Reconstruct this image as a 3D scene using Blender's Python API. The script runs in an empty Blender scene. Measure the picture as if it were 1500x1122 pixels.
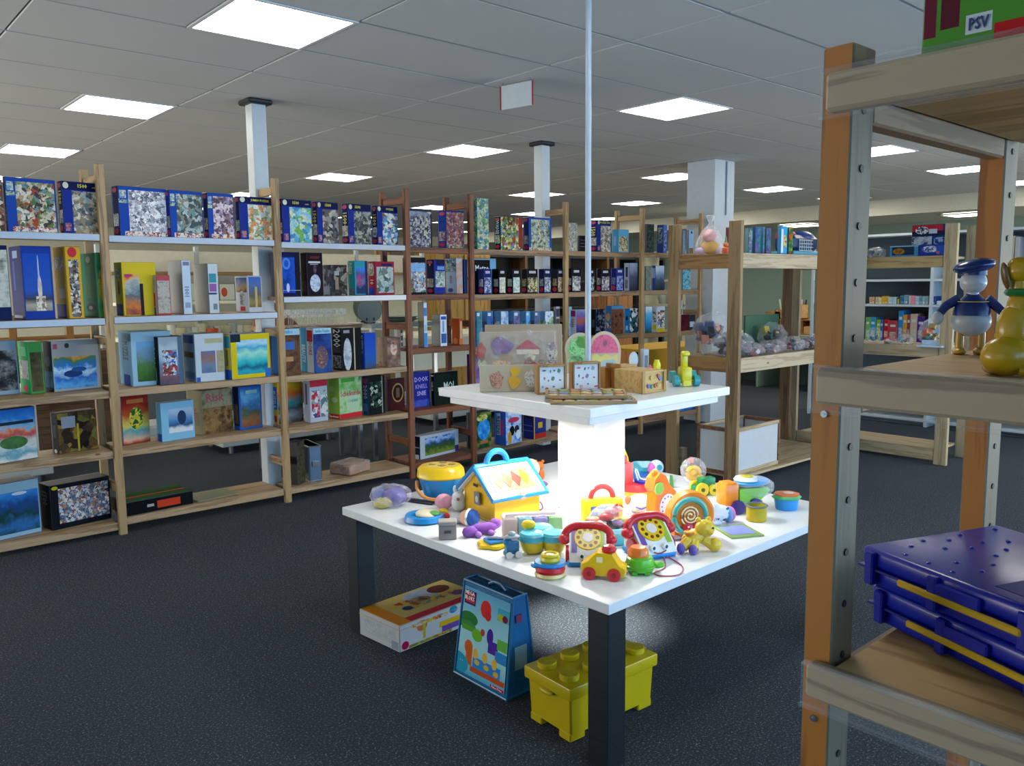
import bpy, bmesh, math, random
from mathutils import Vector, Matrix, Euler
S = bpy.context.scene
PI = math.pi
random.seed(7)
rnd = random.random
# ---------------------------------------------------------------- camera
FPX, YAW, PITCH, ROLL, H = 1213.5, math.radians(48.706), math.radians(-6.806), math.radians(-0.536), 1.53
_f = Vector((math.cos(YAW)*math.cos(PITCH), math.sin(YAW)*math.cos(PITCH), math.sin(PITCH)))
_r = Vector((math.sin(YAW), -math.cos(YAW), 0)); _u = _r.cross(_f)
_r, _u = _r*math.cos(ROLL)+_u*math.sin(ROLL), -_r*math.sin(ROLL)+_u*math.cos(ROLL)
EYE = Vector((0, 0, H))
cd = bpy.data.cameras.new('camera'); cam = bpy.data.objects.new('camera', cd); S.collection.objects.link(cam)
cd.sensor_width = 36; cd.lens = 36*FPX/1500; cd.clip_start = .05
cam.matrix_world = Matrix.Translation(EYE) @ Matrix((_r, _u, -_f)).transposed().to_4x4()
S.camera = cam
# ---------------------------------------------------------------- light and exposure
S.view_settings.view_transform = 'Standard'; S.view_settings.look = 'None'
S.view_settings.exposure = 0.12; S.view_settings.gamma = 1; S.view_settings.use_curve_mapping = False
W = bpy.data.worlds.new('world'); S.world = W; W.use_nodes = True
W.node_tree.nodes['Background'].inputs[0].default_value = (.45, .65, 1, 1)
W.node_tree.nodes['Background'].inputs[1].default_value = .25
PANEL_E = 14
def area(name, loc, rot, sx, sy, e, col, spread=180):
    l = bpy.data.lights.new(name, 'AREA'); l.shape = 'RECTANGLE'; l.size = sx; l.size_y = sy; l.energy = e; l.color = col
    l.spread = math.radians(spread)
    o = bpy.data.objects.new(name, l); o.location = loc; o.rotation_euler = rot; S.collection.objects.link(o); return o
# daylight through the shop windows in the wall at -Y (behind and right of the camera), then an added side fill
area('window_and_fill_light', (3.5, -4.4, 1.6), (math.radians(90), 0, 0), 9.0, 2.2, 225, (.33, .63, 1.0))
area('window_and_fill_light', (-3.9, 1.5, 1.6), (math.radians(90), 0, math.radians(-90)), 7, 2.0, 22, (.48, .72, 1.0))  # added blue fill from the left; that wall has no window
# added out-of-view uplights that brighten the ceiling; no such lamps stand here
area('ceiling_fill_uplight', (3.5, -4.35, .8), (math.radians(122), 0, 0), 9.0, 1.0, 190, (.3, .64, 1.0))
area('ceiling_fill_uplight', (-3.8, 11, .8), (math.radians(118), 0, math.radians(-90)), 14.0, 1.0, 560, (1, .93, .82))  # warm fill added for the far left ceiling, at a windowless wall
area('ceiling_fill_uplight', (12, -4.35, .8), (math.radians(120), 0, 0), 7.0, 1.0, 700, (1, .93, .82))  # warm fill added for the far right ceiling, against solid wall
# ---------------------------------------------------------------- helpers: pixels to world points
def ray(x, y): return _f + _r*((x-750)/FPX) + _u*((561-y)/FPX)
def atz(x, y, z): d = ray(x, y); return EYE + d*((z-H)/d.z)
def aty(x, y, Y): d = ray(x, y); return EYE + d*(Y/d.y)
def atx(x, y, X): d = ray(x, y); return EYE + d*(X/d.x)
def depth(P): return (Vector(P)-EYE).dot(_f)
# ---------------------------------------------------------------- helpers: materials
def lin(h):
    h = h.lstrip('#')
    c = [int(h[i:i+2], 16)/255 for i in (0, 2, 4)]
    return tuple([(v/12.92 if v <= .04045 else ((v+.055)/1.055)**2.4) for v in c])+(1,)
class NT:
    def __init__(s, name):
        s.m = bpy.data.materials.new(name); s.m.use_nodes = True; s.t = s.m.node_tree; s.n = s.t.nodes
        s.p = s.n['Principled BSDF']; s._uv = None
    def new(s, ty, **k):
        n = s.n.new(ty)
        for a, b in k.items(): setattr(n, a, b)
        return n
    def link(s, a, b): s.t.links.new(a, b)
    def put(s, sock, v):
        if isinstance(v, (int, float)): sock.default_value = v
        elif isinstance(v, (tuple, Vector)): sock.default_value = v
        elif isinstance(v, str): sock.default_value = lin(v)
        else: s.link(v, sock)
    def math(s, op, a, b=0, c=0):
        n = s.new('ShaderNodeMath', operation=op); s.put(n.inputs[0], a); s.put(n.inputs[1], b); s.put(n.inputs[2], c); return n.outputs[0]
    def vm(s, op, a, b=(0, 0, 0)):
        n = s.new('ShaderNodeVectorMath', operation=op); s.put(n.inputs[0], a); s.put(n.inputs[1], b)
        return n.outputs['Value'] if op in ('LENGTH', 'DOT_PRODUCT') else n.outputs[0]
    def mix(s, f, a, b):
        n = s.new('ShaderNodeMix', data_type='RGBA'); s.put(n.inputs[0], f); s.put(n.inputs[6], a); s.put(n.inputs[7], b); return n.outputs[2]
    def ramp(s, f, stops, const=False):
        n = s.new('ShaderNodeValToRGB'); r = n.color_ramp
        if const: r.interpolation = 'CONSTANT'
        while len(r.elements) < len(stops): r.elements.new(.5)
        for e, (p, c) in zip(r.elements, stops): e.position = p; e.color = lin(c)
        s.put(n.inputs[0], f); return n.outputs[0]
    def noise(s, vec, sc, det=2, rough=.5):
        n = s.new('ShaderNodeTexNoise'); n.inputs['Scale'].default_value = sc; n.inputs['Detail'].default_value = det
        n.inputs['Roughness'].default_value = rough
        if vec is not None: s.link(vec, n.inputs['Vector'])
        return n.outputs['Fac']
    def bump(s, h, st=.2, d=.01):
        n = s.new('ShaderNodeBump'); n.inputs['Strength'].default_value = st; n.inputs['Distance'].default_value = d
        s.link(h, n.inputs['Height']); s.link(n.outputs[0], s.p.inputs['Normal'])
    def obj(s): return s.new('ShaderNodeTexCoord').outputs['Object']
    def uv(s):
        if not s._uv: s._uv = s.new('ShaderNodeTexCoord').outputs['UV']
        return s._uv
_mc = {}
def plain(h, rough=.4, metal=0, coat=0, var=.06):
    k = (h, rough, metal, coat, var)
    if k in _mc: return _mc[k]
    t = NT('surface_'+h.strip('#')); t.p.inputs['Roughness'].default_value = rough; t.p.inputs['Metallic'].default_value = metal
    if coat: t.p.inputs['Coat Weight'].default_value = coat
    c = lin(h); f = t.noise(t.obj(), 18, 2)
    d = tuple(v*(1-var*2) for v in c[:3])+(1,)
    t.link(t.mix(f, d, c), t.p.inputs['Base Color'])
    _mc[k] = t.m; return t.m
def wood(a, b, axis=0, sc=1., rough=.55, knots=True):
    k = ('wood', a, b, axis, sc, rough)
    if k in _mc: return _mc[k]
    t = NT('wood_'+a.strip('#')); o = t.obj()
    v = [14., 14., 14.]; v[axis] = .9
    st = t.vm('MULTIPLY', o, tuple(x*sc for x in v))
    n1 = t.noise(st, 1.6, 5, .6)
    w = t.math('SINE', t.math('MULTIPLY', n1, 26))
    g = t.math('MULTIPLY_ADD', w, .3, t.math('MULTIPLY', n1, .9))
    col = t.ramp(g, [(.1, b), (.45, a), (.8, a), (1., b)])
    n2 = t.noise(o, 3, 2); col = t.mix(t.math('MULTIPLY', n2, .25), col, b)
    if knots:
        vo = t.new('ShaderNodeTexVoronoi'); k3 = [5., 5., 5.]; k3[axis] = 2.2
        t.link(t.vm('MULTIPLY', o, tuple(k3)), vo.inputs['Vector'])
        vo.inputs['Scale'].default_value = 1.3
        kn = t.math('LESS_THAN', vo.outputs['Distance'], .05)
        col = t.mix(t.math('MULTIPLY', kn, .75), col, '#3a2414')
    t.link(col, t.p.inputs['Base Color']); t.p.inputs['Roughness'].default_value = rough
    t.bump(n1, .15, .004); _mc[k] = t.m; return t.m
def film(name='clear_film', tint=(.9, .93, 1, 1), a=.22, rough=.12):
    k = (name, tint, a)
    if k in _mc: return _mc[k]
    t = NT(name); t.n.remove(t.p); out = t.n['Material Output']
    tr = t.new('ShaderNodeBsdfTransparent'); gl = t.new('ShaderNodeBsdfPrincipled')
    gl.inputs['Base Color'].default_value = tint; gl.inputs['Roughness'].default_value = rough
    mx = t.new('ShaderNodeMixShader'); fr = t.new('ShaderNodeLayerWeight'); fr.inputs[0].default_value = .35
    f = t.math('ADD', t.math('MULTIPLY', fr.outputs['Facing'], .3), t.math('MULTIPLY', t.math('POWER', t.noise(t.obj(), 30, 3), 2.5), a*2.4))
    bp = t.new('ShaderNodeBump'); bp.inputs['Strength'].default_value = .6; bp.inputs['Distance'].default_value = .01
    t.link(t.noise(t.obj(), 45, 3), bp.inputs['Height']); t.link(bp.outputs[0], gl.inputs['Normal'])
    t.link(f, mx.inputs[0]); t.link(tr.outputs[0], mx.inputs[1]); t.link(gl.outputs[0], mx.inputs[2]); t.link(mx.outputs[0], out.inputs[0])
    _mc[k] = t.m; return t.m
def paint(name, layers, w=1., h=1., rough=.45, base=None, coat=0):
    """flat print on a face with UV 0..1; layers: (R,u0,v0,u1,v1,fill) or (E,cu,cv,ru,rv,fill)
    fill: '#hex' | ('c',scale,'hex hex') crowd | ('g',wobble,'p:hex p:hex') landscape | ('n',scale,'hex hex') mottled"""
    t = NT(name); uv = t.uv(); sx = t.new('ShaderNodeSeparateXYZ'); t.link(uv, sx.inputs[0]); U, V = sx.outputs[0], sx.outputs[1]
    off = (rnd()*20, rnd()*20, 0.); iso = t.vm('ADD', t.vm('MULTIPLY', uv, (w/.3, h/.3, 1.)), off)
    def fill(f):
        if isinstance(f, str): return f
        if f[0] == 'c':
            vec = t.vm('ADD', iso, t.vm('MULTIPLY', _nc(f[1]*1.5), (.16, .16, 0)))
            v = t.new('ShaderNodeTexVoronoi'); v.inputs['Scale'].default_value = f[1]*1.7; t.link(vec, v.inputs['Vector'])
            s3 = t.new('ShaderNodeSeparateColor'); t.link(v.outputs['Color'], s3.inputs[0])
            cs = f[2].split(); c = t.ramp(s3.outputs[0], [(i/len(cs), x) for i, x in enumerate(cs)], True)
            dk = t.math('MULTIPLY_ADD', t.noise(iso, f[1]*4, 3, .7), 2.2, -.2)
            m = t.new('ShaderNodeMix', data_type='RGBA', blend_type='MULTIPLY'); m.inputs[0].default_value = .65
            t.link(c, m.inputs[6]); cc = t.new('ShaderNodeCombineColor')
            for i in range(3): t.link(dk, cc.inputs[i])
            t.link(cc.outputs[0], m.inputs[7]); return m.outputs[2]
        st = [x.split(':') for x in f[2].split()] if f[0] == 'g' else None
        if f[0] == 'g':
            g = t.math('ADD', V, t.math('MULTIPLY', t.math('SUBTRACT', t.noise(iso, 5, 5, .6), .5), f[1]))
            return t.ramp(g, [(float(p), c) for p, c in st])
        cs = f[2].split(); n = t.noise(iso, f[1], 4, .6)
        return t.ramp(n, [(.32+.36*i/max(1, len(cs)-1), x) for i, x in enumerate(cs)])
    def _nc(sc):
        n = t.new('ShaderNodeTexNoise'); n.inputs['Scale'].default_value = sc; t.link(iso, n.inputs['Vector']); return n.outputs['Color']
    col = None
    for L in layers:
        c = fill(L[5])
        if L[0] == 'R' and (L[1] <= 0 and L[2] <= 0 and L[3] >= 1 and L[4] >= 1): col = c; continue
        if L[0] == 'R':
            a = t.math('COMPARE', U, (L[1]+L[3])/2, (L[3]-L[1])/2); b = t.math('COMPARE', V, (L[2]+L[4])/2, (L[4]-L[2])/2); mk = t.math('MULTIPLY', a, b)
        else:
            mk = t.math('LESS_THAN', t.vm('LENGTH', t.vm('MULTIPLY', t.vm('SUBTRACT', uv, (L[1], L[2], 0.)), (1/L[3], 1/L[4], 0.))), 1.)
        if len(L) > 6: mk = t.math('MULTIPLY', mk, L[6])
        col = t.mix(mk, col, c)
    if isinstance(col, str): t.p.inputs['Base Color'].default_value = lin(col)
    else: t.link(col, t.p.inputs['Base Color'])
    t.p.inputs['Roughness'].default_value = rough; t.p.inputs['Coat Weight'].default_value = coat; t.p.inputs['IOR'].default_value = 1.13
    return t.m
def mot(c1, c2, sc=70):
    k = ('mot', c1, c2, sc)
    if k in _mc: return _mc[k]
    t = NT('mottled_print'); n = t.noise(t.obj(), sc, 3, .7)
    t.link(t.ramp(n, [(.38, c1), (.5, c2), (.62, c1)]), t.p.inputs['Base Color']); t.p.inputs['Roughness'].default_value = .5; _mc[k] = t.m; return t.m
# ---------------------------------------------------------------- helpers: objects
def tag(o, label=None, cat=None, group=None, kind=None):
    if label: o['label'] = label
    if cat: o['category'] = cat
    if group: o['group'] = group
    if kind: o['kind'] = kind
    return o
def empty(name, loc, rz=0, label=None, cat=None, group=None, parent=None):
    o = bpy.data.objects.new(name, None); o.empty_display_size = .02; o.location = loc; o.rotation_euler = (0, 0, rz)
    S.collection.objects.link(o); o.parent = parent; return tag(o, label, cat, group)
class M:
    """collects shapes, then links them as ONE mesh; sizes are multiplied by u"""
    def __init__(s, u=1.): s.u = u; s.v = []; s.f = []; s.mi = []; s.cur = 0
    def add(s, vs, fs, T=None):
        o = len(s.v)
        for p in vs:
            p = Vector(p)
            if T: p = T @ p
            s.v.append(tuple(p*s.u))
        for f in fs: s.f.append([i+o for i in f]); s.mi.append(s.cur)
        return s
    def tf(s, x, y, z, rx=0, ry=0, rz=0):
        return Matrix.Translation((x, y, z)) @ Euler((math.radians(rx), math.radians(ry), math.radians(rz))).to_matrix().to_4x4()
    def box(s, x, y, z, sx, sy, sz, b=0, rx=0, ry=0, rz=0, taper=1., seg=1):
        hx, hy = sx/2, sy/2; T = s.tf(x, y, z, rx, ry, rz)
        vs = [(-hx*(taper if k == 0 else 1), -hy*(taper if k == 0 else 1), 0) for k in (0,)]
        q = [(-1, -1), (1, -1), (1, 1), (-1, 1)]
        vs = [(a*hx*taper, c*hy*taper, 0) for a, c in q]+[(a*hx, c*hy, sz) for a, c in q]
        fs = [(3, 2, 1, 0), (4, 5, 6, 7), (0, 1, 5, 4), (1, 2, 6, 5), (2, 3, 7, 6), (3, 0, 4, 7)]
        if b:
            bm = bmesh.new(); bv = [bm.verts.new(p) for p in vs]
            for f in fs: bm.faces.new([bv[i] for i in f])
            bmesh.ops.bevel(bm, geom=bm.edges[:], offset=b, segments=seg, affect='EDGES', profile=.5)
            bm.verts.index_update(); vs = [p.co[:] for p in bm.verts]; fs = [[p.index for p in f.verts] for f in bm.faces]; bm.free()
        return s.add(vs, fs, T)
    def cyl(s, x, y, z, r, h, r2=None, n=20, rx=0, ry=0, rz=0, b=0, sy=1.):
        r2 = r if r2 is None else r2; T = s.tf(x, y, z, rx, ry, rz)
        prof = [(r, 0), (r2, h)] if not b else [(r-b, 0), (r, b), (r2, h-b), (r2-b, h)]
        vs = []; fs = []
        for pr, pz in prof: vs += [(pr*math.cos(2*PI*i/n), pr*sy*math.sin(2*PI*i/n), pz) for i in range(n)]
        for k in range(len(prof)-1): fs += [(k*n+i, k*n+(i+1) % n, (k+1)*n+(i+1) % n, (k+1)*n+i) for i in range(n)]
        fs += [tuple(reversed(range(n))), tuple(range((len(prof)-1)*n, len(prof)*n))]
        return s.add(vs, fs, T)
    def lathe(s, x, y, z, prof, n=20, rx=0, ry=0, rz=0, sy=1., wob=0):
        T = s.tf(x, y, z, rx, ry, rz); vs = []; fs = []
        for pr, pz in prof:
            vs += [(pr*(1+wob*math.cos(6*2*PI*i/n))*math.cos(2*PI*i/n), pr*(1+wob*math.cos(6*2*PI*i/n))*sy*math.sin(2*PI*i/n), pz) for i in range(n)]
        for k in range(len(prof)-1): fs += [(k*n+i, k*n+(i+1) % n, (k+1)*n+(i+1) % n, (k+1)*n+i) for i in range(n)]
        if prof[0][0] > 1e-6: fs.append(tuple(reversed(range(n))))
        if prof[-1][0] > 1e-6: fs.append(tuple(range((len(prof)-1)*n, len(prof)*n)))
        return s.add(vs, fs, T)
    def sph(s, x, y, z, rx_, ry_=None, rz_=None, n=16, m=10, rx=0, ry=0, rz=0, jit=0):
        ry_ = rx_ if ry_ is None else ry_; rz_ = rx_ if rz_ is None else rz_; T = s.tf(x, y, z, rx, ry, rz)
        vs = [(0, 0, -rz_)]
        for j in range(1, m):
            a = -PI/2+PI*j/m
            for i in range(n):
                k = 1+jit*(rnd()-.5); vs.append((k*rx_*math.cos(a)*math.cos(2*PI*i/n), k*ry_*math.cos(a)*math.sin(2*PI*i/n), k*rz_*math.sin(a)))
        vs.append((0, 0, rz_)); L = len(vs)-1; fs = [(0, 1+(i+1) % n, 1+i) for i in range(n)]
        for j in range(m-2): fs += [(1+j*n+i, 1+j*n+(i+1) % n, 1+(j+1)*n+(i+1) % n, 1+(j+1)*n+i) for i in range(n)]
        fs += [(1+(m-2)*n+i, 1+(m-2)*n+(i+1) % n, L) for i in range(n)]
        return s.add(vs, fs, T)
    def tube(s, pts, r, n=8, closed=False, r2=None):
        pts = [Vector(p) for p in pts]
        if 5 <= len(pts) <= 12:
            q = []; L = len(pts); sg = L if closed else L-1
            for i in range(sg):
                p0, p1, p2, p3 = (pts[(i+j) % L] if closed else pts[min(max(i+j, 0), L-1)] for j in (-1, 0, 1, 2))
                for t_ in (0, .25, .5, .75): q.append(.5*((2*p1)+(p2-p0)*t_+(2*p0-5*p1+4*p2-p3)*t_*t_+(3*p1-p0-3*p2+p3)*t_**3))
            if not closed: q.append(pts[-1])
            pts = q
        N = len(pts); vs = []; fs = []; up = Vector((0, 0, 1))
        for i, p in enumerate(pts):
            a = pts[(i-1) % N] if (closed or i) else p; b = pts[(i+1) % N] if (closed or i < N-1) else p
            d = (b-a).normalized(); q = up.cross(d)
            if q.length < .05: q = Vector((1, 0, 0)).cross(d)
            q.normalize(); w = d.cross(q); rr = r if r2 is None else r+(r2-r)*i/(N-1)
            vs += [p+q*rr*math.cos(2*PI*k/n)+w*rr*math.sin(2*PI*k/n) for k in range(n)]
        for i in range(N if closed else N-1):
            j = (i+1) % N; fs += [(i*n+k, i*n+(k+1) % n, j*n+(k+1) % n, j*n+k) for k in range(n)]
        if not closed: fs += [tuple(reversed(range(n))), tuple(range((N-1)*n, N*n))]
        return s.add(vs, fs)
    def arc(s, x, y, z, R, r, a0=0, a1=360, plane='xz', n=24, m=8, Rz=None):
        Rz = R if Rz is None else Rz; full = abs(a1-a0) >= 359.9; pts = []
        for i in range(n if full else n+1):
            a = math.radians(a0+(a1-a0)*i/n); c, q = R*math.cos(a), Rz*math.sin(a)
            pts.append((x+c, y, z+q) if plane == 'xz' else (x+c, y+q, z) if plane == 'xy' else (x, y+c, z+q))
        return s.tube(pts, r, m, full)
    def prism(s, pts, d0, d1, plane='xz', T=None):
        n = len(pts)
        mk = (lambda p, d: (p[0], d, p[1])) if plane == 'xz' else (lambda p, d: (p[0], p[1], d)) if plane == 'xy' else (lambda p, d: (d, p[0], p[1]))
        vs = [mk(p, d0) for p in pts]+[mk(p, d1) for p in pts]
        fs = [tuple(range(n)), tuple(reversed(range(n, 2*n)))]+[(i, n+i, n+(i+1) % n, (i+1) % n) for i in range(n)]
        return s.add(vs, fs, T)
    def obj(s, name, mat, parent=None, loc=None, rz=0, ang=35, uvbox=False):
        me = bpy.data.meshes.new(name); me.from_pydata(s.v, [], s.f)
        for m in (mat if isinstance(mat, (list, tuple)) else [mat]): me.materials.append(m)
        bm = bmesh.new(); bm.from_mesh(me)
        bmesh.ops.recalc_face_normals(bm, faces=bm.faces[:]); bm.to_mesh(me); bm.free()
        me.polygons.foreach_set('use_smooth', [True]*len(me.polygons))
        if max(s.mi, default=0): me.polygons.foreach_set('material_index', s.mi)
        me.set_sharp_from_angle(angle=math.radians(ang))
        o = bpy.data.objects.new(name, me); S.collection.objects.link(o); o.parent = parent
        if loc is not None: o.location = loc
        if rz: o.rotation_euler = (0, 0, rz)
        if uvbox: boxuv(me)
        return o
def boxuv(me):
    """front (-y) face slot 0, left (-x) slot 1, rest slot 2; UV 0..1 on each"""
    co = [v.co for v in me.vertices]; lo = Vector([min(c[i] for c in co) for i in range(3)]); hi = Vector([max(c[i] for c in co) for i in range(3)])
    d = hi-lo; uv = me.uv_layers.new(name='UVMap'); nm = len(me.materials)
    for p in me.polygons:
        n = p.normal
        if n.y < -.9: k = 0
        elif n.x < -.9: k = 1
        elif n.z > .9: k = 3
        elif n.x > .9: k = 4
        else: k = 2
        if nm > 1: p.material_index = k if k < nm else 2 if nm > 2 else 1
        for li in p.loop_indices:
            c = me.vertices[me.loops[li].vertex_index].co-lo
            x, y, z = c.x/d.x, c.y/d.y, c.z/d.z
            uv.data[li].uv = (x, z) if abs(n.y) > .5 else (1-y, z) if n.x < -.5 else (y, z) if n.x > .5 else (x, y)
_tc = {}
def textmesh(s):
    if s in _tc: return _tc[s]
    c = bpy.data.curves.new('lettering', 'FONT'); c.body = s; c.size = 1; c.extrude = .01; c.resolution_u = 1; c.align_x = 'CENTER'; c.align_y = 'CENTER'
    c.offset = .015
    o = bpy.data.objects.new('lettering', c); S.collection.objects.link(o)
    dg = bpy.context.evaluated_depsgraph_get(); me = bpy.data.meshes.new_from_object(o.evaluated_get(dg))
    bpy.data.objects.remove(o); me.materials.clear(); xs = [v.co.x for v in me.vertices] or [0, 1]
    _tc[s] = (me, max(xs)-min(xs)); return _tc[s]
def letters(s, parent, loc, rot, h, col, maxw=None, name='lettering'):
    me, w = textmesh(s); me = me.copy(); me.materials.append(plain(col, .5, var=0))
    o = bpy.data.objects.new(name, me); S.collection.objects.link(o); o.parent = parent; o.location = loc; o.rotation_euler = rot
    k = h*1.35; kx = min(k, maxw/w) if maxw else k
    o.scale = (kx, k, .05); return o
PINE = wood('#a98d62', '#7d6241', 2); PINEX = wood('#ab9170', '#83694a', 0); PINEY = wood('#a98d62', '#7d6241', 1)
BRN = wood('#7a4322', '#4c2410', 2); BRNX = wood('#7a4322', '#4c2410', 0); BRNY = wood('#7a4322', '#4c2410', 1)
WHITE = plain('#dfe3e6', .35); CREAM = plain('#c9c6ab', .6); STEEL = plain('#9a9fa3', .32, .9); BLACK = plain('#15181c', .5)
RAIL = plain('#a9b4c6', .25)
# ---------------------------------------------------------------- the setting
def struct(m, name, mat, **k): o = m.obj(name, mat, **k); o['kind'] = 'structure'; return o
t = NT('carpet'); o_ = t.obj(); n1 = t.noise(o_, 120, 3, .85); n2 = t.noise(o_, 70, 2); n3 = t.noise(o_, 1.2, 2)
c_ = t.ramp(n1, [(.42, '#0d1216'), (.54, '#182026'), (.63, '#606b72'), (.72, '#c8d0d0')])
c_ = t.mix(t.math('MULTIPLY', n2, .45), c_, '#141b22'); c_ = t.mix(t.math('MULTIPLY', n3, .2), c_, '#263038')
t.link(c_, t.p.inputs['Base Color']); t.p.inputs['Roughness'].default_value = .95; t.p.inputs['Specular IOR Level'].default_value = .3; t.p.inputs['Sheen Weight'].default_value = .07; t.p.inputs['Sheen Tint'].default_value = (.6, .75, 1, 1)
t.bump(n1, .8, .006); CARPET = t.m
struct(M().box(6, 7.7, -.05, 20.4, 24.6, .05), 'floor', CARPET)
WALLM = plain('#dcdac4', .8); GREENW = plain('#7f9488', .8); CEILB = plain('#555d62', .9)
struct(M().box(6, 19.6, 0, 20.4, .1, 2.95), 'wall_back', WALLM)
struct(M().box(16.1, 7.5, 0, .1, 24.2, 2.95), 'wall_far', GREENW)
struct(M().box(-4.05, 7.5, 0, .1, 24.2, 2.95), 'wall_left', WALLM)
wr = struct(M().box(6, -4.55, 0, 20.4, .1, .45).box(6, -4.55, 2.75, 20.4, .1, .2).box(-2.6, -4.55, .45, 3.2, .1, 2.3).box(12.1, -4.55, .45, 8.2, .1, 2.3), 'wall_right', WALLM)
wn = struct(M().box(3.5, -4.53, .45, 9, .04, .06).box(3.5, -4.53, 2.69, 9, .04, .06).box(-.97, -4.53, .45, .06, .04, 2.3).box(7.97, -4.53, .45, .06, .04, 2.3).box(3.5, -4.53, .45, .06, .04, 2.3), 'window_1', STEEL)
CZ = 2.824
struct(M().box(4.8, 7.5, CZ+.03, 18, 24.2, .1), 'ceiling', CEILB)
# lower ceiling and beam at the far end
struct(M().box(14.9, 7.5, 2.6, 2.4, 24, .2), 'trim_1', plain('#c9c8b8', .8))
struct(M().box(13.62, 7.5, 2.58, .12, 24, .25), 'trim_2', plain('#cfcdbb', .8))
t = NT('ceiling_tile'); o_ = t.obj(); n1 = t.noise(o_, 160, 2, .6)
t.link(t.mix(n1, '#b9bcbc', '#cdd0cf'), t.p.inputs['Base Color']); t.p.inputs['Roughness'].default_value = .9; t.bump(n1, .3, .003); TILE = t.m
COLS = [1.65, 4.87, 8.12, 10.35, 12.4]; ROWS = [-3.17, -.67, 1.83-.0, 4.33, 6.83, 9.33, 11.83, 14.33, 16.83]
GX0, GY0 = .97, 3.705-.625*12
lights = []
for cx in COLS:
    for ry in ROWS:
        lights.append((cx, ry-.625))
tile_me = {}
cells = []
nx0 = -4
for i in range(nx0, 10):
    x0 = GX0+1.3*i
    if x0 > 13.4: continue
    for j in range(0, 39):
        y0 = GY0+.625*j
        if y0 > 19: continue
        x1 = min(x0+1.3, 13.55)
        hit = [l for l in lights if abs(l[1]-y0) < .1 and l[0] > x0-.5 and l[0] < x1-.05]
        segs = [(x0, x1)]
        for l in lights:
            if abs(l[1]-y0) > .1: continue
            ns = []
            for a, b in segs:
                if l[0] < b and l[0]+.62 > a:
                    if l[0]-a > .05: ns.append((a, l[0]))
                    if b-l[0]-.62 > .05: ns.append((l[0]+.62, b))
                else: ns.append((a, b))
            segs = ns
        for a, b in segs: cells.append((a, b, y0))
ceil_o = bpy.data.objects['ceiling']
def cell_d(c): 
    P = Vector(((c[0]+c[1])/2, c[2]+.3, CZ))-EYE; dz = P.dot(_f)
    vis = dz > 0 and abs(P.dot(_r)/dz) < .72 and P.dot(_u)/dz < .6
    return (0 if vis else 1, P.length)
cells.sort(key=cell_d)
rest = M()
for k, (a, b, y0) in enumerate(cells):
    L = round(b-a, 2)
    if k < 290:
        if L not in tile_me:
            to = M().box(0, 0, 0, L-.012, .613, .02, .004).obj('ceiling_tile', TILE); tile_me[L] = to.data; bpy.data.objects.remove(to)
        o = bpy.data.objects.new('ceiling_tile', tile_me[L]); S.collection.objects.link(o); o.parent = ceil_o
        o.location = ((a+b)/2, y0+.3125, CZ+.0+.002*rnd()); o.rotation_euler = (0, 0, (rnd()-.5)*.002)
    else: rest.box((a+b)/2, y0+.3125, CZ+.001, L-.012, .613, .02)
o = rest.obj('ceiling_tile', TILE, ceil_o); o['kind'] = 'stuff'
# exposed T bars along X
gb = M()
for j in range(0, 39): gb.box(4.7, GY0+.625*j, CZ+.002, 17.6, .02, .012)
gb.obj('grid_bar', plain('#8f9aa2', .5), ceil_o)['kind'] = 'stuff'
t = NT('lit_diffuser'); t.p.inputs['Emission Color'].default_value = (1, .95, .86, 1); t.p.inputs['Emission Strength'].default_value = PANEL_E; DIFF = t.m
LL = {(0, 3): 'big lit square ceiling panel cut by the top edge of the photo', (0, 4): 'lit ceiling panel at upper left, above the green-and-white pillar side of the shelf row',
 (0, 5): 'lit ceiling panel cut by the left edge of the photo', (1, 3): 'lit ceiling panel right of the thin hanging pole, left of the tall near rack', (1, 4): 'lit ceiling panel just left of the second slim white pillar',
 (1, 5): 'lit ceiling panel over the shelf row, right of the first slim pillar', (1, 6): 'far lit ceiling panel showing behind the first slim pillar', (2, 3): 'lit ceiling panel seen through the near rack, beside its front post',
 (2, 4): 'lit ceiling panel touching the left side of the thick blue-white pillar', (2, 5): 'lit ceiling panel seen behind the second slim pillar', (2, 6): 'far lit ceiling panel just right of the brown ladder tops',
 (3, 3): 'lit ceiling panel seen through the near rack, touching its back post', (3, 4): 'lit ceiling panel touching the right side of the thick blue-white pillar', (3, 5): 'lit ceiling panel just right of the thin hanging pole',
 (3, 6): 'far lit ceiling panel low behind the puzzle boxes, right of the brown bay', (4, 3): 'lit ceiling panel cut by the right edge of the photo', (4, 4): 'lit ceiling panel partly hidden by the front post of the near rack',
 (4, 5): 'lit ceiling panel hidden mostly by the left side of the thick pillar', (4, 6): 'farthest lit ceiling panel, low over the shelf row'}
def ceiling_light(x, y, lab, z=CZ-.004):
    r = empty('ceiling_light', (x+.31, y+.3125, z), 0, lab, 'light', 'square ceiling panels')
    f = M()
    for sx, sy, a, b in ((0, .3, .62, .02), (0, -.3, .62, .02), (.3, 0, .02, .58), (-.3, 0, .02, .58)): f.box(sx, sy, 0, a, b, .025)
    f.obj('frame', WHITE, r); M().box(0, 0, .004, .585, .585, .008).obj('diffuser', DIFF, r); return r
for i, cx in enumerate(COLS):
    for j, ry in enumerate(ROWS):
        if ry < 4 and i < 1 and j > 2: continue
        ceiling_light(cx, ry-.625, LL.get((i, j), 'lit square ceiling panel outside the view of the photo'))
for q, yy in enumerate((2.5, 5.05, 8.0)):
    ceiling_light(14.3, yy, ['lit panel under the lower far ceiling, right of the near rack', 'lit panel under the lower far ceiling, beside the near rack front post', 'lit panel under the lower far ceiling, behind the second ladder rack'][q], 2.57)
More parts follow.
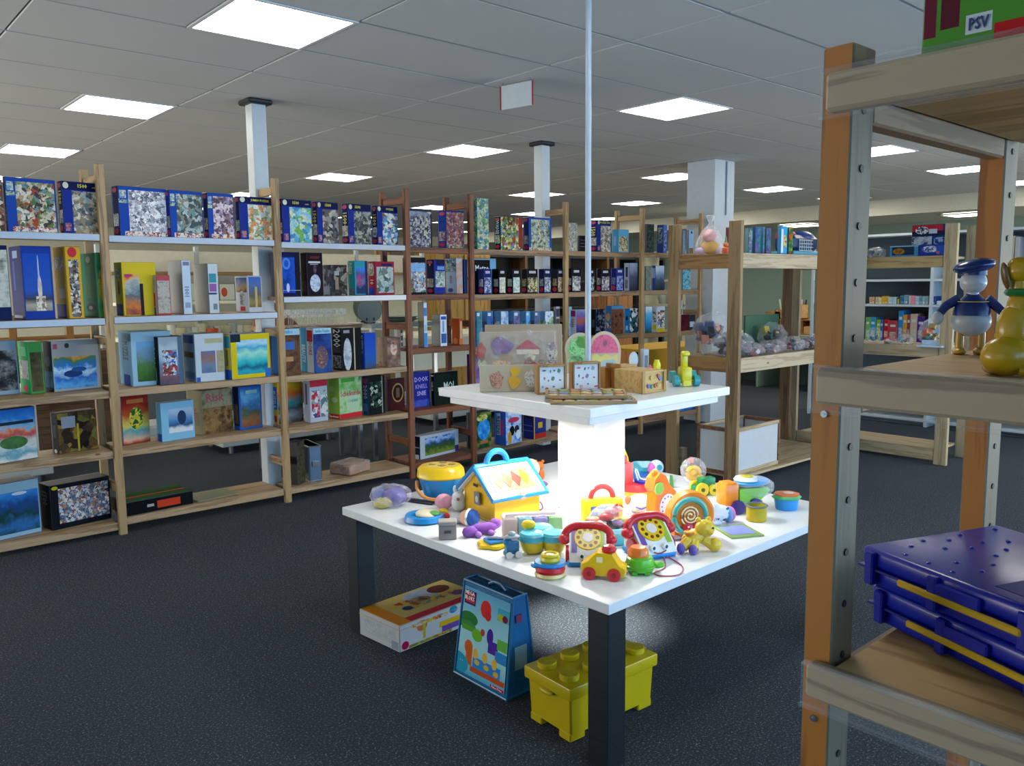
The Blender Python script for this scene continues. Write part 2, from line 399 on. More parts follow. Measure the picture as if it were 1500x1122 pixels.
# hanging card sign
a_, b_ = atz(732, 128, 2.8), atz(782, 118, 2.8)
w_ = (b_-a_).length; r = empty('hanging_sign', ((a_+b_)/2).to_tuple(), math.atan2(b_.y-a_.y, b_.x-a_.x), 'blank white card with thin red side stripes hanging from ceiling', 'sign')
r.location.z = 2.824
M().box(0, 0, -.17, w_*.96, .004, .15).obj('card', plain('#c9d2da', .5), r)
M().box(-w_*.47, -.003, -.17, .01, .004, .15).box(w_*.47, -.003, -.17, .01, .004, .15).obj('stripe', plain('#a01830', .5), r)
M().tube([(-w_*.4, 0, -.03), (-w_*.4, 0, .0)], .002).tube([(w_*.4, 0, -.03), (w_*.4, 0, .0)], .002).box(0, 0, -.02, w_*.9, .01, .006).obj('hook', STEEL, r)
# pillars
def pillar(x, y, s, lab, mat, cap=True, z1=CZ+.0):
    r = empty('pillar', (x, y, 0), 0, lab, 'pillar')
    M().box(0, 0, 0, s, s, z1-.03, .003).obj('shaft', mat, r)
    if cap: M().box(0, 0, z1-.035, s*1.7, s*1.7, .035, .01).obj('collar', plain('#20242c', .5), r)
    return r
PW = plain('#c4ced6', .45)
pillar(2.62, 5.66+.02, .105, 'slim white square pillar behind the second pine ladder, dark collar at ceiling', PW)
pillar(5.40, 5.70, .105, 'slim white square pillar behind the far pine ladder, dark collar at ceiling', PW)
r = empty('pillar', (7.72, 5.48, 0), 0, 'thick square blue-white pillar at the end of the puzzle shelves', 'pillar')
M().box(0, 0, 0, .36, .36, CZ, .004).obj('shaft', PW, r); M().box(.02, -.19, 2.25, .012, .014, .56).obj('conduit', plain('#8fa1ad', .5), r)
# thin hanging pole above the display table
# ---------------------------------------------------------------- the long row of ladder shelves
LX = [.40, 1.49, 2.60, 3.67, 4.30, 5.40, 6.47, 7.44]
LZ = [(1.85, 1.35, .905, .531, .076), (1.845, 1.354, .908, .532, .10), (1.834, 1.457, .90, .533, .10), (1.823, 1.455, 1.032, .538, .115),
      (1.82, 1.445, 1.01, .555, .141), (1.826, 1.451, 1.035, .56, .15), (1.831, 1.452, 1.02, .55, .15)]
FY, BY = 5.375, 5.74
def ladder(x, par, m, mr, h=2.26, fx=.046, z0=0):
    l = M().box(x, FY+.018, z0, fx, .036, h, .003).obj('front_post', m, par); M().box(x, BY-.018, z0, fx, .036, h, .003).obj('back_post', m, par)
    for z in (2.15, 1.18, .26):
        if z < h: M().box(x, (FY+BY)/2, z, .024, BY-FY-.072, .055, .003).obj('rung', mr, par)
def shelf_boards(i, par, m, rails=(), th=.026):
    x0, x1 = LX[i]+.024, LX[i+1]-.024
    for k, z in enumerate(LZ[i]):
        o = M().box((x0+x1)/2, (FY+BY)/2+.008, z-th, x1-x0, BY-FY-.02, th, .003).box((x0+x1)/2, FY+.026, z-.045, x1-x0, .018, .03, .003).obj('shelf', m, par)
        if k in rails: M().box((x0+x1)/2, FY+.006, z-.04, x1-x0-.004, .006, .038, .001).obj('price_rail', RAIL, o)
ra = empty('ladder_shelving', (1.5, FY, 0), 0, 'pale pine ladder shelving on the left, three bays of puzzles with clear price rails', 'shelving')
rb = empty('ladder_shelving', (3.98, FY, 0), 0, 'narrow dark brown stained ladder shelving between the two pine runs', 'shelving')
rc = empty('ladder_shelving', (5.8, FY, 0), 0, 'pine ladder shelving running from the brown bay to the thick pillar', 'shelving')
def within(par, fn, *a, **k):
    before = set(S.collection.objects); fn(*a, **k)
    for o in set(S.collection.objects)-before:
        if o.parent == par: o.location.x -= par.location.x; o.location.y -= par.location.y
for x in LX[:3]: within(ra, ladder, x, ra, PINE, PINEY)
for i in range(3): within(ra, shelf_boards, i, ra, PINEX, (0, 1) if i != 1 else (0, 1))
for x in LX[3:5]: within(rb, ladder, x, rb, BRN, BRNY)
within(rb, shelf_boards, 3, rb, BRNX)
for x in LX[5:]: within(rc, ladder, x, rc, PINE, PINEY)
for i in (4, 5, 6): within(rc, shelf_boards, i, rc, wood('#94785a', '#6a5038', 0), ())
# ---------------------------------------------------------------- boxes on the shelves
def solve2(P, D, d):
    # P + t D = s d   (ground plane, camera at origin)
    det = D.x*(-d.y)+d.x*D.y
    return (-P.x*(-d.y)-d.x*P.y)/det
def carton(z, x0, x1, x2, yt, lab, cov, spn=None, side='#2a3450', yaw=0, yb=None, inset=.03, dep=None, name='puzzle_box', cat='box', grp=None, tx=(), zl=.0008, P=None, maxd=.26, par=None, rough=.5, top=None, rgt=None):
    if P is None: P = atz(x1, yb, z) if yb else aty(x1, 400, FY+.025+inset)
    P = Vector((P.x, P.y, z+zl)); a = math.radians(yaw); D1 = Vector((math.cos(a), math.sin(a), 0)); D2 = Vector((-D1.y, D1.x, 0))
    ym = (yt+(yb or yt+60))/2
    w = abs(solve2(P, D1, ray(x2, ym))); d = dep
    if d is None: d = abs(solve2(P, D2, ray(x0, ym))) if x1-x0 > .5 else .06
    d = max(.03, min(maxd, d)); dr = ray(x1, yt); zt = H+dr.z*(P.xy.length/dr.xy.length); h = max(.03, zt-z)
    rt = dict(rough=rough)
    ms = [paint('cover_print', cov, w, h, **rt) if isinstance(cov, list) else plain(cov, .4),
          paint('spine_print', spn, d, h, **rt) if isinstance(spn, list) else plain(spn or side, .4), plain(side, .45)]
    if top: ms.append(paint('top_print', top, w, d, **rt))
    if rgt:
        if len(ms) < 4: ms.append(ms[2])
        ms.append(paint('side_print', rgt, d, h, **rt))
    o = M().box(w/2, d/2, 0, w, d, h, min(.0025, w/12)).obj(name, ms, par, P, a, uvbox=True)
    # the lid's open edge: a thin proud rim around the back of the box
    if h > .15 and w > .1: M().box(w/2, d-.012, .001, w+.002, .0015, h, 0).obj('lid_edge', plain('#c9c9c4', .6), o)
    for q in tx: put_text(o, w, d, h, *q)
    return tag(o, lab, cat, grp)
def put_text(o, w, d, h, s, face, u, v, th, col, up=0, mw=None):
    """th, mw as fraction of face height / width"""
    FW = w if face in 'ft' else d
    if face == 'f': loc = (u*w, -.0012, v*h); R = Euler((PI/2, 0, 0)).to_matrix()
    elif face == 's': loc = (-.0012, (1-u)*d, v*h); R = Matrix.Rotation(-PI/2, 3, 'Z') @ Euler((PI/2, 0, 0)).to_matrix()
    else: loc = (u*w, v*d, h+.0012); R = Matrix.Identity(3)
    if up: R = R @ Matrix.Rotation(PI/2*up, 3, 'Z'); m = (mw or .8)*h; t = th*FW
    else: m = (mw or .8)*FW; t = th*(h if face in 'fs' else d)
    letters(s, o, loc, R.to_euler(), t, col, m)
GR = '#7f9468 #56754c #c2bda6 #b39a80 #6f8c93 #d6d0c2 #47433f #9c4a3c'; GY = '#c4c9d2 #8a92a2 #a5a8b2 #dfe1e6 #626b7c #b6a8b0 #eef0f2'
BR_ = '#86685a #a89280 #57403a #c2b49e #93463a #4b5a70 #ddd0ba'; BL = '#97b6d0 #5f8fb8 #cdd7e0 #3f6688 #b4c6b0 #ded7c9 #7a5a50'
DK = '#3a3a44 #5a5460 #26262e #86786c #4a3c38 #a8a098 #37506c'; PU = '#a08aa0 #c4b4c0 #6a5878 #8a6a6a #d8ccd0 #584a58'
GN = '#6f9a68 #a9bb90 #4f7f86 #8fa8a0 #c8cdb6 #d8d0a0 #4a7fa8'; TN = '#b8a890 #8a8878 #d0c8b4 #6f7478 #a08868 #4f5a60 #98a8a8'
WH = '#d6d4cc #b8b4aa #8c8c8c #e6e4de #9a8a7c #a8b0a8'
def JH(p, s=9, side='#1d459c'):
    return [('R', 0, 0, 1, 1, side), ('R', .2, .10, .97, .93, ('c', s, p)), ('R', .03, .76, .16, .92, ('c', 22, '#b8c8a0 #d0d8c0 #7a98b0 #5a88c0')), ('R', .0, .66, .18, .74, ('c', 22, '#b8c8a0 #1d459c #7aa0a0')),
            ('R', .1, 0, .98, .1, ('c', 16, '#dcd8d0 #d8d4cc #b04040 #e6e2da #405080 #d8c0a0'))]
def JD(p, s=9, top='#131a48'):
    return [('R', 0, 0, 1, 1, '#1a2f86'), ('R', 0, .84, 1, 1, top), ('R', .24, .0, .98, .82, ('c', s, p)), ('E', .1, .92, .07, .06, '#c8cdb8'), ('R', .04, .05, .18, .2, ('c', 25, '#a05a50 #c89a80 #283a8a'))]
def SP(c='#121c50', p=GY, y='#cfcf40'):
    return [('R', 0, 0, 1, 1, c), ('R', .15, .2, .88, .45, ('c', 18, p)), ('E', .5, .1, .3, .055, '#b8304a'), ('E', .5, .92, .3, .05, '#b8506a')]
def FRM(bd, im, m=.08, b=.08, t=.08): return [('R', 0, 0, 1, 1, bd), ('R', m, b, 1-m, 1-t, im)]
YT = '#d8d23a'
Z = LZ
# --- top level, left to right
T0, T1, T2, T3, T4, T5, T6 = [z[0] for z in LZ]
gT = 'puzzle boxes along the top shelf'
carton(T0, -16, -12, 5, 262, 'dark brown-framed puzzle box cut by the left photo edge on the top shelf', [('R', 0, 0, 1, 1, ('c', 8, BR_))], SP(), yaw=6, grp=gT)
carton(T0, 6, 17, 82, 259, 'blue puzzle box with green-grey crowd scene, first whole box on top shelf', JH(GR), SP('#14215c', DK), yaw=8, grp=gT)
carton(T0, 85, 99, 150, 265, 'blue puzzle box with yellow 1500 band, left of the first pine ladder', JD(TN), SP(), yaw=8, grp=gT, tx=[('1500', 'f', .5, .92, .07, YT), ('1500', 's', .5, .7, .5, YT, -1, .28), ('puzzle', 'f', .82, .91, .03, '#c0b860')])
carton(T1, 164, 180, 245, 272, 'blue puzzle box with pale grey winter crowd scene, right of first ladder', JH(GY, 11), SP('#14205c', GY), yaw=8, grp=gT)
carton(T1, 242, 254, 297, 278, 'blue puzzle box with teal-grey dim picture under glossy wrap, top shelf', JH('#6f8f90 #9fb0b0 #4f5a60 #8a8878 #b8c0c0 #46585c', 7), SP('#1a2f8a', TN), yaw=8, grp=gT)
carton(T1, 297, 309, 343, 282, 'blue puzzle box with mauve and pink crowd picture, top shelf second bay', JH(PU, 10), SP('#14205c', GR), yaw=6, grp=gT)
carton(T1, 344, 355, 401, 287, 'navy puzzle box with white picture and orange patch, left of second ladder', JD('#c9cdb8 #e0ded2 #98a080 #d89060 #b8c4c0 #7f8a60', 7), SP('#14205c', GN), yaw=6, grp=gT, tx=[('JUMBO PUZZLE', 'f', .6, .92, .05, YT)])
carton(T2, 405, 417, 457, 291, 'blue 1500 puzzle box with turquoise sea map picture, right of second ladder', JD('#5fa8cc #8fc4d8 #b4cdb8 #4a8ab8 #6fae60 #d0d4c0', 6), SP('#14205c', GR), yaw=6, grp=gT, tx=[('1500', 'f', .45, .92, .07, YT), ('puzzle', 'f', .84, .91, .03, '#c0b860')])
carton(T2, 457, 468, 496, 295, 'navy 1500 puzzle box with dark grey face picture and yellow star spine', JD('#5a5c60 #8a8c8c #3e4044 #a09a90 #6e6258 #b8b4a8', 7), SP('#14205c', WH), yaw=6, grp=gT, tx=[('1500', 'f', .5, .92, .07, YT), ('1500', 's', .5, .65, .5, YT, -1, .28), ('*', 's', .5, .42, .1, YT)])
carton(T2, 500, 513, 544, 298, 'navy 1500 puzzle box with grey-green street picture, third from brown ladder', JD('#6a7068 #8e9488 #4a504c #a8a898 #58606c #3c4040', 8), SP('#14205c', WH), yaw=6, grp=gT, tx=[('1500', 'f', .4, .92, .07, YT), ('1500', 's', .5, .65, .5, YT, -1, .28), ('*', 's', .5, .42, .1, YT)])
carton(T2, 544, 555, 583, 301, 'navy puzzle box with pale blue city picture, left of the first brown ladder', JD(BL, 8), SP('#14205c', BL), yaw=6, grp=gT, tx=[('PUZZLE', 'f', .6, .92, .05, YT), ('1500', 's', .5, .65, .5, YT, -1, .28), ('*', 's', .5, .86, .1, YT)])
carton(T3, 590, 601, 633, 306, 'dark edged puzzle box with grey-violet castle crowd, first in brown bay', [('R', 0, 0, 1, 1, ('c', 11, '#8a8c9c #5c5a6c #b0aebc #3c3c4c #706878 #c8c8a0')), ('R', 0, .95, 1, 1, '#2c3550'), ('R', .93, 0, 1, .9, '#2a2840'), ('R', 0, .82, .8, .95, ('n', 5, '#a8b4c0 #5a6070'))], SP(), grp=gT)
carton(T3, 641, 655, 680, 308, 'blue puzzle box with reddish brick-town picture, second in brown bay', [('R', 0, 0, 1, 1, ('c', 11, '#8c5a54 #a87468 #6c444c #c0a090 #94606c #585068')), ('R', 0, .96, 1, 1, '#1c2c70'), ('R', 0, 0, 1, .1, ('c', 18, '#c4b090 #a89880 #4a4a60'))], SP('#1d3f9c', PU), grp=gT)
carton(T4, 692, 700, 716, 290, 'very tall narrow green-leaf patterned box beside the second brown ladder', [('R', 0, 0, 1, 1, ('c', 9, GN))], [('R', 0, 0, 1, 1, ('c', 9, '#4f7a58 #6f9a68 #3c5a48 #4a8ab0 #8fb080'))], '#7fa0a0', grp=gT)
carton(T4, 724, 734, 766, 317, 'puzzle box with green yellow and red garden crowd and dark spine, top shelf', [('R', 0, 0, 1, 1, ('c', 9, '#8fa85a #c8c070 #4f7f50 #b04a34 #5a88b0 #d8d4a8 #6a3a30')), ('R', .8, .1, 1, 1, ('n', 6, '#7a2c24 #9a4434'))], SP('#12202c', GN), grp=gT, tx=[('WASGIJ', 's', .5, .68, .5, '#a8c8c8', -1, .4)])
carton(T4, 766, 775, 808, 318, 'bright blue framed puzzle box with beige crowd, left of far pine ladder', FRM('#2450a8', ('c', 11, '#a8b098 #c8c4a8 #7a8a70 #8fb0c4 #d8d0b0 #5a6450'), .1, .1, .06)+[('R', .02, 0, 1, .1, ('c', 16, '#c8b890 #8a7a70 #d8d0b8'))], SP('#1a2f6a', TN), grp=gT)
carton(T5, 829, 832, 846, 326, 'pale grey drawing-covered puzzle box right of the far pine ladder', [('R', 0, 0, 1, 1, ('c', 12, '#b4b4a8 #9a9a90 #c8c8bc #848880'))], '#38404a', grp=gT)
carton(T5, 846, 849, 862, 345, 'low black box behind the hanging pole on the top shelf', [('R', 0, 0, 1, 1, '#15161c'), ('R', .1, .3, .9, .34, '#6a6a70'), ('R', .1, .5, .9, .54, '#5a5a60'), ('R', .1, .7, .9, .74, '#5a5a60')], '#101018', inset=.1, grp=gT)
carton(T5, 862, 875, 895, 322, 'navy puzzle box with yellow heading and white picture, right of hanging pole', JD('#b8b8b0 #d4d2c8 #8c8c88 #9a7a60 #6c7078', 10, '#20285c'), SP('#18226a', WH), grp=gT, tx=[('PUZZLE 1500', 'f', .55, .92, .06, YT), ('1500', 's', .5, .65, .5, YT, -1, .28)])
carton(T5, 896, 905, 921, 336, 'small light blue puzzle box with beige crowd oval on top shelf', FRM('#5fa8d0', ('c', 14, '#a89878 #c8b898 #6a5a48 #d8d0b8'), .12, .05, .3), [('R', 0, 0, 1, 1, '#4f98c8'), ('R', .3, .3, .7, .7, '#7fb8dc')], grp=gT)
carton(T6, 943, 947, 958, 328, 'dark green slim puzzle box right of the third pine ladder', [('R', 0, 0, 1, 1, ('c', 9, '#2c3c3a #3c4c48 #1e2c2c #4a5450'))], '#1c2c38', grp=gT)
carton(T6, 962, 971, 977, 329, 'slim violet-blue puzzle box left of the broad pine post', [('R', 0, 0, 1, 1, '#4a66b0'), ('R', .2, .1, .9, .8, ('c', 12, '#5f7ab8 #8a98c8 #3a4a80'))], [('R', 0, 0, 1, 1, '#2c4080'), ('R', .15, .35, .85, .9, ('c', 12, '#6a7a60 #2a3a6a #8a9ab0'))], grp=gT)
carton(T6, 997, 999, 1004, 337, 'slim grey-violet box just behind the broad pine post', [('R', 0, 0, 1, 1, ('n', 4, '#5a5c80 #8a9ab8'))], '#4a5068', grp=gT)
carton(T6, 1006, 1008, 1016, 337, 'slim pale blue box with brown foot near the thick pillar', [('R', 0, 0, 1, 1, '#8fb4d8'), ('R', .1, .02, .9, .25, '#7a6440'), ('R', .4, .85, .7, .95, '#2c3c60')], '#6a88a8', grp=gT)
# --- second level
U0, U1, U2, U3, U4, U5, U6 = [z[1] for z in LZ]
gU = 'boxes along the second shelf'
carton(U0, -16, -12, 12, 359, 'navy framed box with pale grey picture cut by left photo edge', FRM('#14224e', ('n', 3, '#8a9498 #c4c8c0 #2c3440'), .04, .18, .06), '#10183c', grp=gU, yaw=4)
carton(U0, 14, 32, 76, 360, 'deep blue puzzle box showing a white pointed church tower', [('R', 0, 0, 1, 1, '#1c3a94'), ('R', .05, .12, .93, .9, ('g', .1, '0:#2a2e34 .2:#a8a496 .28:#3a4048 .4:#2c55b0 .9:#1a48b0')), ('R', .4, .12, .72, .32, ('c', 12, '#c8c4b4 #8a7a68 #e0ded6')), ('E', .55, .42, .07, .18, ('n', 8, '#b8a090 #dcd8cc')), ('E', .54, .62, .025, .26, '#a8b4cc')], [('R', 0, 0, 1, 1, '#14286e'), ('R', .3, .84, .7, .94, '#8aa0c8'), ('R', .25, .4, .4, .8, '#3a5098'), ('R', .1, .02, .8, .06, '#c0c8d8')], '#182c70', grp=gU, yaw=4)
carton(U0, 79, 97, 119, 361, 'yellow puzzle box with blue foot and red disc, left of green box', FRM('#c8a028', ('c', 11, '#6a7078 #b8b4a8 #3c3c48 #d8d4c8 #7a5a50'), .18, .02, .18)+[('E', .45, .92, .3, .07, '#b83040')], [('R', 0, 0, 1, 1, '#c09a28'), ('R', 0, 0, .8, .2, '#1a3ea0'), ('R', .05, .68, .8, .86, ('c', 14, WH)), ('R', .3, .28, .8, .42, '#d0ccb8')], '#9a7a28', grp=gU, yaw=4)
carton(U0, 119, 141, 160, 370, 'green puzzle box with dark round emblem on spine, behind first ladder', [('R', 0, 0, 1, 1, ('n', 3, '#2c6a44 #4a8a4c #7a8a3c')), ('E', .45, .5, .35, .25, ('n', 6, '#4a6a30 #b0a030 #2a4a40'))], [('R', 0, 0, 1, 1, '#187a60'), ('E', .5, .15, .3, .07, '#1c3c50'), ('E', .5, .15, .12, .03, '#b8b8b0'), ('R', .35, .3, .6, .8, '#249070'), ('E', .5, .9, .14, .05, '#a8c0a8')], '#1c6a4c', grp=gU, yaw=4)
carton(U1, 168, 178, 229, 384, 'wide yellow puzzle box with blue foot showing an orange fantasy scene', [('R', 0, 0, 1, 1, '#c8b42c'), ('R', .06, .02, .5, .78, ('g', .6, '0:#7a3c50 .2:#c87830 .4:#4a6878 .6:#a8b0b0 .72:#e0a030 .8:#b03c70 .95:#803070')), ('R', .5, .0, .6, .6, '#2c2430')], [('R', 0, 0, 1, 1, '#c4b030'), ('R', .1, 0, .9, .22, '#1c3ea0'), ('R', .2, .7, .8, .88, ('c', 14, BL)), ('R', .4, .4, .6, .65, '#5a4a20')], '#b8a430', grp=gU, inset=.07)
carton(U1, 212, 228, 250, 403, 'white puzzle box with red stripe and grey picture, low on second shelf', FRM('#a84850', ('n', 12, '#8f8f8c #b0aeaa #706e6e'), .06, .05, .14), [('R', 0, 0, 1, 1, '#b8bcc4'), ('R', .15, .22, .85, .56, '#c82848'), ('R', .15, 0, .85, .2, '#1c3fae'), ('R', .1, .6, .9, .9, ('n', 8, '#98a0a8 #b8b4b0'))], '#7a4a40', grp=gU, inset=.01, tx=[('10', 's', .5, .4, .4, '#e8e8e8', -1, .2)])
carton(U1, 262, 266, 280, 381, 'upright white box end, left of the two white boxes on second shelf', [('R', 0, 0, 1, 1, '#b4c6dc'), ('R', .15, .9, .85, .97, '#70788c'), ('R', .2, .12, .8, .22, '#8a9ab4')], '#9aa4b0', dep=.25, grp=gU, tx=[('1001', 'f', .5, .42, .5, '#4a5a80', 1, .3)])
carton(U1, 300, 304, 320, 386, 'upright white box end with teal and purple patches on second shelf', [('R', 0, 0, 1, 1, '#b8c4cc'), ('R', .1, .62, .8, .8, '#3c8a98'), ('R', .1, .44, .8, .6, '#8a5a9c'), ('R', .0, .38, .8, .42, '#2c4a70'), ('R', .4, .08, .8, .2, '#707c90')], '#98a0a0', dep=.25, grp=gU)
carton(U1, 345, 362, 384, 404, 'white box with two castle photos and red logo, left of second ladder', FRM('#b0b8c4', ('g', .4, '0:#4a4438 .3:#8a7a50 .5:#5a5c58 .8:#4a6aa8 1:#3a5ab0'), .06, .14, .03)+[('R', .5, .14, .66, .7, '#b8a070')], [('R', 0, 0, 1, 1, '#c8d0dc'), ('R', .08, .55, .92, .95, ('g', .4, '.5:#3c3c44 .65:#c0a070 .8:#8a90a8 .95:#4060b0')), ('R', .35, .04, .75, .16, '#c02848'), ('E', .5, .56, .12, .03, '#c8d0dc')], '#a8acb0', grp=gU, tx=[('Castorland', 's', .5, .36, .3, '#30405c', -1, .3)])
carton(U2, 397, 411, 440, 369, 'glossy deep blue box with ringed sphere, right of second ladder', [('R', 0, 0, 1, 1, '#0c1a4c'), ('R', 0, .08, .72, .88, ('n', 3, '#143c9c #1c50c0 #10307c')), ('E', .3, .74, .2, .13, '#4a80d0'), ('E', .3, .74, .11, .08, '#1c50b8'), ('R', .72, .05, 1, .95, '#14182c'), ('R', 0, .13, 1, .145, '#8a98b8'), ('E', .35, .2, .08, .1, '#b8c8e8')], '#0c1c54', grp=gU)
carton(U2, 440, 450, 473, 370, 'black box with small blue-white planet, beside the ringed sphere box', [('R', 0, 0, 1, 1, '#1c1420'), ('E', .5, .3, .33, .2, ('n', 4, '#2c4a9c #c8d4e0 #3a60b0')), ('R', .1, .76, .85, .8, '#c8c8cc'), ('R', .2, .72, .7, .745, '#8a8a94'), ('R', .2, .86, .8, .92, '#5a2028'), ('E', .5, .62, .1, .1, ('n', 8, '#6a5060 #2c2030'))], [('R', 0, 0, 1, 1, '#241418'), ('R', .2, .1, .8, .35, ('c', 14, '#1c1418 #504048 #30242c'))], grp=gU)
carton(U2, 473, 485, 509, 388, 'low dark collage puzzle box in front of cream wall, second shelf', [('R', 0, 0, 1, 1, ('c', 5, '#4a4640 #6a665c #8a8680 #34322e #30384c #2c2a28')), ('R', .2, .66, .5, .8, '#98a0a8'), ('R', .24, .2, .45, .6, '#8a7a6a')], [('R', 0, 0, 1, 1, ('c', 6, '#4a5064 #9098a8 #5a5c64 #383a54')), ('R', .1, .04, .8, .3, '#98a4b8')], grp=gU)
carton(U2, 510, 519, 539, 382, 'teal-edged puzzle box with blue harbour picture and red figure', [('R', 0, 0, 1, 1, '#2a8ca0'), ('R', .12, .04, .8, .82, ('g', .5, '0:#303c60 .25:#203060 .4:#7a6a98 .6:#5a4a80 .75:#3a70c0 .9:#3a90d8')), ('R', .28, .3, .4, .6, '#c04060'), ('R', .8, 0, 1, 1, '#1c2a5c')], [('R', 0, 0, 1, 1, '#289aa4'), ('R', .2, .02, .9, .2, ('c', 14, '#6a90a8 #a05a70 #3a6a90'))], grp=gU, tx=[('PUZZLE', 's', .4, .78, .4, '#c8e0a0', -1, .32)])
carton(U2, 539, 550, 578, 383, 'red-framed puzzle box with green-grey ruin picture, by brown ladder', FRM('#9c2034', ('c', 5, '#8a9a90 #6a7a74 #a8b8b4 #56625c #9ab0b8 #c0c8bc'), .06, .06, .16)+[('R', .3, .86, .9, .94, '#1c2450')], [('R', 0, 0, 1, 1, '#a82038'), ('R', .05, 0, .8, .22, '#1c3cb0'), ('R', .1, .58, .8, .95, ('c', 12, WH))], grp=gU, tx=[('10', 's', .5, .4, .4, '#e8e8e8', -1, .14)])
carton(U3, 590, 601, 624, 377, 'black-edged puzzle box with pale blue crowded beach, brown bay', [('R', 0, 0, 1, 1, '#141620'), ('R', 0, .06, .96, .86, ('c', 10, '#a8c4dc #6a90b8 #d0d4d0 #8a8c98 #a85a50 #4a6a48 #c4b8a8')), ('R', 0, .62, .96, .84, ('n', 6, '#6a9cd0 #98bce0'))], SP(), grp=gU)
carton(U3, 624, 636, 652, 380, 'navy puzzle box with white sketch picture, middle of brown bay', [('R', 0, 0, 1, 1, '#1b2f8a'), ('R', .12, .2, 1, .66, ('c', 12, '#a8b8b4 #c4ccc4 #8a9a98 #6a7a78')), ('R', .2, .84, 1, 1, '#161c40'), ('R', .3, .7, .95, .8, '#6a90c8')], SP('#141c50', WH), grp=gU, tx=[('*', 's', .5, .82, .1, YT)])
carton(U3, 653, 668, 678, 378, 'pale blue-white puzzle box seen edge-on in the brown bay', [('R', 0, 0, 1, 1, ('n', 3, '#98a8b4 #b89078 #a8bcc8'))], [('R', 0, 0, 1, 1, '#a4c0dc'), ('R', 0, .62, 1, .96, ('c', 9, '#6a8ca0 #8ab0a8 #b8ccd4 #4a6a80')), ('E', .45, .1, .25, .06, '#4a5a98')], grp=gU, tx=[('4000', 's', .5, .4, .28, '#8a3848', -1, .22)])
carton(U3, 677, 680, 685, 380, 'thin royal-blue puzzle box tight against the second brown ladder', '#2a4890', '#1e3a80', grp=gU)
carton(U4, 690, 694, 727, 378, 'large black box with white Metro script standing behind small puzzles', [('R', 0, 0, 1, 1, '#14161e'), ('R', .72, 0, 1, .97, '#7ab4dc'), ('R', 0, .95, 1, 1, '#98a8b4')], '#181a20', grp=gU, inset=.12, tx=[('Metro', 'f', .36, .72, .16, '#dce0e8', 0, .6)])
sm = [(U4, 700, 709, 720, 394, 'first', '#18246a', '#a0a8c0 #d0d4dc #5a6490 #384888', ('a pale map picture', '#1a2a70')), (U4, 721, 731, 741, 394, 's', '#12141e', '#c8c8b8 #a8a898 #e0e0d0', ('a whitish drawing', '#101218')),
      (U4, 742, 751, 762, 394, 's', '#12141e', '#b8ccc4 #98aca8 #d0dcd4', ('a mint-white drawing', '#12141e')), (U4, 763, 772, 788, 394, 's', '#14161c', '#a8a080 #c8c090 #5a5c48 #2c2c28', ('a beige harbour scene', '#14161c')),
      (U4, 789, 797, 807, 394, 's', '#10204c', '#98a0b0 #6a7488 #c4c8cc #485270', ('a grey-blue picture, left of the far ladder', '#10204c')), (U4, 808, 817, 825, 394, 's', '#12162c', '#a08868 #6a5a50 #c8b090', ('a brown picture, touching the far ladder', '#181c30')),
      (U5, 829, 838, 851, 393, 's', '#141420', '#b4b4b0 #8a8a8c #d4d4ce #5a5a60', ('a grey sketch, right of the far ladder', '#141420')), (U5, 857, 860, 871, 394, 's', '#101430', '#98989c #c0c0bc #5a5c6c #2c2c3c', ('a grey portrait, right of the hanging pole', '#101430')),
      (U5, 873, 881, 893, 394, 's', '#141428', '#a8a4a8 #6c6a74 #c8c4c4 #48485a', ('a pale street sketch, second right of the pole', '#141428')), (U5, 894, 903, 913, 393, 's', '#1a2c7c', '#6a80b8 #98a8d0 #3a5090', ('a violet-blue picture and white spine square', '#182878'))]
for z, a, b, c, yt, _, sc, pal, (ds, s2) in sm:
    carton(z, a, b, c, yt, 'small dark puzzle box with '+ds, [('R', 0, 0, 1, 1, sc), ('R', .06, .05, .94, .66, ('c', 14, pal)), ('R', .2, .82, .8, .92, '#b0b0b8')],
           [('R', 0, 0, 1, 1, s2), ('R', .2, .3, .85, .6, ('c', 20, pal)), ('E', .5, .15, .32, .1, '#b83050')], s2, grp='small puzzles on the second shelf', inset=.02)
carton(U5, 914, 922, 934, 385, 'white-spined puzzle box with dark forest picture beside third pine ladder', [('R', 0, 0, 1, 1, ('g', .4, '0:#2c3040 .5:#4a5068 .8:#8a90a8')), ('R', .05, .86, 1, 1, '#8a98b8')], [('R', 0, 0, 1, 1, '#a8b8cc'), ('R', .3, .5, .7, .85, '#2c4070'), ('R', .2, .1, .7, .4, ('n', 8, '#3c4460 #98a0a8'))], grp=gU)
carton(U6, 943, 946, 954, 390, 'slim olive-grey puzzle box right of the third pine ladder', [('R', 0, 0, 1, 1, ('n', 4, '#4a5650 #7a8478 #38403c'))], '#4a5450', grp=gU)
carton(U6, 954, 960, 973, 389, 'puzzle box with steel-blue mountain picture left of broad pine post', [('R', 0, 0, 1, 1, ('g', .4, '0:#1c2430 .4:#3a4a60 .7:#7a90ac .9:#a8b8c8'))], [('R', 0, 0, 1, 1, '#2a4a8c'), ('R', .1, .5, .9, .9, '#8aa4c4')], grp=gU)
carton(U6, 998, 1000, 1012, 394, 'turquoise patterned box beside the thick pillar, second shelf', [('R', 0, 0, 1, 1, ('c', 12, '#4a90b0 #6ab0c8 #8ab0a0 #3a6a98'))], '#4a7a90', grp=gU)
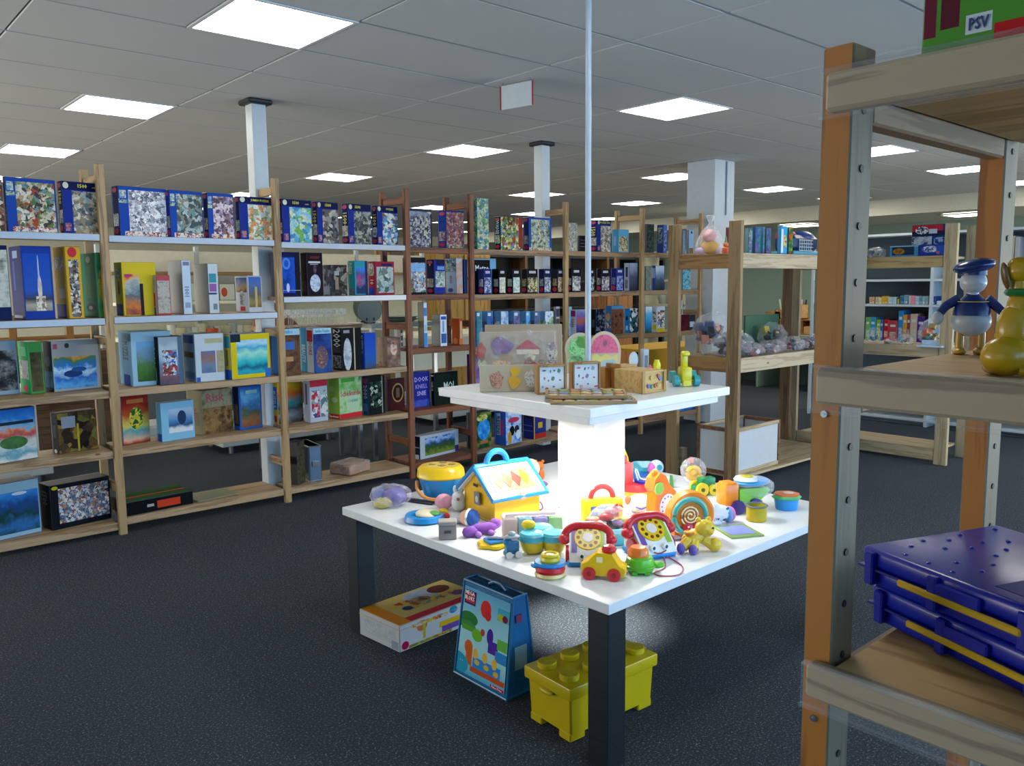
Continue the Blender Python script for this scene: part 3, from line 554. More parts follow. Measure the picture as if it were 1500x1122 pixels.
# --- third level
V0, V1, V2, V3, V4, V5, V6 = [z[2] for z in LZ]
gV = 'boxes along the third shelf'
carton(V0, -18, -14, 27, 500, 'pale box with black-and-white face photo cut by left photo edge', [('R', 0, 0, 1, 1, '#8aa0b4'), ('R', 0, .08, .95, .82, ('n', 3, '#1c2024 #34383c #8a8c90 #c8c8c4'))], '#6a8098', grp=gV, yaw=8, yb=581)
carton(V0, 28, 46, 64, 501, 'green puzzle box with cow photo on spine, left of dolphin puzzle', [('R', 0, 0, 1, 1, '#3f8c48'), ('R', .1, .05, .9, .8, ('n', 4, '#2c3020 #4a4a34 #6a5a40'))], [('R', 0, 0, 1, 1, '#1f9a5c'), ('R', .1, .28, .9, .64, ('n', 5, '#2c3034 #b8bcc0 #50565c')), ('R', .3, .72, .75, .9, '#58c090'), ('E', .5, .1, .25, .06, '#c83050')], '#3f7c48', grp=gV, yaw=8, yb=578)
carton(V0, 64, 80, 146, 500, 'wide white puzzle box with blue waves and dolphins, orange sunset', [('R', 0, 0, 1, 1, '#9a9ea0'), ('R', .02, .05, .93, .68, ('g', .5, '0:#2a6ab0 .1:#58a0d8 .25:#2c60b8 .4:#a8d0e8 .5:#2470c0 .62:#4a7a40 .72:#d89a50')), ('E', .42, .34, .2, .07, '#203c70'), ('E', .55, .42, .16, .05, '#24508c'), ('R', .03, .84, .12, .94, '#a04868'), ('E', .32, .9, .05, .05, '#303c40')], [('R', 0, 0, 1, 1, '#16324c'), ('R', .1, .08, .9, .4, ('n', 4, '#2a70b8 #60a8d8')), ('E', .5, .6, .3, .1, '#3a6078')], '#8a9098', grp=gV, yaw=9, yb=575)
carton(V1, 174, 185, 251, 487, 'large light blue puzzle box with green valley, right of first ladder', [('R', 0, 0, 1, 1, '#8fb8d4'), ('R', .12, .08, .6, .82, ('g', .5, '0:#2c4a24 .35:#4a7a3c .55:#6a8a9c .8:#6aa4d8'))], [('R', 0, 0, 1, 1, '#7fb0d8'), ('R', .3, .0, .8, .2, '#2450a8')], '#9ac0d8', grp=gV, inset=.08, tx=[('PUZZLE', 's', .5, .65, .4, '#2c4a68', -1, .35)])
carton(V1, 210, 225, 268, 494, 'black-spined puzzle box with a blue carnival crowd, second in bay', [('R', 0, 0, 1, 1, ('g', .5, '0:#3a4460 .2:#7a5a60 .45:#5a88b8 .7:#a8bcc8 .9:#8a9cb0')), ('R', .15, .2, .75, .72, ('c', 9, '#3a70c0 #a8c0d8 #a04850 #c8d0d4 #5a4440 #6a98c8')), ('R', .8, 0, 1, 1, '#4a6480')], [('R', 0, 0, 1, 1, '#141c26'), ('R', .2, .8, .75, .94, '#b83048'), ('R', .15, .05, .8, .35, ('n', 5, '#4a5a70 #8a9ab0'))], '#28343c', grp=gV, inset=.01, tx=[('1000', 's', .5, .6, .5, '#e8e8e8', -1, .36)])
carton(V1, 268, 279, 328, 490, 'white and pale blue puzzle box with small bridge picture', [('R', 0, 0, 1, 1, '#b4c4d4'), ('R', .2, .18, .7, .64, ('g', .5, '0:#2c4a80 .3:#6a80a0 .5:#8a6a60 .7:#3a70b8')), ('R', .74, .18, .98, .64, ('n', 5, '#8a8468 #b0aa88')), ('R', .35, .8, .95, .9, '#a8a888'), ('R', .0, .0, .15, .1, '#3058b0')], [('R', 0, 0, 1, 1, '#8ab0d8'), ('R', .1, .8, .9, .97, '#2450a8'), ('R', .1, .5, .9, .62, '#5a5c50'), ('R', .1, .05, .9, .2, '#5a88c0')], '#a8b8c4', grp=gV, inset=.02)
carton(V1, 328, 340, 396, 490, 'yellow puzzle box with turquoise underwater and sky picture', [('R', 0, 0, 1, 1, '#c8b818'), ('R', .15, .1, .93, .86, ('g', .25, '0:#0c7a98 .15:#2ca0b8 .25:#186080 .38:#30b4c0 .58:#98d8c8 .68:#38a0d0 .8:#a8d4e8 1:#2080c8')), ('R', 0, .82, .25, 1, '#182838'), ('R', .85, 0, 1, .2, '#2468b8')], [('R', 0, 0, 1, 1, '#b8a828'), ('R', .1, .7, .9, .95, '#2c8aa0'), ('R', 0, 0, 1, .22, '#2450b8'), ('R', .3, .3, .6, .65, '#5a7a50')], '#2858b0', grp=gV, yaw=7, yb=557)
carton(V2, 398, 408, 440, 482, 'puzzle box with brown treasure chest under light blue title strip', [('R', 0, 0, 1, 1, ('n', 3, '#3c2c28 #6a4c38 #2c2428')), ('R', 0, .86, 1, 1, '#98c4dc'), ('R', .1, .55, .7, .72, '#3a68b0'), ('R', .1, .3, .6, .4, '#a88858')], [('R', 0, 0, 1, 1, '#2460a8')], '#3c3430', grp=gV, tx=[('Jumbo', 'f', .3, .93, .08, '#2a88c0', 0, .7)])
carton(V2, 440, 455, 486, 481, 'puzzle box with golden swirl picture and half blue half white spine', [('R', 0, 0, 1, 1, ('n', 3, '#1c2c68 #28448c #2c6098')), ('E', .45, .35, .32, .25, ('n', 6, '#c8a040 #4a4468 #a87840')), ('R', 0, .87, 1, 1, '#a8d0e4')], [('R', 0, 0, 1, 1, '#4aa4d4'), ('R', .5, 0, 1, 1, '#dce4ec'), ('R', .52, .7, .95, .95, '#c02840')], '#2c4c7c', grp=gV, tx=[('Jumbo Puzzle', 'f', .5, .93, .08, '#2a88c0'), ('BEAUTY', 's', .25, .42, .25, '#e0ecf4', -1, .4), ('DOOKS', 's', .76, .6, .25, '#a03048', -1, .4)])
carton(V2, 486, 497, 530, 481, 'black puzzle box with grey-white ghostly figure and number spine', [('R', 0, 0, 1, 1, '#12161c'), ('E', .28, .38, .2, .38, ('n', 4, '#8a9aac #c4ccd4 #5a6878')), ('R', .1, .88, .4, .95, '#8a9098'), ('R', .6, 0, .66, 1, '#b8b090')], [('R', 0, 0, 1, 1, '#1c2024'), ('R', .1, .05, .9, .35, ('c', 14, '#a8acb0 #3c4044 #6a7074')), ('R', .15, .42, .85, .55, '#4a4c50')], '#14181c', grp=gV, tx=[('2000', 's', .5, .76, .7, '#e8e8e8', -1, .42)])
carton(V2, 522, 531, 551, 488, 'bright blue puzzle box lettered PUZZLE on its spine, with blue reef', [('R', 0, 0, 1, 1, ('g', .4, '0:#4a4c48 .15:#2c5a9c .4:#2858b8 .9:#1c48b8'))], [('R', 0, 0, 1, 1, '#1c58d0')], '#1c40a0', grp=gV, inset=.02, tx=[('PUZZLE', 's', .5, .68, .5, '#f0f4f8', -1, .5)])
carton(V2, 554, 564, 587, 495, 'beige-brown puzzle box with red rider picture beside brown ladder', [('R', 0, 0, 1, 1, ('n', 4, '#4a3c3c #7a6058 #a89080')), ('E', .5, .62, .25, .22, ('n', 6, '#b83828 #d8ccc0 #8a3028'))], [('R', 0, 0, 1, 1, ('n', 4, '#9a8068 #b09880 #7a6050'))], '#6a5448', grp=gV, inset=.02)
carton(V3, 582, 584, 591, 474, 'white box with dark photo squares behind the first brown ladder', [('R', 0, 0, 1, 1, '#b8b4ac'), ('R', .2, .6, .8, .85, '#4a4440'), ('R', .2, .3, .8, .5, '#3c3a38'), ('R', .2, .05, .8, .22, '#54504c')], '#98948c', grp=gV, inset=.15)
carton(V3, 612, 619, 626, 443, 'tall white narrow box end with blue stripe, left in brown bay', [('R', 0, 0, 1, 1, '#c8d4e0'), ('R', .1, 0, .9, .32, '#3a88d8'), ('R', .1, .7, .9, .88, '#4a78c0'), ('R', .2, .36, .8, .5, '#98b8dc')], '#8a8470', grp=gV, inset=.03, yaw=0)
carton(V3, 633, 643, 655, 461, 'white box with blue printed label, centre of brown bay', [('R', 0, 0, 1, 1, '#d0d8e0'), ('R', .15, .1, .9, .4, '#3860a0'), ('R', .15, .84, .9, .94, '#3058b0'), ('R', .35, .45, .6, .8, '#7a98c8')], '#a0a498', grp=gV, inset=.02)
carton(V3, 662, 671, 678, 467, 'orange box with white label, beside the second brown ladder', [('R', 0, 0, 1, 1, '#b84c18'), ('R', .3, .25, .8, .9, '#c8a888'), ('R', 0, 0, 1, .25, '#c87038')], [('R', 0, 0, 1, 1, '#b85420'), ('E', .5, .15, .3, .12, '#d08050')], '#5a3424', grp=gV)
tv = [(V4, 692, 697, 706, 456, 'teal seascape', '#2c6a78 #4a90a0 #1c4c60'), (V4, 706, 713, 723, 456, 'dark blue dusk lake', '#1c3c70 #3a68a8 #5a6a80'), (V4, 724, 733, 745, 456, 'white and blue snowy peak', '#3a80c8 #c4d8e8 #203c60'),
      (V4, 745, 752, 762, 456, 'violet-blue village at night', '#3c4a80 #7a78a0 #2c3050'), (V4, 762, 770, 777, 456, 'bright blue waterfall', '#2c80c8 #68b0e0 #204878'), (V4, 777, 783, 790, 456, 'navy street scene', '#1c2c54 #5a6a94 #3c4860'), (V4, 790, 798, 811, 456, 'white sky and green palm coast', '#4a90c8 #d8e4ec #4a7a3c #88b848')]
for z, a, b, c, yt, ds, pal in tv:
    carton(z, a, b, c, yt, 'third-shelf puzzle box with '+ds+', behind the wooden puzzles', [('R', 0, 0, 1, 1, ('n', 3.5, pal)), ('R', .1, .86, .6, .95, '#c8d4dc')], [('R', 0, 0, 1, 1, '#5a98d0'), ('R', .1, .1, .9, .7, ('n', 5, pal))], '#4a78a8', grp='photo puzzles on the third shelf')
carton(V4, 812, 814, 820, 449, 'white box with dark photo squares touching the far ladder, third shelf', [('R', 0, 0, 1, 1, '#a8a8a8'), ('R', .1, .7, .9, .93, '#3a3c50'), ('R', .1, .4, .9, .64, '#5a4a4c'), ('R', .1, .05, .9, .34, '#34384c')], '#98989c', grp=gV)
carton(V5, 826, 830, 838, 449, 'pale blue slim box right of the far ladder, third shelf', [('R', 0, 0, 1, 1, ('n', 3, '#8ab0cc #b0c8d8 #5a88b0'))], '#8aa4b8', grp=gV, inset=.1)
carton(V5, 833, 844, 864, 454, 'puzzle box with purple-pink sunset and white lettered spine behind pole', [('R', 0, 0, 1, 1, ('g', .5, '0:#2c2454 .4:#5a4a98 .6:#b0604c .8:#6a68b0 1:#98a0c8'))], [('R', 0, 0, 1, 1, '#b8bccc'), ('R', .1, .75, .9, .97, '#8a3070')], '#98a0b0', grp=gV, inset=.03, tx=[('1000', 's', .5, .5, .45, '#303858', -1, .3)])
carton(V5, 864, 873, 886, 453, 'black puzzle box with night sky picture, right of the hanging pole', [('R', 0, 0, 1, 1, ('c', 9, '#161c2c #2c3850 #0c1018 #6a7488'))], [('R', 0, 0, 1, 1, '#14181c'), ('R', .2, .3, .8, .6, '#3a4450')], '#10141c', grp=gV)
carton(V5, 886, 896, 913, 448, 'blue puzzle box with brown portrait and light blue top band', [('R', 0, 0, 1, 1, ('n', 4, '#4a3024 #7a5038 #2c1c18')), ('R', 0, .88, 1, 1, '#4a88b8')], [('R', 0, 0, 1, 1, '#3a70a8'), ('E', .5, .6, .3, .14, '#c89858'), ('R', .1, .2, .9, .4, ('c', 12, BL))], '#2c5078', grp=gV)
carton(V5, 914, 923, 934, 452, 'bright cyan puzzle box with zebra picture beside third pine ladder', [('R', 0, 0, 1, 1, ('c', 6, '#1c2c30 #3a5a50 #d0d8d8 #205070'))], [('R', 0, 0, 1, 1, '#1c88d8'), ('E', .5, .6, .2, .1, '#203040'), ('E', .5, .2, .2, .1, '#c8dce8')], '#2468a8', grp=gV)
carton(V6, 941, 946, 955, 449, 'white-topped puzzle box with blue waterfall, right of third pine ladder', [('R', 0, 0, 1, 1, ('g', .4, '0:#2c5a30 .3:#2880c8 .7:#58b0e0 .9:#c8d8e0'))], '#a8c0d0', grp=gV)
carton(V6, 955, 963, 974, 449, 'puzzle box with circus crowd and yellow foot beside broad pine post', [('R', 0, 0, 1, 1, '#b0c0d0'), ('R', .1, .2, .95, .85, ('c', 9, '#4a80c0 #c8a870 #8a4838 #d8dce0 #3a5a48')), ('R', 0, 0, 1, .16, '#c8b828')], [('R', 0, 0, 1, 1, '#c0ccd8'), ('R', .1, .1, .9, .3, '#c8c020'), ('R', .2, .4, .8, .8, ('c', 12, BL))], '#a8b4c0', grp=gV)
carton(V6, 993, 996, 1009, 461, 'dark red box on the third shelf behind the broad pine post', [('R', 0, 0, 1, 1, ('n', 3, '#3c1420 #5a2030'))], '#3c1820', grp=gV)
carton(V6, 1009, 1011, 1018, 461, 'dark box with white label behind the broad pine post', [('R', 0, 0, 1, 1, '#2c3034'), ('R', .1, .2, .9, .55, '#a8b8c8')], '#24282c', grp=gV)
carton(V6, 991, 993, 1000, 440, 'white box with dark photo at back of third shelf near pillar', [('R', 0, 0, 1, 1, '#a8b8d0'), ('R', .15, .1, .8, .7, '#2c3450')], '#98a8b8', grp=gV, inset=.15)
# --- fourth level
X0, X1, X2, X3, X4, X5, X6 = [z[3] for z in LZ]
gX = 'boxes along the fourth shelf'
carton(X0, -24, -12, 54, 603, 'large blue game box with green island and red mountains, left photo edge', [('R', 0, 0, 1, 1, ('g', .5, '0:#c8d0d0 .15:#5a98b0 .3:#b8c8cc .5:#a0484c .58:#c87048 .65:#78a8c8 .8:#2a78c8 1:#1c60b8')), ('E', .5, .36, .3, .12, ('n', 8, '#2c5a34 #4a7a48')), ('R', .05, .7, .95, .76, '#1c2c40')], '#2a78b8', grp=gX, yaw=14, yb=682)
carton(X0, 75, 87, 143, 606, 'dark puzzle box with yellow-lit tavern collage and handwritten price note', [('R', 0, 0, 1, 1, ('c', 3.5, '#2c2420 #5a4a28 #8a7430 #1c1a1c #4a3830 #6a6a30')), ('R', .1, .62, .45, .9, '#8a94a8'), ('R', .48, .0, .53, .7, '#b0a030')], [('R', 0, 0, 1, 1, '#101820'), ('E', .5, .06, .2, .05, '#b8b8b8'), ('R', .25, .4, .7, .7, '#2c3838')], '#14181c', grp=gX, yaw=12, yb=666)
carton(X1, 174, 181, 219, 578, 'red game box with yellow-green parrot balloon on a sunset', [('R', 0, 0, 1, 1, ('g', .3, '0:#a03024 .1:#c8a890 .25:#4a98a0 .38:#c8c060 .6:#b04a28 .8:#8a241c 1:#701c1c')), ('E', .52, .5, .25, .22, ('c', 9, '#b8b838 #2c5a30 #d8c848 #3c6a40')), ('R', .2, .8, .8, .88, '#a86a3c')], '#6a1c20', grp=gX, yaw=16, yb=653)
carton(X1, 229, 238, 285, 591, 'light blue low puzzle box with sailing ship in pale frame', [('R', 0, 0, 1, 1, '#78b4d8'), ('R', .22, .2, .95, .82, ('g', .2, '0:#d4dce4 .3:#c8d4e0 .38:#2c5484 .5:#4a80b4 .8:#a0bcd8')), ('E', .62, .58, .13, .18, '#22385c')], [('R', 0, 0, 1, 1, '#6aacd8'), ('R', 0, 0, 1, .2, '#2458b0')], '#88b8d8', grp=gX, yaw=8, yb=648)
carton(X1, 274, 298, 341, 573, 'thick grey-beige board game box titled Risk with brown battle scene', [('R', 0, 0, 1, 1, ('n', 3, '#2c2018 #5a4630 #8a7048 #3c2c20')), ('R', 0, .6, 1, 1, ('n', 4, '#6a6a54 #8a8870 #5a5844'))], [('R', 0, 0, 1, 1, '#8a8468'), ('R', .3, .2, .8, .5, '#7a7460')], '#8a8468', grp=gX, yaw=12, yb=638, maxd=.3, tx=[('Risk', 'f', .42, .82, .2, '#8c1c44', 0, .8), ('Risk', 's', .5, .45, .3, '#8c2c44', 1, .3)])
carton(X1, 341, 352, 384, 567, 'blue game box with orange mountain battle, left of the second ladder', [('R', 0, 0, 1, 1, '#2858a8'), ('R', .08, .06, .92, .95, ('g', .6, '0:#6a4030 .2:#8a6040 .4:#4a5a48 .55:#3a70a8 .75:#58a0d0 .95:#2868b8')), ('R', .3, .82, .8, .9, '#88b8b8')], [('R', 0, 0, 1, 1, '#1c2c50'), ('R', .2, .15, .8, .6, ('n', 6, '#3c3c34 #706a50')), ('R', 0, 0, 1, .1, '#2858b8')], '#2450a0', grp=gX, yaw=10, yb=631)
carton(X2, 397, 408, 444, 561, 'game box with red-yellow sunset and blue-yellow spine behind second ladder', [('R', 0, 0, 1, 1, ('g', .4, '0:#3c3c40 .2:#8a9098 .35:#4a5050 .5:#3c8a90 .7:#c85820 .9:#c8a028'))], [('R', 0, 0, 1, 1, '#d8b828'), ('R', 0, .35, 1, .9, '#2078c8'), ('R', .2, .05, .8, .2, '#c02838')], '#c8b038', grp=gX, yaw=8, yb=622, tx=[('PUZZLE', 's', .5, .6, .4, '#e0e8f0', -1, .4)])
carton(X2, 445, 455, 480, 553, 'white toy box with red cap banner and blue robot pieces', [('R', 0, 0, 1, 1, '#a8b4c8'), ('R', 0, .78, 1, 1, '#b02c40'), ('R', .1, .1, .55, .7, ('c', 8, '#c8d0dc #c02c3c #2c4a9c #dce0e8 #8a98a8')), ('R', .6, .1, .98, .7, ('c', 7, '#a8bcc0 #5a7888 #c8d4d8'))], [('R', 0, 0, 1, 1, '#b4bcd0'), ('R', .3, .4, .6, .85, '#5a5c78')], '#a8b0c0', grp=gX, yaw=8, yb=620)
carton(X2, 480, 498, 530, 552, 'thick green science kit box titled Scheikunde with red foot', [('R', 0, 0, 1, 1, ('n', 3, '#5aa850 #88b878 #a8c8a0 #4a9848')), ('R', 0, 0, 1, .12, '#c02838'), ('E', .6, .35, .3, .22, '#a8c4a8'), ('R', .1, .85, .7, .95, '#4a9c40')], [('R', 0, 0, 1, 1, '#88b048'), ('R', 0, 0, 1, .12, '#b02838'), ('E', .6, .45, .25, .06, '#b8c490'), ('E', .4, .7, .25, .06, '#a0b870')], '#5a9c48', grp=gX, yaw=12, yb=615, tx=[('Scheikunde', 'f', .5, .58, .13, '#b01c50', 0, .9), ('CHEMIE', 'f', .6, .4, .07, '#50a890', 0, .5), ('Experiment', 's', .5, .06, .05, '#e8e0e0')])
carton(X2, 530, 541, 564, 552, 'black puzzle box with white flower burst, blue-edged spine', [('R', 0, 0, 1, 1, '#12181c'), ('R', .08, .2, .8, .85, ('c', 10, '#1c3c34 #101c1c #a8b8a8 #2c5040 #0c1414')), ('R', .8, .02, .86, 1, '#8a8a88')], [('R', 0, 0, 1, 1, '#204478'), ('R', .2, .82, .8, .94, '#c04050'), ('R', .2, .1, .8, .3, '#3c6898')], '#14181c', grp=gX, yaw=8, yb=609, tx=[('2000', 's', .5, .6, .5, '#c8a0a8', -1, .36)])
carton(X2, 562, 568, 593, 556, 'dark maroon box with golden ring emblem beside the brown ladder', [('R', 0, 0, 1, 1, ('n', 3, '#2c1418 #481c24 #341820')), ('E', .6, .55, .33, .3, '#a08858'), ('E', .6, .55, .27, .25, '#2c1418'), ('R', .5, .4, .7, .7, '#6a5840')], '#241418', grp=gX, yaw=6, yb=603)
carton(X3, 594, 605, 630, 546, 'royal blue book-box with rows of violet lettering, in the brown bay', [('R', 0, 0, 1, 1, '#242c8c'), ('R', .05, .0, .95, .2, ('n', 9, '#2c3ca0 #5060c0'))], '#20287c', grp=gX, yaw=8, yb=598, tx=[('DOOK', 'f', .5, .78, .13, '#a8a0e0', 0, .85), ('KNELL', 'f', .5, .58, .12, '#8c84d0', 0, .85), ('SNIE', 'f', .5, .38, .13, '#a8a0e0', 0, .85)])
carton(X3, 630, 637, 671, 547, 'black game box lettered DE MOL in pale green, brown bay', [('R', 0, 0, 1, 1, '#10201c'), ('R', 0, .95, 1, 1, '#0c1414')], [('R', 0, 0, 1, 1, '#0c1414'), ('R', .2, .9, .8, .94, '#c8ccc8')], '#0c1618', grp=gX, yaw=9, yb=595, tx=[('DE', 'f', .24, .48, .13, '#9cc4b8', 0, .22), ('MOL', 'f', .63, .56, .24, '#b4d0c8', 0, .5), ('WIE IS', 's', .5, .6, .4, '#a8b4b0', -1, .4)])
carton(X4, 684, 694, 706, 520, 'purple spined box just behind the second brown ladder', [('R', 0, 0, 1, 1, ('n', 3, '#4a3c70 #7a5a98 #8a90b8'))], [('R', 0, 0, 1, 1, '#3c2464')], '#5a4a80', grp=gX, inset=.08)
# --- lowest level
Y0, Y1, Y2, Y3, Y4, Y5, Y6 = [z[4] for z in LZ]
gY = 'boxes along the lowest shelf'
carton(Y0, -30, -12, 60, 712, 'pale framed puzzle box with blue lake and mountains, lowest shelf left', [('R', 0, 0, 1, 1, '#8ab0c8'), ('R', .12, .08, .97, .82, ('g', .5, '0:#24402c .2:#2c68a8 .4:#1c3c38 .6:#204888 .75:#2c78c8 .9:#3c8cd8')), ('E', .6, .78, .15, .03, '#c8d4dc')], '#6a98b8', grp=gY, yaw=10, yb=795)
carton(Y0, 59, 77, 163, 712, 'wide black puzzle box with crowded white-blue carnival picture', [('R', 0, 0, 1, 1, '#101620'), ('R', .13, .12, .97, .9, ('c', 13, '#98a8b8 #c4c8cc #5a7090 #a07868 #3c4454 #8c5048 #d8d4cc #54688c')), ('E', .08, .93, .05, .04, '#b0b020')], [('R', 0, 0, 1, 1, '#0e141c')], '#0e141c', grp=gY, yaw=9, yb=778, tx=[('1500', 's', .5, .7, .4, '#506070', -1, .3)])
carton(Y1, 175, 186, 284, 737, 'flat black game box with green baize lid and orange stripe', [('R', 0, 0, 1, 1, '#0e1216'), ('R', .45, .2, .8, .75, '#b83c24'), ('R', .3, .4, .4, .6, '#a8a8a8')], '#10141a', yaw=4, yb=757, dep=.27, name='board_game_box', grp=gY, top=[('R', 0, 0, 1, 1, '#1c4c20'), ('R', .0, .42, 1, .52, '#a84020')])
o = M().box(0, 0, 0, .30, .22, .012, .004).obj('flat_packet', plain('#7c7f66', .35), None, tuple(atz(322, 733, Y1+.001)), math.radians(8)); tag(o, 'thin grey-green plastic packet lying flat beside the green game box', 'packet')
o.location.y = 5.56
# dark leaning case and silver case
def aluminium_case(P, w, d, h, yaw, lab, m, edge):
    r = empty('case', P, yaw, lab, 'case'); M().box(0, 0, 0, w, d, h, .01).obj('shell', m, r)
    for z in (.0, h-.012): M().box(0, 0, z, w+.006, d+.006, .012, .004).obj('edge_band', edge, r)
    M().box(0, -d/2-.008, h*.42, w*.5, .012, h*.16, .003).obj('handle', edge, r)
    return r
P = atz(437, 712, Y2); carton(Y2, 421, 437, 447, 648, 'black box standing end-on behind the second ladder, lowest shelf', [('R', 0, 0, 1, 1, ('n', 5, '#2c2c24 #4a4834 #1c1c18'))], '#14161a', yaw=30, yb=711, grp=gY, maxd=.3)
P = atz(465, 704, Y2+.001); P.y += .13; aluminium_case(P, .10, .30, .265, math.radians(-8), 'silver aluminium case standing on end on the lowest shelf', plain('#8fa8c4', .25, .85), plain('#c8d0d8', .2, .9))
r = empty('wooden_box', atz(510, 690, Y2+.001), math.radians(18), 'small flat light wooden box wrapped in film on lowest shelf', 'box'); r.location.y = 5.55
WB = wood('#9c6c3c', '#6c4424', 0)
M().box(0, 0, 0, .24, .2, .07, .004).obj('box_body', WB, r); M().box(0, .02, .0705, .22, .16, .01, .004).obj('lid', WB, r); M().box(0, 0, -.0, .25, .21, .086, .012).obj('film_wrap', film(), r)
carton(Y3, 605, 616, 672, 640, 'white framed puzzle box with alpine meadow and blue mountains', [('R', 0, 0, 1, 1, '#b4bcc8'), ('R', .12, .12, .9, .88, ('g', .7, '0:#5a6a28 .2:#7a8a38 .4:#3c5a28 .55:#2c4a50 .65:#4a78b8 .8:#a8c0dc .9:#2c68c0')), ('R', .9, 0, 1, .3, '#4a3878')], [('R', 0, 0, 1, 1, '#1c2434'), ('R', .2, .0, .8, .2, '#b8bcc8'), ('R', .1, .5, .9, .53, '#8a98b0')], '#a8b0bc', grp=gY, yaw=10, yb=674)
carton(Y4, 683, 698, 720, 606, 'dark green toy box with bright blue cartoon swirl', [('R', 0, 0, 1, 1, ('n', 3, '#14301c #244c2c #8a9838')), ('E', .5, .52, .4, .3, ('n', 5, '#1c60c0 #2c90e0 #78c0e8')), ('R', .25, .12, .75, .22, '#b07048'), ('E', .4, .85, .35, .1, ('c', 10, '#a8b038 #5a6828 #c8c8a0'))], '#101c24', grp=gY, yaw=12, yb=659)
carton(Y4, 724, 741, 764, 604, 'blue and white action game box with red splash lettering', [('R', 0, 0, 1, 1, ('n', 4, '#2c5cb0 #88b0e0 #c8d8ec #2c6cc8')), ('E', .5, .72, .35, .08, '#c03858'), ('E', .4, .4, .15, .15, '#14181c'), ('E', .7, .42, .15, .12, '#2c3038'), ('E', .25, .2, .12, .2, '#c89028'), ('E', .78, .25, .14, .14, '#dce4ec')], [('R', 0, 0, 1, 1, '#2850a0'), ('R', .2, .3, .55, .95, '#98a8c0'), ('R', .55, .3, .75, .75, '#a83050')], '#2450a8', grp=gY, yaw=12, yb=653, tx=[('RESENI', 's', .35, .6, .3, '#182030', -1, .6), ('SMART', 'f', .4, .93, .1, '#e8f0f8', 0, .7)])
carton(Y4, 765, 782, 800, 606, 'dark blue game box with yellow spine edge and red foot', [('R', 0, 0, 1, 1, ('n', 3, '#1c2c6c #283c88 #4a2c68')), ('R', .35, .4, .7, .62, '#c8a828'), ('R', 0, 0, 1, .2, '#b83028'), ('R', 0, 0, .08, 1, '#c8a028')], [('R', 0, 0, 1, 1, '#1c2c70'), ('R', .1, .8, .9, .96, '#3c1c18'), ('R', .1, .3, .9, .33, '#5060a0'), ('R', .1, .5, .9, .53, '#5060a0')], '#1c2c6c', grp=gY, yaw=8, yb=644)
carton(Y5, 900, 907, 936, 609, 'dark purple box with white scribble below the upper display tier', [('R', 0, 0, 1, 1, '#181438'), ('R', .1, .3, .8, .6, ('c', 22, '#181438 #7a78a0 #241c50'))], '#141030', grp=gY, inset=.04)
r = carton(Y6, 984, 990, 1031, 590, 'wide bright blue flat box on lowest shelf beside the thick pillar', [('R', 0, 0, 1, 1, ('n', 3, '#1c58a8 #2c78c8 #4a98d8'))], '#1c4c98', '#1c58a8', grp=gY, inset=.04)
# ---------------------------------------------------------------- broad-post pine rack in the middle distance
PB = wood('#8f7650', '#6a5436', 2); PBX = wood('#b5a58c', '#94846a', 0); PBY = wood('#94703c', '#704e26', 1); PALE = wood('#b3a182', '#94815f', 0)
r = empty('pine_rack', (5.27, 3.5, 0), 0, 'broad-post pine rack with deep aprons holding bags, right of the display table', 'shelving')
def part(m, name, mat, x=5.27, y=3.5, par=None): return m.obj(name, mat, par or r, (-x, -y, 0))
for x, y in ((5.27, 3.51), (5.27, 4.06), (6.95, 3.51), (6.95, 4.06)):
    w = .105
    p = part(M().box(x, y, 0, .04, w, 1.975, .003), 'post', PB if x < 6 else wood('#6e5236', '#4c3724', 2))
part(M().box(5.27, 3.785, 1.63, .03, .445, .11, .002), 'side_apron', PBY); part(M().box(5.27, 3.785, .86, .03, .445, .11, .002), 'side_apron', PBY)
for z in (1.63, .86): part(M().box(6.11, 3.475, z, 1.64, .022, .11, .002), 'front_apron', PBX)
for z in (1.712, .935): part(M().box(6.11, 3.785, z, 1.63, .60, .02, .002), 'shelf', PALE)
part(M().box(6.12, 3.775, .05, 1.6, .62, .02, .002).box(5.35, 4.0, .0, .04, .04, .05).box(5.35, 3.6, .0, .04, .04, .05).box(6.85, 3.6, .0, .04, .04, .05), 'base_board', PALE)
part(M().box(5.36, 4.03, .07, .06, .05, .14), 'block', PALE)
PALEY = wood('#b3a182', '#94815f', 1)
r2 = empty('pine_rack', (7.15, 3.3, 0), 0, 'second broad-post pine rack, seen through the near rack under the toy car boxes', 'shelving')
for x, y in ((7.15, 2.74), (7.6, 2.74), (7.6, 4.1), (7.15, 4.1)):
    M().box(x-7.15, y-3.3, 0, .04, .10, 1.985, .003).obj('post', wood('#a99878', '#8a7858', 2), r2)
for z in (1.635, .89): M().box(.0, .12, z, .024, 1.25, .095, .002).obj('front_apron', PALEY if z < 1 else wood('#a08a5c', '#84693e', 1), r2); M().box(.22, .12, z+.07, .42, 1.25, .02).obj('shelf', PALE, r2)
M().box(.0, .12, .03, .02, 1.25, .1, .002).box(.23, .12, .1, .42, 1.25, .02).obj('base_board', PALEY, r2)
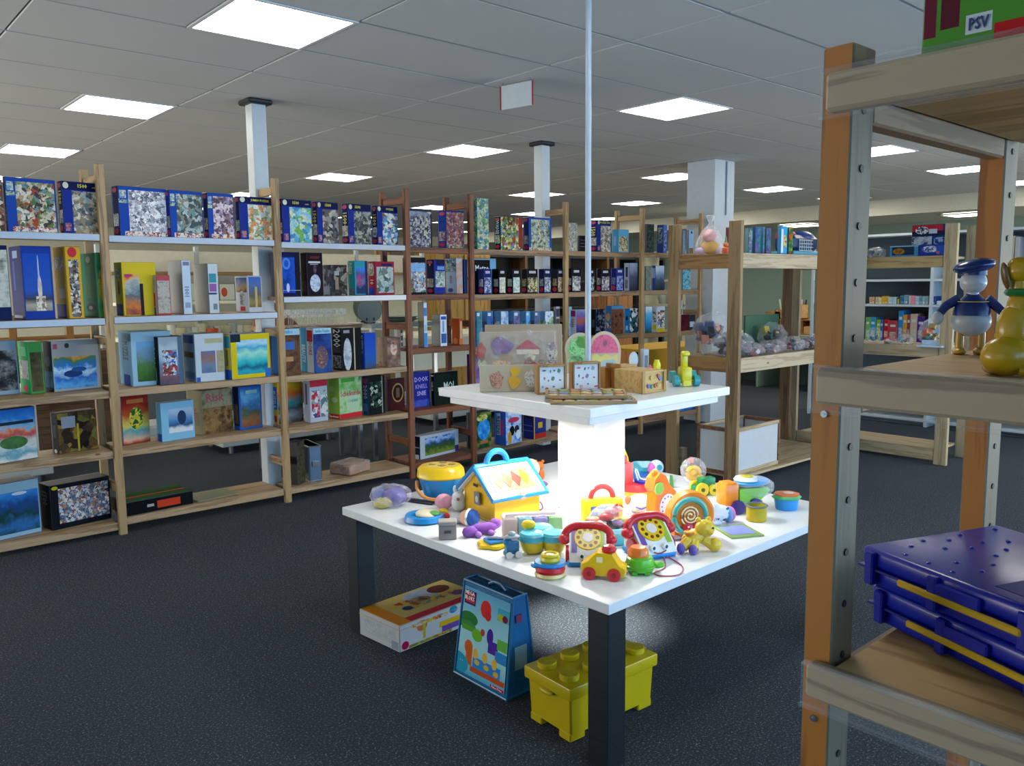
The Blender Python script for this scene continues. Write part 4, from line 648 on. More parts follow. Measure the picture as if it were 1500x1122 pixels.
# white panel crate with wooden frame
c = empty('crate', (5.30, 3.50, .0715), math.radians(1.5), 'white-panelled open crate with brown wooden corner frame on the rack base', 'crate')
cw, cd_, ch = .66, .34, .36; CP = plain('#b9c3ca', .5); CF = wood('#7a5032', '#54341e', 0)
M().box(cw/2, .012, .02, cw-.04, .008, ch-.05).obj('panel', CP, c); M().box(cw/2, cd_-.012, .02, cw-.04, .008, ch-.05).obj('panel', CP, c)
M().box(.012, cd_/2, .02, .008, cd_-.04, ch-.05).obj('panel', CP, c); M().box(cw-.012, cd_/2, .02, .008, cd_-.04, ch-.05).obj('panel', CP, c)
M().box(cw/2, cd_/2, .01, cw-.03, cd_-.03, .01).obj('base', CF, c)
for x in (.012, cw-.012):
    for y in (.012, cd_-.012): M().box(x, y, 0, .026, .026, ch, .002).obj('corner_post', CF, c)
for z in (0.0, ch-.028):
    M().box(cw/2, .010, z, cw-.05, .022, .028).obj('rail', PALE, c); M().box(cw/2, cd_-.010, z, cw-.05, .022, .028).obj('rail', PALE, c)
    M().box(.010, cd_/2, z, .022, cd_-.05, .028).obj('rail', CF, c); M().box(cw-.010, cd_/2, z, .022, cd_-.05, .028).obj('rail', CF, c)
o = M(); [o.sph(.1+.46*rnd(), .07+.2*rnd(), .16+.08*rnd(), .05, .04, .03, 8, 6, jit=.3) for _ in range(14)]
o = o.obj('bagged_parts', film('grey_film', (.5, .5, .5, 1), .5)); o.location = (5.30, 3.50, .0); o.rotation_euler.z = math.radians(1.5)
o.location.z = .0; tag(o, 'loose bagged toy parts lying inside the white-panelled crate', 'toy parts'); o['kind'] = 'stuff'
M().box(0, 0, .0, .34, .22, .17, .004).obj('card_stack', plain('#8c7654', .6), None, (5.66, 3.68, .094)) and tag(bpy.data.objects['card_stack'], 'brown cardboard insert inside the white-panelled crate', 'cardboard')
# bags of toy vehicles (each a crumpled clear bag with parts)
def crumple(m, x, y, z, rx, ry, rz, jit=.35, n=14, mm=9):
    return m.sph(x, y, z, rx, ry, rz, n, mm, jit=jit)
def toybag(P, w, d, h, lab, cols, grp=None, cat='toy bag', nm='bagged_toy', k=16, yaw=0):
    r = empty(nm, P, yaw, lab, cat, grp)
    for ci, c in enumerate(cols):
        m = M()
        for _ in range(max(2, k//len(cols))):
            a = rnd()*6.28; q = rnd()**.5*.7; s = .05+.09*rnd()
            x, y, z = q*w/2*math.cos(a), q*d/2*math.sin(a), h*(.12+.62*rnd()*(1-q*.6))
            if rnd() < .5: m.box(x, y, z, s*w*1.6, s*d*1.2, s*h*1.8, .001, rx=rnd()*60, rz=rnd()*180)
            else: m.cyl(x, y, z, s*w*.8, s*w*.7, rx=rnd()*90, rz=rnd()*180, n=12)
        m.obj('toy_piece', plain(c, .35), r)
    crumple(M(), 0, 0, h*.46, w*.52, d*.52, h*.5, .22).obj('clear_bag', film('thin_film', (.9, .93, 1, 1), .07), r)
    return r
zt_, zm = 1.733, .956
toybag((5.52, 3.70, zm), .42, .3, .20, 'bag of grey and navy toy vehicle parts left on middle shelf', ['#30323c', '#8a8c98', '#232634'], k=24)
toybag((5.62, 3.62, zm), .30, .22, .12, 'bag with red and white toy cars behind the near broad post', ['#8a2c38', '#b0a8a4', '#2c2c34'], k=14)
o = toybag((5.55, 3.9, zm), .34, .26, .36, 'bag with dark blue wheels and orange toy driver on middle shelf', ['#22304c', '#3a4c78', '#b06a50', '#14161c'], k=30)
vc = [['#1c2240', '#7a2434', '#989498'], ['#3c4058', '#a8a4a8', '#5c2834'], ['#20283c', '#6a7088', '#8a3c40'], ['#303a60', '#b4b0b4', '#24262c'], ['#444a60', '#8c2c38', '#9a98a0'], ['#2a2c3a', '#7a7c8c', '#34406c']]
vl = ['nearest the broad post', 'second along the front apron', 'in the middle of the shelf', 'left of the yellow-black tractor', 'under the yellow-black tractor', 'at the right end of the shelf']
for i in range(6): toybag((5.85+.19*i, 3.60+.06*(i % 2), zm), .24, .2, .09+.02*(i % 3), 'flat bag of small toy cars '+vl[i], vc[i], 'bags of toy cars on the middle shelf', k=14)
toybag((6.35, 3.85, zm), .26, .22, .24, 'black and yellow toy tractor in a clear bag on middle shelf', ['#14161a', '#b8a020', '#20242c'], k=18)
o = M().box(0, 0, 0, .53, .02, .29, .004).obj('play_board', plain('#1c5440', .55), None, (6.42, 4.0, zm)); tag(o, 'dark green flat board standing behind the bags of toy cars', 'board')
# things on the top of that rack
r = empty('bagged_toy', tuple(atx(1040, 371, 5.42).xy)+(zt_,), 0, 'clear knotted bag with pink, yellow and orange plush toys', 'toy bag')
M().sph(0, 0, .065, .075, .06, .055, jit=.1).obj('yellow_toy', plain('#c8982c', .7), r); M().sph(-.01, 0, .15, .06, .05, .05, jit=.15).obj('pink_toy', plain('#c88a8c', .7), r)
M().sph(.04, -.03, .04, .04, .04, .035, jit=.1).sph(-.06, .05, .035, .04, .04, .03, jit=.1).obj('pale_toy', plain('#b8a8c8', .7), r)
M().lathe(0, 0, .002, [(.09, 0), (.115, .05), (.1, .12), (.06, .19), (.018, .235), (.014, .25), (.035, .30), (.03, .305)], 16, wob=.08).obj('clear_bag', film(), r)
P = atx(1063, 371, 5.36); r = empty('small_figure', (P.x, P.y, zt_), 0, 'tiny orange figure beside the near broad post', 'figure')
M().lathe(0, 0, 0, [(.03, 0), (.028, .05), (.015, .06)], 12).obj('body', plain('#c85a28', .4), r); M().sph(0, 0, .075, .02).obj('head', plain('#c86a40', .4), r); M().cyl(0, 0, .09, .012, .05, .004, 10).obj('hat', plain('#6a8a60', .4), r)
P = atx(1067, 371, 5.5); carton(zt_, 1066, 1067, 1075, 333, 'thin dark red box edge behind the near broad post', '#5c1c2c', '#5c1c2c', P=P, grp=None)
tp = [(1090, 1096, 1102, 334, '#7a9a94', 'sea-green film-wrapped book', '#5a8088'), (1103, 1106, 1114, 332, '#2c5a90', 'deep blue film-wrapped book', '#284878'), (1114, 1117, 1120, 332, '#2c90a8', 'turquoise thin book', '#2c7c98'), (1120, 1122, 1129, 334, '#4a4484', 'violet and green film-wrapped book', '#2c6a50')]
for a, b, c2, yt, col, ds, sc in tp: carton(zt_, a, b, c2, yt, ds+' on the rack top right of the broad post', [('R', 0, 0, 1, 1, ('c', 8, col+' #4a7a90 #6a5a98 #3a6a70'))], sc, P=Vector((aty(b, 371, 3.62).x, 3.62, zt_)), maxd=.25, grp='wrapped books on the rack top', name='wrapped_book', cat='book')
for a, b, c2, yt, ds, cov, sc in [(1141, 1143, 1153, 331, 'bright cyan lettered craft box', [('R', 0, 0, 1, 1, '#3a9ad0'), ('R', .1, .1, .4, .9, '#d0dce4'), ('R', .5, .3, .9, .7, ('c', 8, '#c84838 #48a050 #d8c850'))], '#3088c0'), (1153, 1155, 1161, 333, 'green and orange picture box', [('R', 0, 0, 1, 1, ('c', 6, '#5a8a38 #c85028 #a8a838 #34603c'))], '#4a6a38')]:
    carton(zt_, a, b, c2, yt, ds+' on the rack top near its dark right post', cov, sc, P=Vector((aty(b, 371, 3.6).x, 3.6, zt_)), maxd=.2, name='craft_box')
P = aty(1162, 370, 3.58); pr = aty(1200, 370, 3.58); wv = pr.x-P.x
r = empty('toy_truck', (P.x+wv/2, 3.68, zt_), 0, 'navy toy lorry with red hood under film and white grille packaging', 'toy')
M().box(0, 0, .045, wv*.95, .2, .13, .03).obj('body', plain('#182c54', .3), r); M().sph(wv*.15, 0, .15, wv*.42, .1, .07).obj('roof', plain('#1c3a78', .3), r)
M().box(-wv*.38, 0, .14, .1, .14, .06, .015).obj('hood', plain('#a83034', .3), r)
m = M()
for k in range(6): m.box(-wv*.2+k*.035-.04, -.106, .04, .005, .008, .1)
for k in range(4): m.box(-wv*.06, -.106, .045+.028*k, .21, .008, .006)
m.obj('grille', plain('#b8c4cc', .4), r); M().box(0, 0, 0, wv, .22, .045, .01).obj('tray', plain('#5aa0b8', .3), r)
# --- boxes on the second rack (seen through the near rack)
X7 = 7.30
def fx(x, y, X, z): P = atx(x, y, X); return Vector((P.x, P.y, z))
def facecard(xl, xr, yt, X, z, lab, cov, side, dep=.2, **k):
    """carton whose printed front faces -X"""
    P = fx(xl, 420, X, z); Q = fx(xr, 420, X, z); w = P.y-Q.y; T = atx((xl+xr)/2, yt, X).z-z
    if w < .12 or T < .1: k.setdefault('name', 'small_box')
    nm = k.pop('name', 'game_box'); cat = k.pop('cat', 'box'); grp = k.pop('grp', None); tx = k.pop('tx', ())
    o = M().box(w/2, dep/2, 0, w, dep, T, min(.003, w/12)).obj(nm, [paint('cover_print', cov, w, T) if isinstance(cov, list) else plain(cov), plain(side), plain(side)], None, P+Vector((0, 0, .0008)), -PI/2, uvbox=True)
    for q in tx: put_text(o, w, dep, T, *q)
    return tag(o, lab, cat, grp)
zb = 1.727
facecard(1332, 1392, 329, 7.45, zb, 'large red and navy racing car set box on the second rack', [('R', 0, 0, 1, 1, '#1c3468'), ('R', 0, .66, .75, 1, '#a82434'), ('R', 0, .66, 1, .8, '#1c2038'), ('E', .25, .83, .16, .12, ('c', 14, '#c8ccd4 #3c404c #dce0e4')), ('R', .42, .72, .62, .86, '#a8b8c8'), ('R', 0, .34, .5, .64, ('c', 8, '#a8b4c4 #8a98ac #3c4c70')), ('R', .55, .1, 1, .6, ('c', 8, '#2c4888 #8a9cc0 #1c2c5c'))], '#182848', .12)
facecard(1344, 1390, 358, 7.22, zb, 'blue toy car box with silver cars, in front of the racing set', [('R', 0, 0, 1, 1, '#1c3490'), ('E', .35, .6, .28, .28, ('c', 10, '#98a4bc #c4ccd8 #4a5c90')), ('R', .55, .1, .8, .9, '#2450b8'), ('E', .6, .3, .05, .12, '#c04858'), ('R', .8, .0, 1, 1, '#3c4028')], '#142860', .12, name='toy_car_box')
facecard(1301, 1343, 360, 7.24, zb, 'low blue window box with a yellow-brown toy inside', [('R', 0, 0, 1, 1, '#3c84ac'), ('R', .08, .18, .85, .92, '#1c3044'), ('E', .32, .5, .2, .28, ('n', 8, '#b08028 #5a3c1c')), ('R', 0, .9, 1, 1, '#8ab0c4')], '#3474a0', .1, name='toy_window_box')
toybag(tuple(fx(1284, 375, 7.3, zb)), .16, .16, .1, 'small bag with blue and white toy at left of second rack top', ['#2c4890', '#b8c0c8', '#8a9a50'], k=10)
zb2 = .982
toybag(tuple(fx(1280, 497, 7.3, zb2)), .12, .12, .14, 'small dark and pale blue bagged toy on lower shelf of second rack', ['#3c4450', '#8aa4c4', '#5a4c44'], k=8)
toybag(tuple(fx(1305, 502, 7.28, zb2)), .16, .12, .05, 'white crumpled toy pieces on lower shelf of second rack', ['#c8c8c0', '#8a8478', '#b0b0a8'], k=8)
toybag(tuple(fx(1325, 503, 7.25, zb2)), .18, .12, .09, 'black, white and striped bagged toy on lower shelf of second rack', ['#1c1c20', '#b8b8b0', '#5c5c60'], k=10)
toybag(tuple(fx(1366, 500, 7.3, zb2)), .3, .2, .24, 'clear box-shaped bag with green and round brown toy parts', ['#2c5c48', '#8a7c34', '#2c2820', '#b05028', '#2858a0'], k=22)
o = M().box(0, 0, 0, .02, .22, .05, .008).box(-.06, 0, 0, .12, .2, .012).obj('price_paper', plain('#a8c4e0', .6), None, tuple(fx(1370, 506, 7.2, zb2))); tag(o, 'pale blue paper sheet under the clear box-shaped bag', 'paper')
# --- white bookcase behind
BX = 8.9
bc = empty('bookcase', (BX, 3.3, 0), 0, 'long white bookcase with grey back behind the second rack', 'bookcase')
WB2 = plain('#c3ccd0', .5); GB = plain('#4a5660', .7)
yA, yB, yC = 4.9, atx(1363, 450, BX).y, 2.35
for y in (yA, (yA+yB)/2+.0, yB, yC):
    if abs(y-(yA+yB)/2) < .01: continue
    M().box(.17, y-3.3, .0, .34, .03, 2.02).obj('upright', WB2, bc)
M().box(.345, (yA+yC)/2-3.3, 0, .01, yA-yC, 2.02).obj('back_panel', GB, bc)
for z in (2.0, 1.52, 1.255, .86, .45, .05): M().box(.17, (yA+yC)/2-3.3, z, .33, yA-yC-.03, .024).obj('shelf', WB2, bc)
bk = [(1274, 1282, 435, '#a8745c #c8b094'), (1283, 1288, 435, '#c0b088 #a89868'), (1288, 1292, 436, '#b8a880 #d0c8a0'), (1292, 1302, 434, '#c8a428 #b08a30'), (1302, 1308, 435, '#a8bcc0 #90a8b0'), (1308, 1314, 435, '#8ab0b8 #a8c4c8'), (1315, 1318, 438, '#b0a030 #3c3c30'), (1319, 1325, 433, '#2c5a70 #4a7c90'), (1325, 1331, 432, '#5a88a0 #7a98a8'), (1332, 1335, 433, '#c0a8a8 #a8b0b0'), (1335, 1342, 433, '#c07080 #d08a98'), (1342, 1347, 434, '#a8b8c8 #8aa0b8'), (1347, 1352, 434, '#4a8088 #6a9aa0'), (1352, 1356, 434, '#7aa0a8 #98b0b4'), (1356, 1361, 434, '#6a98a8 #a0a8b8'),
      (1366, 1371, 434, '#2c4a88 #1c3468'), (1373, 1384, 441, '#c0ccd4 #a8b8c4')]
nm = ['faded brick', 'cream', 'pale straw', 'bright yellow', 'ice blue', 'pale teal', 'narrow yellow and black', 'dark teal', 'slate blue', 'narrow rose-grey', 'coral pink', 'pale blue-grey', 'sea green', 'light teal', 'blue-lilac', 'dark blue', 'white']
for (a, b, yt, pal), n_ in zip(bk, nm):
    pl = pal.split(); facecard(a, b, yt, BX+.03, 1.28, n_+' book spine on upper book shelf of the white bookcase', [('R', 0, 0, 1, 1, ('n', 6, pal)), ('R', .2, .1, .8, .3, ('c', 20, pal+' #d8d8d0'))], pl[0], .18, name='book', cat='book', grp='books on the upper bookcase shelf')
bk2 = [(1270, 1277, 465, '#6aa058', 'green and white'), (1277, 1285, 465, '#2c88a8', 'cyan-blue'), (1286, 1292, 468, '#7aa030', 'leaf green'), (1292, 1296, 468, '#3058a0', 'small royal blue'), (1297, 1304, 468, '#b01c28', 'deep red'), (1304, 1317, 470, '#a84048', 'wide crimson picture'), (1318, 1325, 455, '#2c80b8', 'tall sky-blue'), (1325, 1331, 461, '#c89028', 'orange-yellow'), (1331, 1336, 461, '#8a3c48', 'wine red'), (1336, 1346, 460, '#c0a890', 'wide beige'), (1346, 1357, 464, '#4a2c80', 'purple')]
for a, b, yt, c, n_ in bk2: facecard(a, b, yt, BX+.03, .886, n_+' book spine on lower book shelf of the white bookcase', [('R', 0, 0, 1, 1, c), ('R', .15, .15, .85, .45, ('n', 9, c+' #c8c0b0')), ('R', .2, .7, .8, .8, '#c8c8c0')], c, .18, name='book', cat='book', grp='books on the lower bookcase shelf')
facecard(1463, 1470, 345, BX-.0, 1.55, 'red-orange game box spine seen beside the back post of near rack', [('R', 0, 0, 1, 1, '#b04428')], '#a03c24', .2)
facecard(1471, 1482, 346, BX-.0, 1.55, 'cream game box spine lettered LOTTO at far right', [('R', 0, 0, 1, 1, '#b8ac90')], '#a89c80', .2, tx=[('LOTTO', 'f', .6, .6, .5, '#b05030', 1, .6)])
facecard(1483, 1490, 347, BX-.0, 1.55, 'grey-white game box spine right of the LOTTO box', [('R', 0, 0, 1, 1, '#a8a8a4')], '#98989a', .2)
bc2 = empty('bookcase', (BX, 2.0, 0), 0, 'white-framed bookcase cut by the right photo edge', 'bookcase')
for y in (.30, -.6): M().box(.17, y, 0, .34, .03, 2.2).obj('upright', WB2, bc2)
M().box(.345, -.15, 0, .01, .9, 2.2).obj('back_panel', GB, bc2)
for z in (2.17, 1.5, 1.0, .5, .05): M().box(.17, -.15, z, .33, .87, .024).obj('shelf', WB2, bc2)
# --- green worktop area far right of the thick pillar
gd = empty('counter', (11.0, 6.4, 0), 0, 'pale green-topped counter with open dark niches by the green wall', 'counter')
GT = plain('#8ea79a', .5)
M().box(0, 0, .74, .7, 2.6, .04).obj('counter_top', GT, gd)
for y in (-1.28, -.55, .3, 1.28): M().box(0, y, 0, .66, .03, .74).obj('side_panel', plain('#7e9a8b', .6), gd)
M().box(.33, 0, 0, .02, 2.56, .74).obj('back_panel', plain('#2c4540', .8), gd)
OW = wood('#a5622e', '#7a4220', 1)
P = atx(1158, 452, 10.9)
og = empty('pigeonhole_box', (10.9, P.y, .78), 0, 'low orange-brown pigeonhole unit with five open compartments on the counter', 'box')
og.scale = (1, 1, 1)
M().box(0, 0, 0, .25, .86, .02).box(0, 0, .2, .25, .86, .02).box(.12, 0, 0, .012, .86, .22).obj('case', OW, og)
for k in range(6): M().box(0, -.425+.17*k, .02, .25, .014, .18).obj('divider', OW, og)
for k in range(5): M().box(-.03, -.34+.17*k, .021, .16, .13, .1).obj('card_block', plain('#c89a60' if k != 1 else '#b02c24', .6), og)
WC = wood('#b08a50', '#8a6534', 1)
for k, (a, n_) in enumerate([(1138, 'left'), (1152, 'middle'), (1168, 'right')]):
    P = atx(a, 437, 10.9); b = empty('wooden_tray', (10.9, P.y, 1.001), 0, 'blond wooden utensil box on the pigeonhole unit, '+n_+' of three', 'tray', 'utensil boxes on the pigeonhole unit')
    h = (.1, .13, .2)[k]
    M().box(0, 0, 0, .2, .24, .01).box(-.095, 0, 0, .01, .24, h).box(.095, 0, 0, .01, .24, h).box(0, .115, 0, .2, .01, h).box(0, -.115, 0, .2, .01, h).obj('tray_body', WC, b)
    if k:
        for q in range(7): M().cyl(.05*(rnd()-.5), .2*(rnd()-.5), .02, .012, .2+.08*rnd(), n=6, rx=20*(rnd()-.5), ry=20*(rnd()-.5)).obj('utensil', plain(['#d8d4c8', '#2c2c30', '#8a6a40'][q % 3]), b)
wf = empty('shelf_frame', (12.4, 9.2, 0), 0, 'white open shelf frame with small items, seen left of broad pine post', 'shelving')
for y in (-.9, 0, .9): M().box(0, y, 0, .4, .04, 2.1).obj('upright', CREAM, wf)
for z in (2.06, 1.55, 1.1, .6, .1): M().box(0, 0, z, .4, 1.8, .04).obj('shelf', CREAM, wf)
for k, (y, c, n_) in enumerate([(-.5, '#c8a830', 'yellow'), (-.2, '#b8b090', 'cream'), (.3, '#c08040', 'amber'), (.6, '#a8b0a0', 'grey-green')]):
    o = M().lathe(0, 0, 0, [(.08, 0), (.12, .1), (.1, .2), (.05, .26)], 14).obj('jar', plain(c), None, (12.4, 9.2+y, 1.141)); tag(o, n_+' jar on the white open shelf frame', 'jar', 'jars on the white shelf frame')
# --- gondola shelving and glassware behind the puzzle row
GC = plain('#b9c0c0', .4); CW = plain('#ecead2', .6)
def gondola(x0, x1, yf, yb, lab, levels, top=1.85):
    g = empty('gondola_shelving', ((x0+x1)/2, yb, 0), 0, lab, 'shelving'); w = x1-x0
    M().box(0, -(yb-yf)/2, .07, w, yb-yf, .1, .006).obj('base_plinth', GC, g); M().box(0, -(yb-yf)/2, .17, w-.05, yb-yf-.04, .02).obj('base_deck', GC, g)
    for x in (-w/2+.1, 0, w/2-.1):
        for y in (-.05, -(yb-yf)+.05): M().cyl(x, y, 0, .025, .07).obj('foot', STEEL, g)
    n = max(1, round(w/.95))
    for k in range(n+1): M().box(-w/2+w*k/n, .03, .17, .04, .05, top-.17).obj('upright', GC, g)
    for k in range(n): M().box(-w/2+w*(k+.5)/n, .03, .55, w/n-.05, .02, top-.6).obj('back_panel', CW, g)
    for z, d, m in levels:
        for k in range(n): M().box(-w/2+w*(k+.5)/n, -d/2, z-.03, w/n-.02, d, .03).obj('shelf', m, g)
    return g
WE = wood('#a07a48', '#7c5a30', 0)
gondola(.2, 1.52, 7.25, 7.8, 'low grey-plinth gondola behind the first puzzle bay', [(.75, .3, CW)], .8)
gondola(2.92, 4.12, 7.33, 7.9, 'low grey-plinth gondola behind the second puzzle bay, feet showing', [(.6, .3, CW)], .7)
ZW, ZV, ZU = aty(300, 398, 8.3).z, aty(300, 441, 8.3).z, aty(300, 491, 8.3).z
gondola(2.36, 6.2, 8.3, 8.75, 'tall gondola with cream panels, wood-edged shelf and white china, behind the left bays', [(ZW, .35, WE), (ZV, .42, CW), (ZU, .45, CW)], 1.95)
gondola(5.2, 7.3, 7.25, 7.85, 'low grey-plinth gondola behind the brown bay and pine bays', [(.98, .5, CW)], 1.05)
def cup(P, r, h, c, lab, grp, nm='cup', cat='cup'):
    o = M().lathe(0, 0, 0, [(r*.6, 0), (r*.9, h*.3), (r, h), (r*.9, h), (r*.8, h*.35), (.001, h*.1)], 14).obj(nm, c, None, P); return tag(o, lab, cat, grp)
def onY(x, y, Y, z): P = aty(x, y, Y); return (P.x, Y, z)
wc = [('white', '#c8ccc0'), ('cream', '#c0bc9c'), ('grey-white', '#a8b0a8')]
for k in range(16):
    a = 252+11*k; n_, c = wc[k % 3]
    cup(onY(a, 485, 8.45, ZU+.001), .05+.02*(k % 3 == 1), .08+.03*(k % 4 == 0), plain(c, .3), n_+' china piece on the low gondola shelf, '+('behind the first ladder side' if k < 5 else 'behind the middle of bay two' if k < 11 else 'near the second ladder'), 'china behind the left puzzle bays')
o = cup(onY(311, 485, 8.37, ZU+.001), .06, .06, plain('#c8501c', .3), 'small orange bowl among the white china behind second bay', None, 'bowl', 'bowl')
wbx = [(258, 300, 415, '#c4c8b4', 'plain white'), (302, 318, 412, '#1c2030', 'white with black square'), (322, 345, 416, '#c8ccc4', 'white with red disc'), (346, 362, 416, '#b8b89c', 'cream'), (385, 398, 418, '#98a49c', 'grey-green')]
for a, b, yt, c, n_ in wbx:
    P = Vector(onY(a, 430, 8.4, ZV+.001)); cov = [('R', 0, 0, 1, 1, '#c4c8b8')]
    if 'black' in n_: cov.append(('R', .1, .35, .8, .95, '#161a28'))
    if 'red' in n_: cov.append(('E', .3, .5, .2, .28, '#b85038'))
    if n_[0] in 'cg': cov = [('R', 0, 0, 1, 1, c)]
    carton(ZV+.001, a-1, a, b, yt, n_+' carton on the cream gondola shelf behind second bay', cov, c, P=P, dep=.12, name='carton', grp='cartons on the cream gondola shelf')
# wooden rack with glasses, plates
gl = film('glassware', (.85, .9, .9, 1), .35, .05)
sr = empty('counter', (3.34, 6.42, 0), 0, 'wooden counter carrying wine glasses behind the third bay', 'counter')
M().box(0, 0, 1.17, .82, .4, .03).obj('counter_top', wood('#9c7646', '#745230', 0), sr)
for x in (-.38, .38):
    for y in (-.17, .17): M().box(x, y, 0, .03, .03, 1.17).obj('leg', STEEL, sr)
M().prism([(-.4, 1.2), (-.4, 1.4), (-.22, 1.4), (.0, 1.2)], .16, .19).obj('end_board', wood('#8a5a30', '#663c1e', 0), sr)
for k in range(26):
    x = 2.98+.026*k; y = 6.28+.09*(k % 3)
    o = M().lathe(0, 0, 0, [(.028, 0), (.028, .004), (.005, .008), (.004, .06), (.02, .075), (.03, .10), (.026, .135), (.024, .135), (.027, .10), (.0, .08)], 10).obj('wine_glass', gl, None, (x, y, 1.201))
    tag(o, ['clear wine glass in the front row of the wooden counter', 'clear wine glass in the middle row of the wooden counter', 'clear wine glass in the back row of the wooden counter'][k % 3]+(', left half' if k < 13 else ', right half'), 'glass', 'wine glasses on the wooden counter')
def plate(P, R, lab, c='#7f8c88'):
    r = empty('plate', P, math.radians(-25), lab, 'plate', 'standing plates')
    M().lathe(0, 0, R, [(.001, 0), (R*.6, .004), (R*.66, .012), (R, .022), (R*.98, .028), (R*.62, .02), (.001, .014)], 32, rx=80).obj('dish', plain(c, .35), r)
    M().box(0, .035, 0, R*.9, .05, .012).box(-R*.3, -.0, 0, .012, .08, .05).box(R*.3, 0, 0, .012, .08, .05).obj('stand', BLACK, r)
pc = empty('side_table', (4.16, 6.38, 0), 0, 'white-edged table behind the brown ladder carrying two grey plates', 'table')
M().box(0, 0, 1.16, .72, .45, .04).obj('table_top', plain('#b8beb4', .5), pc)
for x in (-.33, .33):
    for y in (-.19, .19): M().box(x, y, 0, .035, .035, 1.16).obj('leg', STEEL, pc)
plate((3.96, 6.47, 1.2005), .13, 'large grey plate standing behind the smaller plate', '#75827e'); plate((3.86, 6.27, 1.2005), .105, 'small grey plate standing in front of the large plate')
o = M().lathe(0, 0, 0, [(.1, 0), (.17, .03), (.16, .03), (.001, .01)], 20).lathe(0, 0, .02, [(.1, 0), (.165, .03), (.16, .03), (.001, .01)], 20).obj('platter_stack', plain('#8c9a94', .35), None, (4.25, 6.36, 1.2005)); tag(o, 'two grey platters stacked flat right of the standing plates', 'plate')
# tall things far behind: partition with picture, yellow cupboard, black shelving
pt = empty('partition', (6.4, 9.6, 0), 0, 'brown wooden partition with a framed picture, seen above the blue sphere box', 'partition'); M().box(0, 0, 0, .75, .05, 2.05).obj('panel', wood('#94753f', '#6e5228', 2), pt)
M().box(0, -.04, 1.72, .42, .03, .3, .01).obj('picture_frame', wood('#7a5a34', '#5a4020', 0), pt); M().box(0, -.058, 1.76, .34, .006, .22).obj('picture', plain('#5c5848', .6), pt)
yc = empty('cupboard', (7.35, 9.6, 0), 0, 'yellow pine cupboard with two doors behind the teal puzzle box', 'cupboard'); M().box(0, 0, 0, 1.0, .4, 2.0).obj('body', wood('#b08c48', '#8c6a2c', 2), yc)
for x in (-.25, .25): d_ = M().box(x, -.21, .6, .47, .02, 1.35, .006).obj('door', wood('#b8944c', '#94702c', 2), yc); M().sph(x*.2, -.235, 1.62, .018, .018, .018, 10, 8).obj('knob', plain('#5a3c1c'), d_)
bs = empty('dark_shelving', (10.6, 10.4, 0), 0, 'black open shelving and brown boards far behind the brown bay', 'shelving')
M().box(0, .2, 0, 4.6, .03, 2.0).obj('back_panel', plain('#14181a', .7), bs)
for x in (-2.3, -1.3, -.3, .7, 1.5, 2.3): M().box(x, 0, 0, .06, .4, 2.0).obj('upright', plain('#1c2220', .6) if x not in (-1.3, .7) else wood('#6c4c28', '#4c3418', 2), bs)
for z in (1.96, 1.55, 1.1, .6, .1): M().box(0, 0, z, 4.6, .38, .03).obj('shelf', plain('#20282a', .6), bs)
wb3 = empty('wooden_cabinet', (9.1, 8.2, 0), 0, 'orange-brown wooden cabinet side behind the photo puzzles', 'cabinet'); M().box(0, 0, 0, .6, .4, 1.42).obj('body', wood('#8c5c2c', '#684020', 2), wb3); M().box(0, -.21, .05, .54, .02, 1.3, .004).obj('door', wood('#94622e', '#704622', 2), wb3)
bl = empty('wooden_furniture', (1.15, 8.4, 0), 0, 'brown wooden chairs and frames stacked behind the first puzzle bay', 'furniture')
M().box(0, .1, 0, 2.4, .3, .95).obj('chest', wood('#5c4024', '#3c2814', 0), bl)
for x in (-.9, -.3, .35, .8): M().box(x, -.1, .95, .06, .06, .35).obj('upright', wood('#94692e', '#6e4a20', 2), bl)
for z in (1.05, 1.2): M().box(0, -.1, z, 2.0, .03, .06).obj('rail', wood('#94692e', '#6e4a20', 0), bl)
yb_ = empty('yellow_drape', (8.3, 6.6, 0), 0, 'mustard yellow cloth-covered table behind the third pine ladder', 'table')
M().box(0, 0, .72, 1.5, .7, .03).box(0, -.36, .3, 1.5, .02, .45).obj('cloth', plain('#b8901c', .8), yb_)
for x in (-.65, .65): M().box(x, .2, 0, .05, .05, .72).obj('leg', PINE, yb_)
# ---------------------------------------------------------------- near rack at the right edge
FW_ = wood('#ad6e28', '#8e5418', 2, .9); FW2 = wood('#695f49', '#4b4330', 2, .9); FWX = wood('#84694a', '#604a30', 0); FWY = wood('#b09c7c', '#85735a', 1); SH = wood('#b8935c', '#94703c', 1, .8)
nr = empty('near_rack', (.9, 0, 0), 0, 'worn pine storage rack filling the right edge, close to the camera', 'shelving')
RX, RY = .906, .459
def post(x, y, front=True):
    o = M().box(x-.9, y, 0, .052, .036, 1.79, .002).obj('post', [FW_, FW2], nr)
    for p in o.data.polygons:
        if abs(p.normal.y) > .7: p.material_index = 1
    if y > 0:
        for k in range(27):
            z = 1.72-.064*k
            if z < .1: break
            M().cyl(x-.9, y-.0185, z, .0045, .0012, n=10, rx=90).obj('pin_hole', BLACK, o)
    return o
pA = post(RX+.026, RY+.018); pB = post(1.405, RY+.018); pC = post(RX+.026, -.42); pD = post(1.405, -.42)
for y in (RY+.014, -.42):
    for z0, z1 in ((1.708, 1.765), (1.372, 1.405), (1.015, 1.05), (.2, .26)): M().box(1.168-.9, y, z0, .418, .026, z1-z0, .003).obj('rung', FWX, nr)
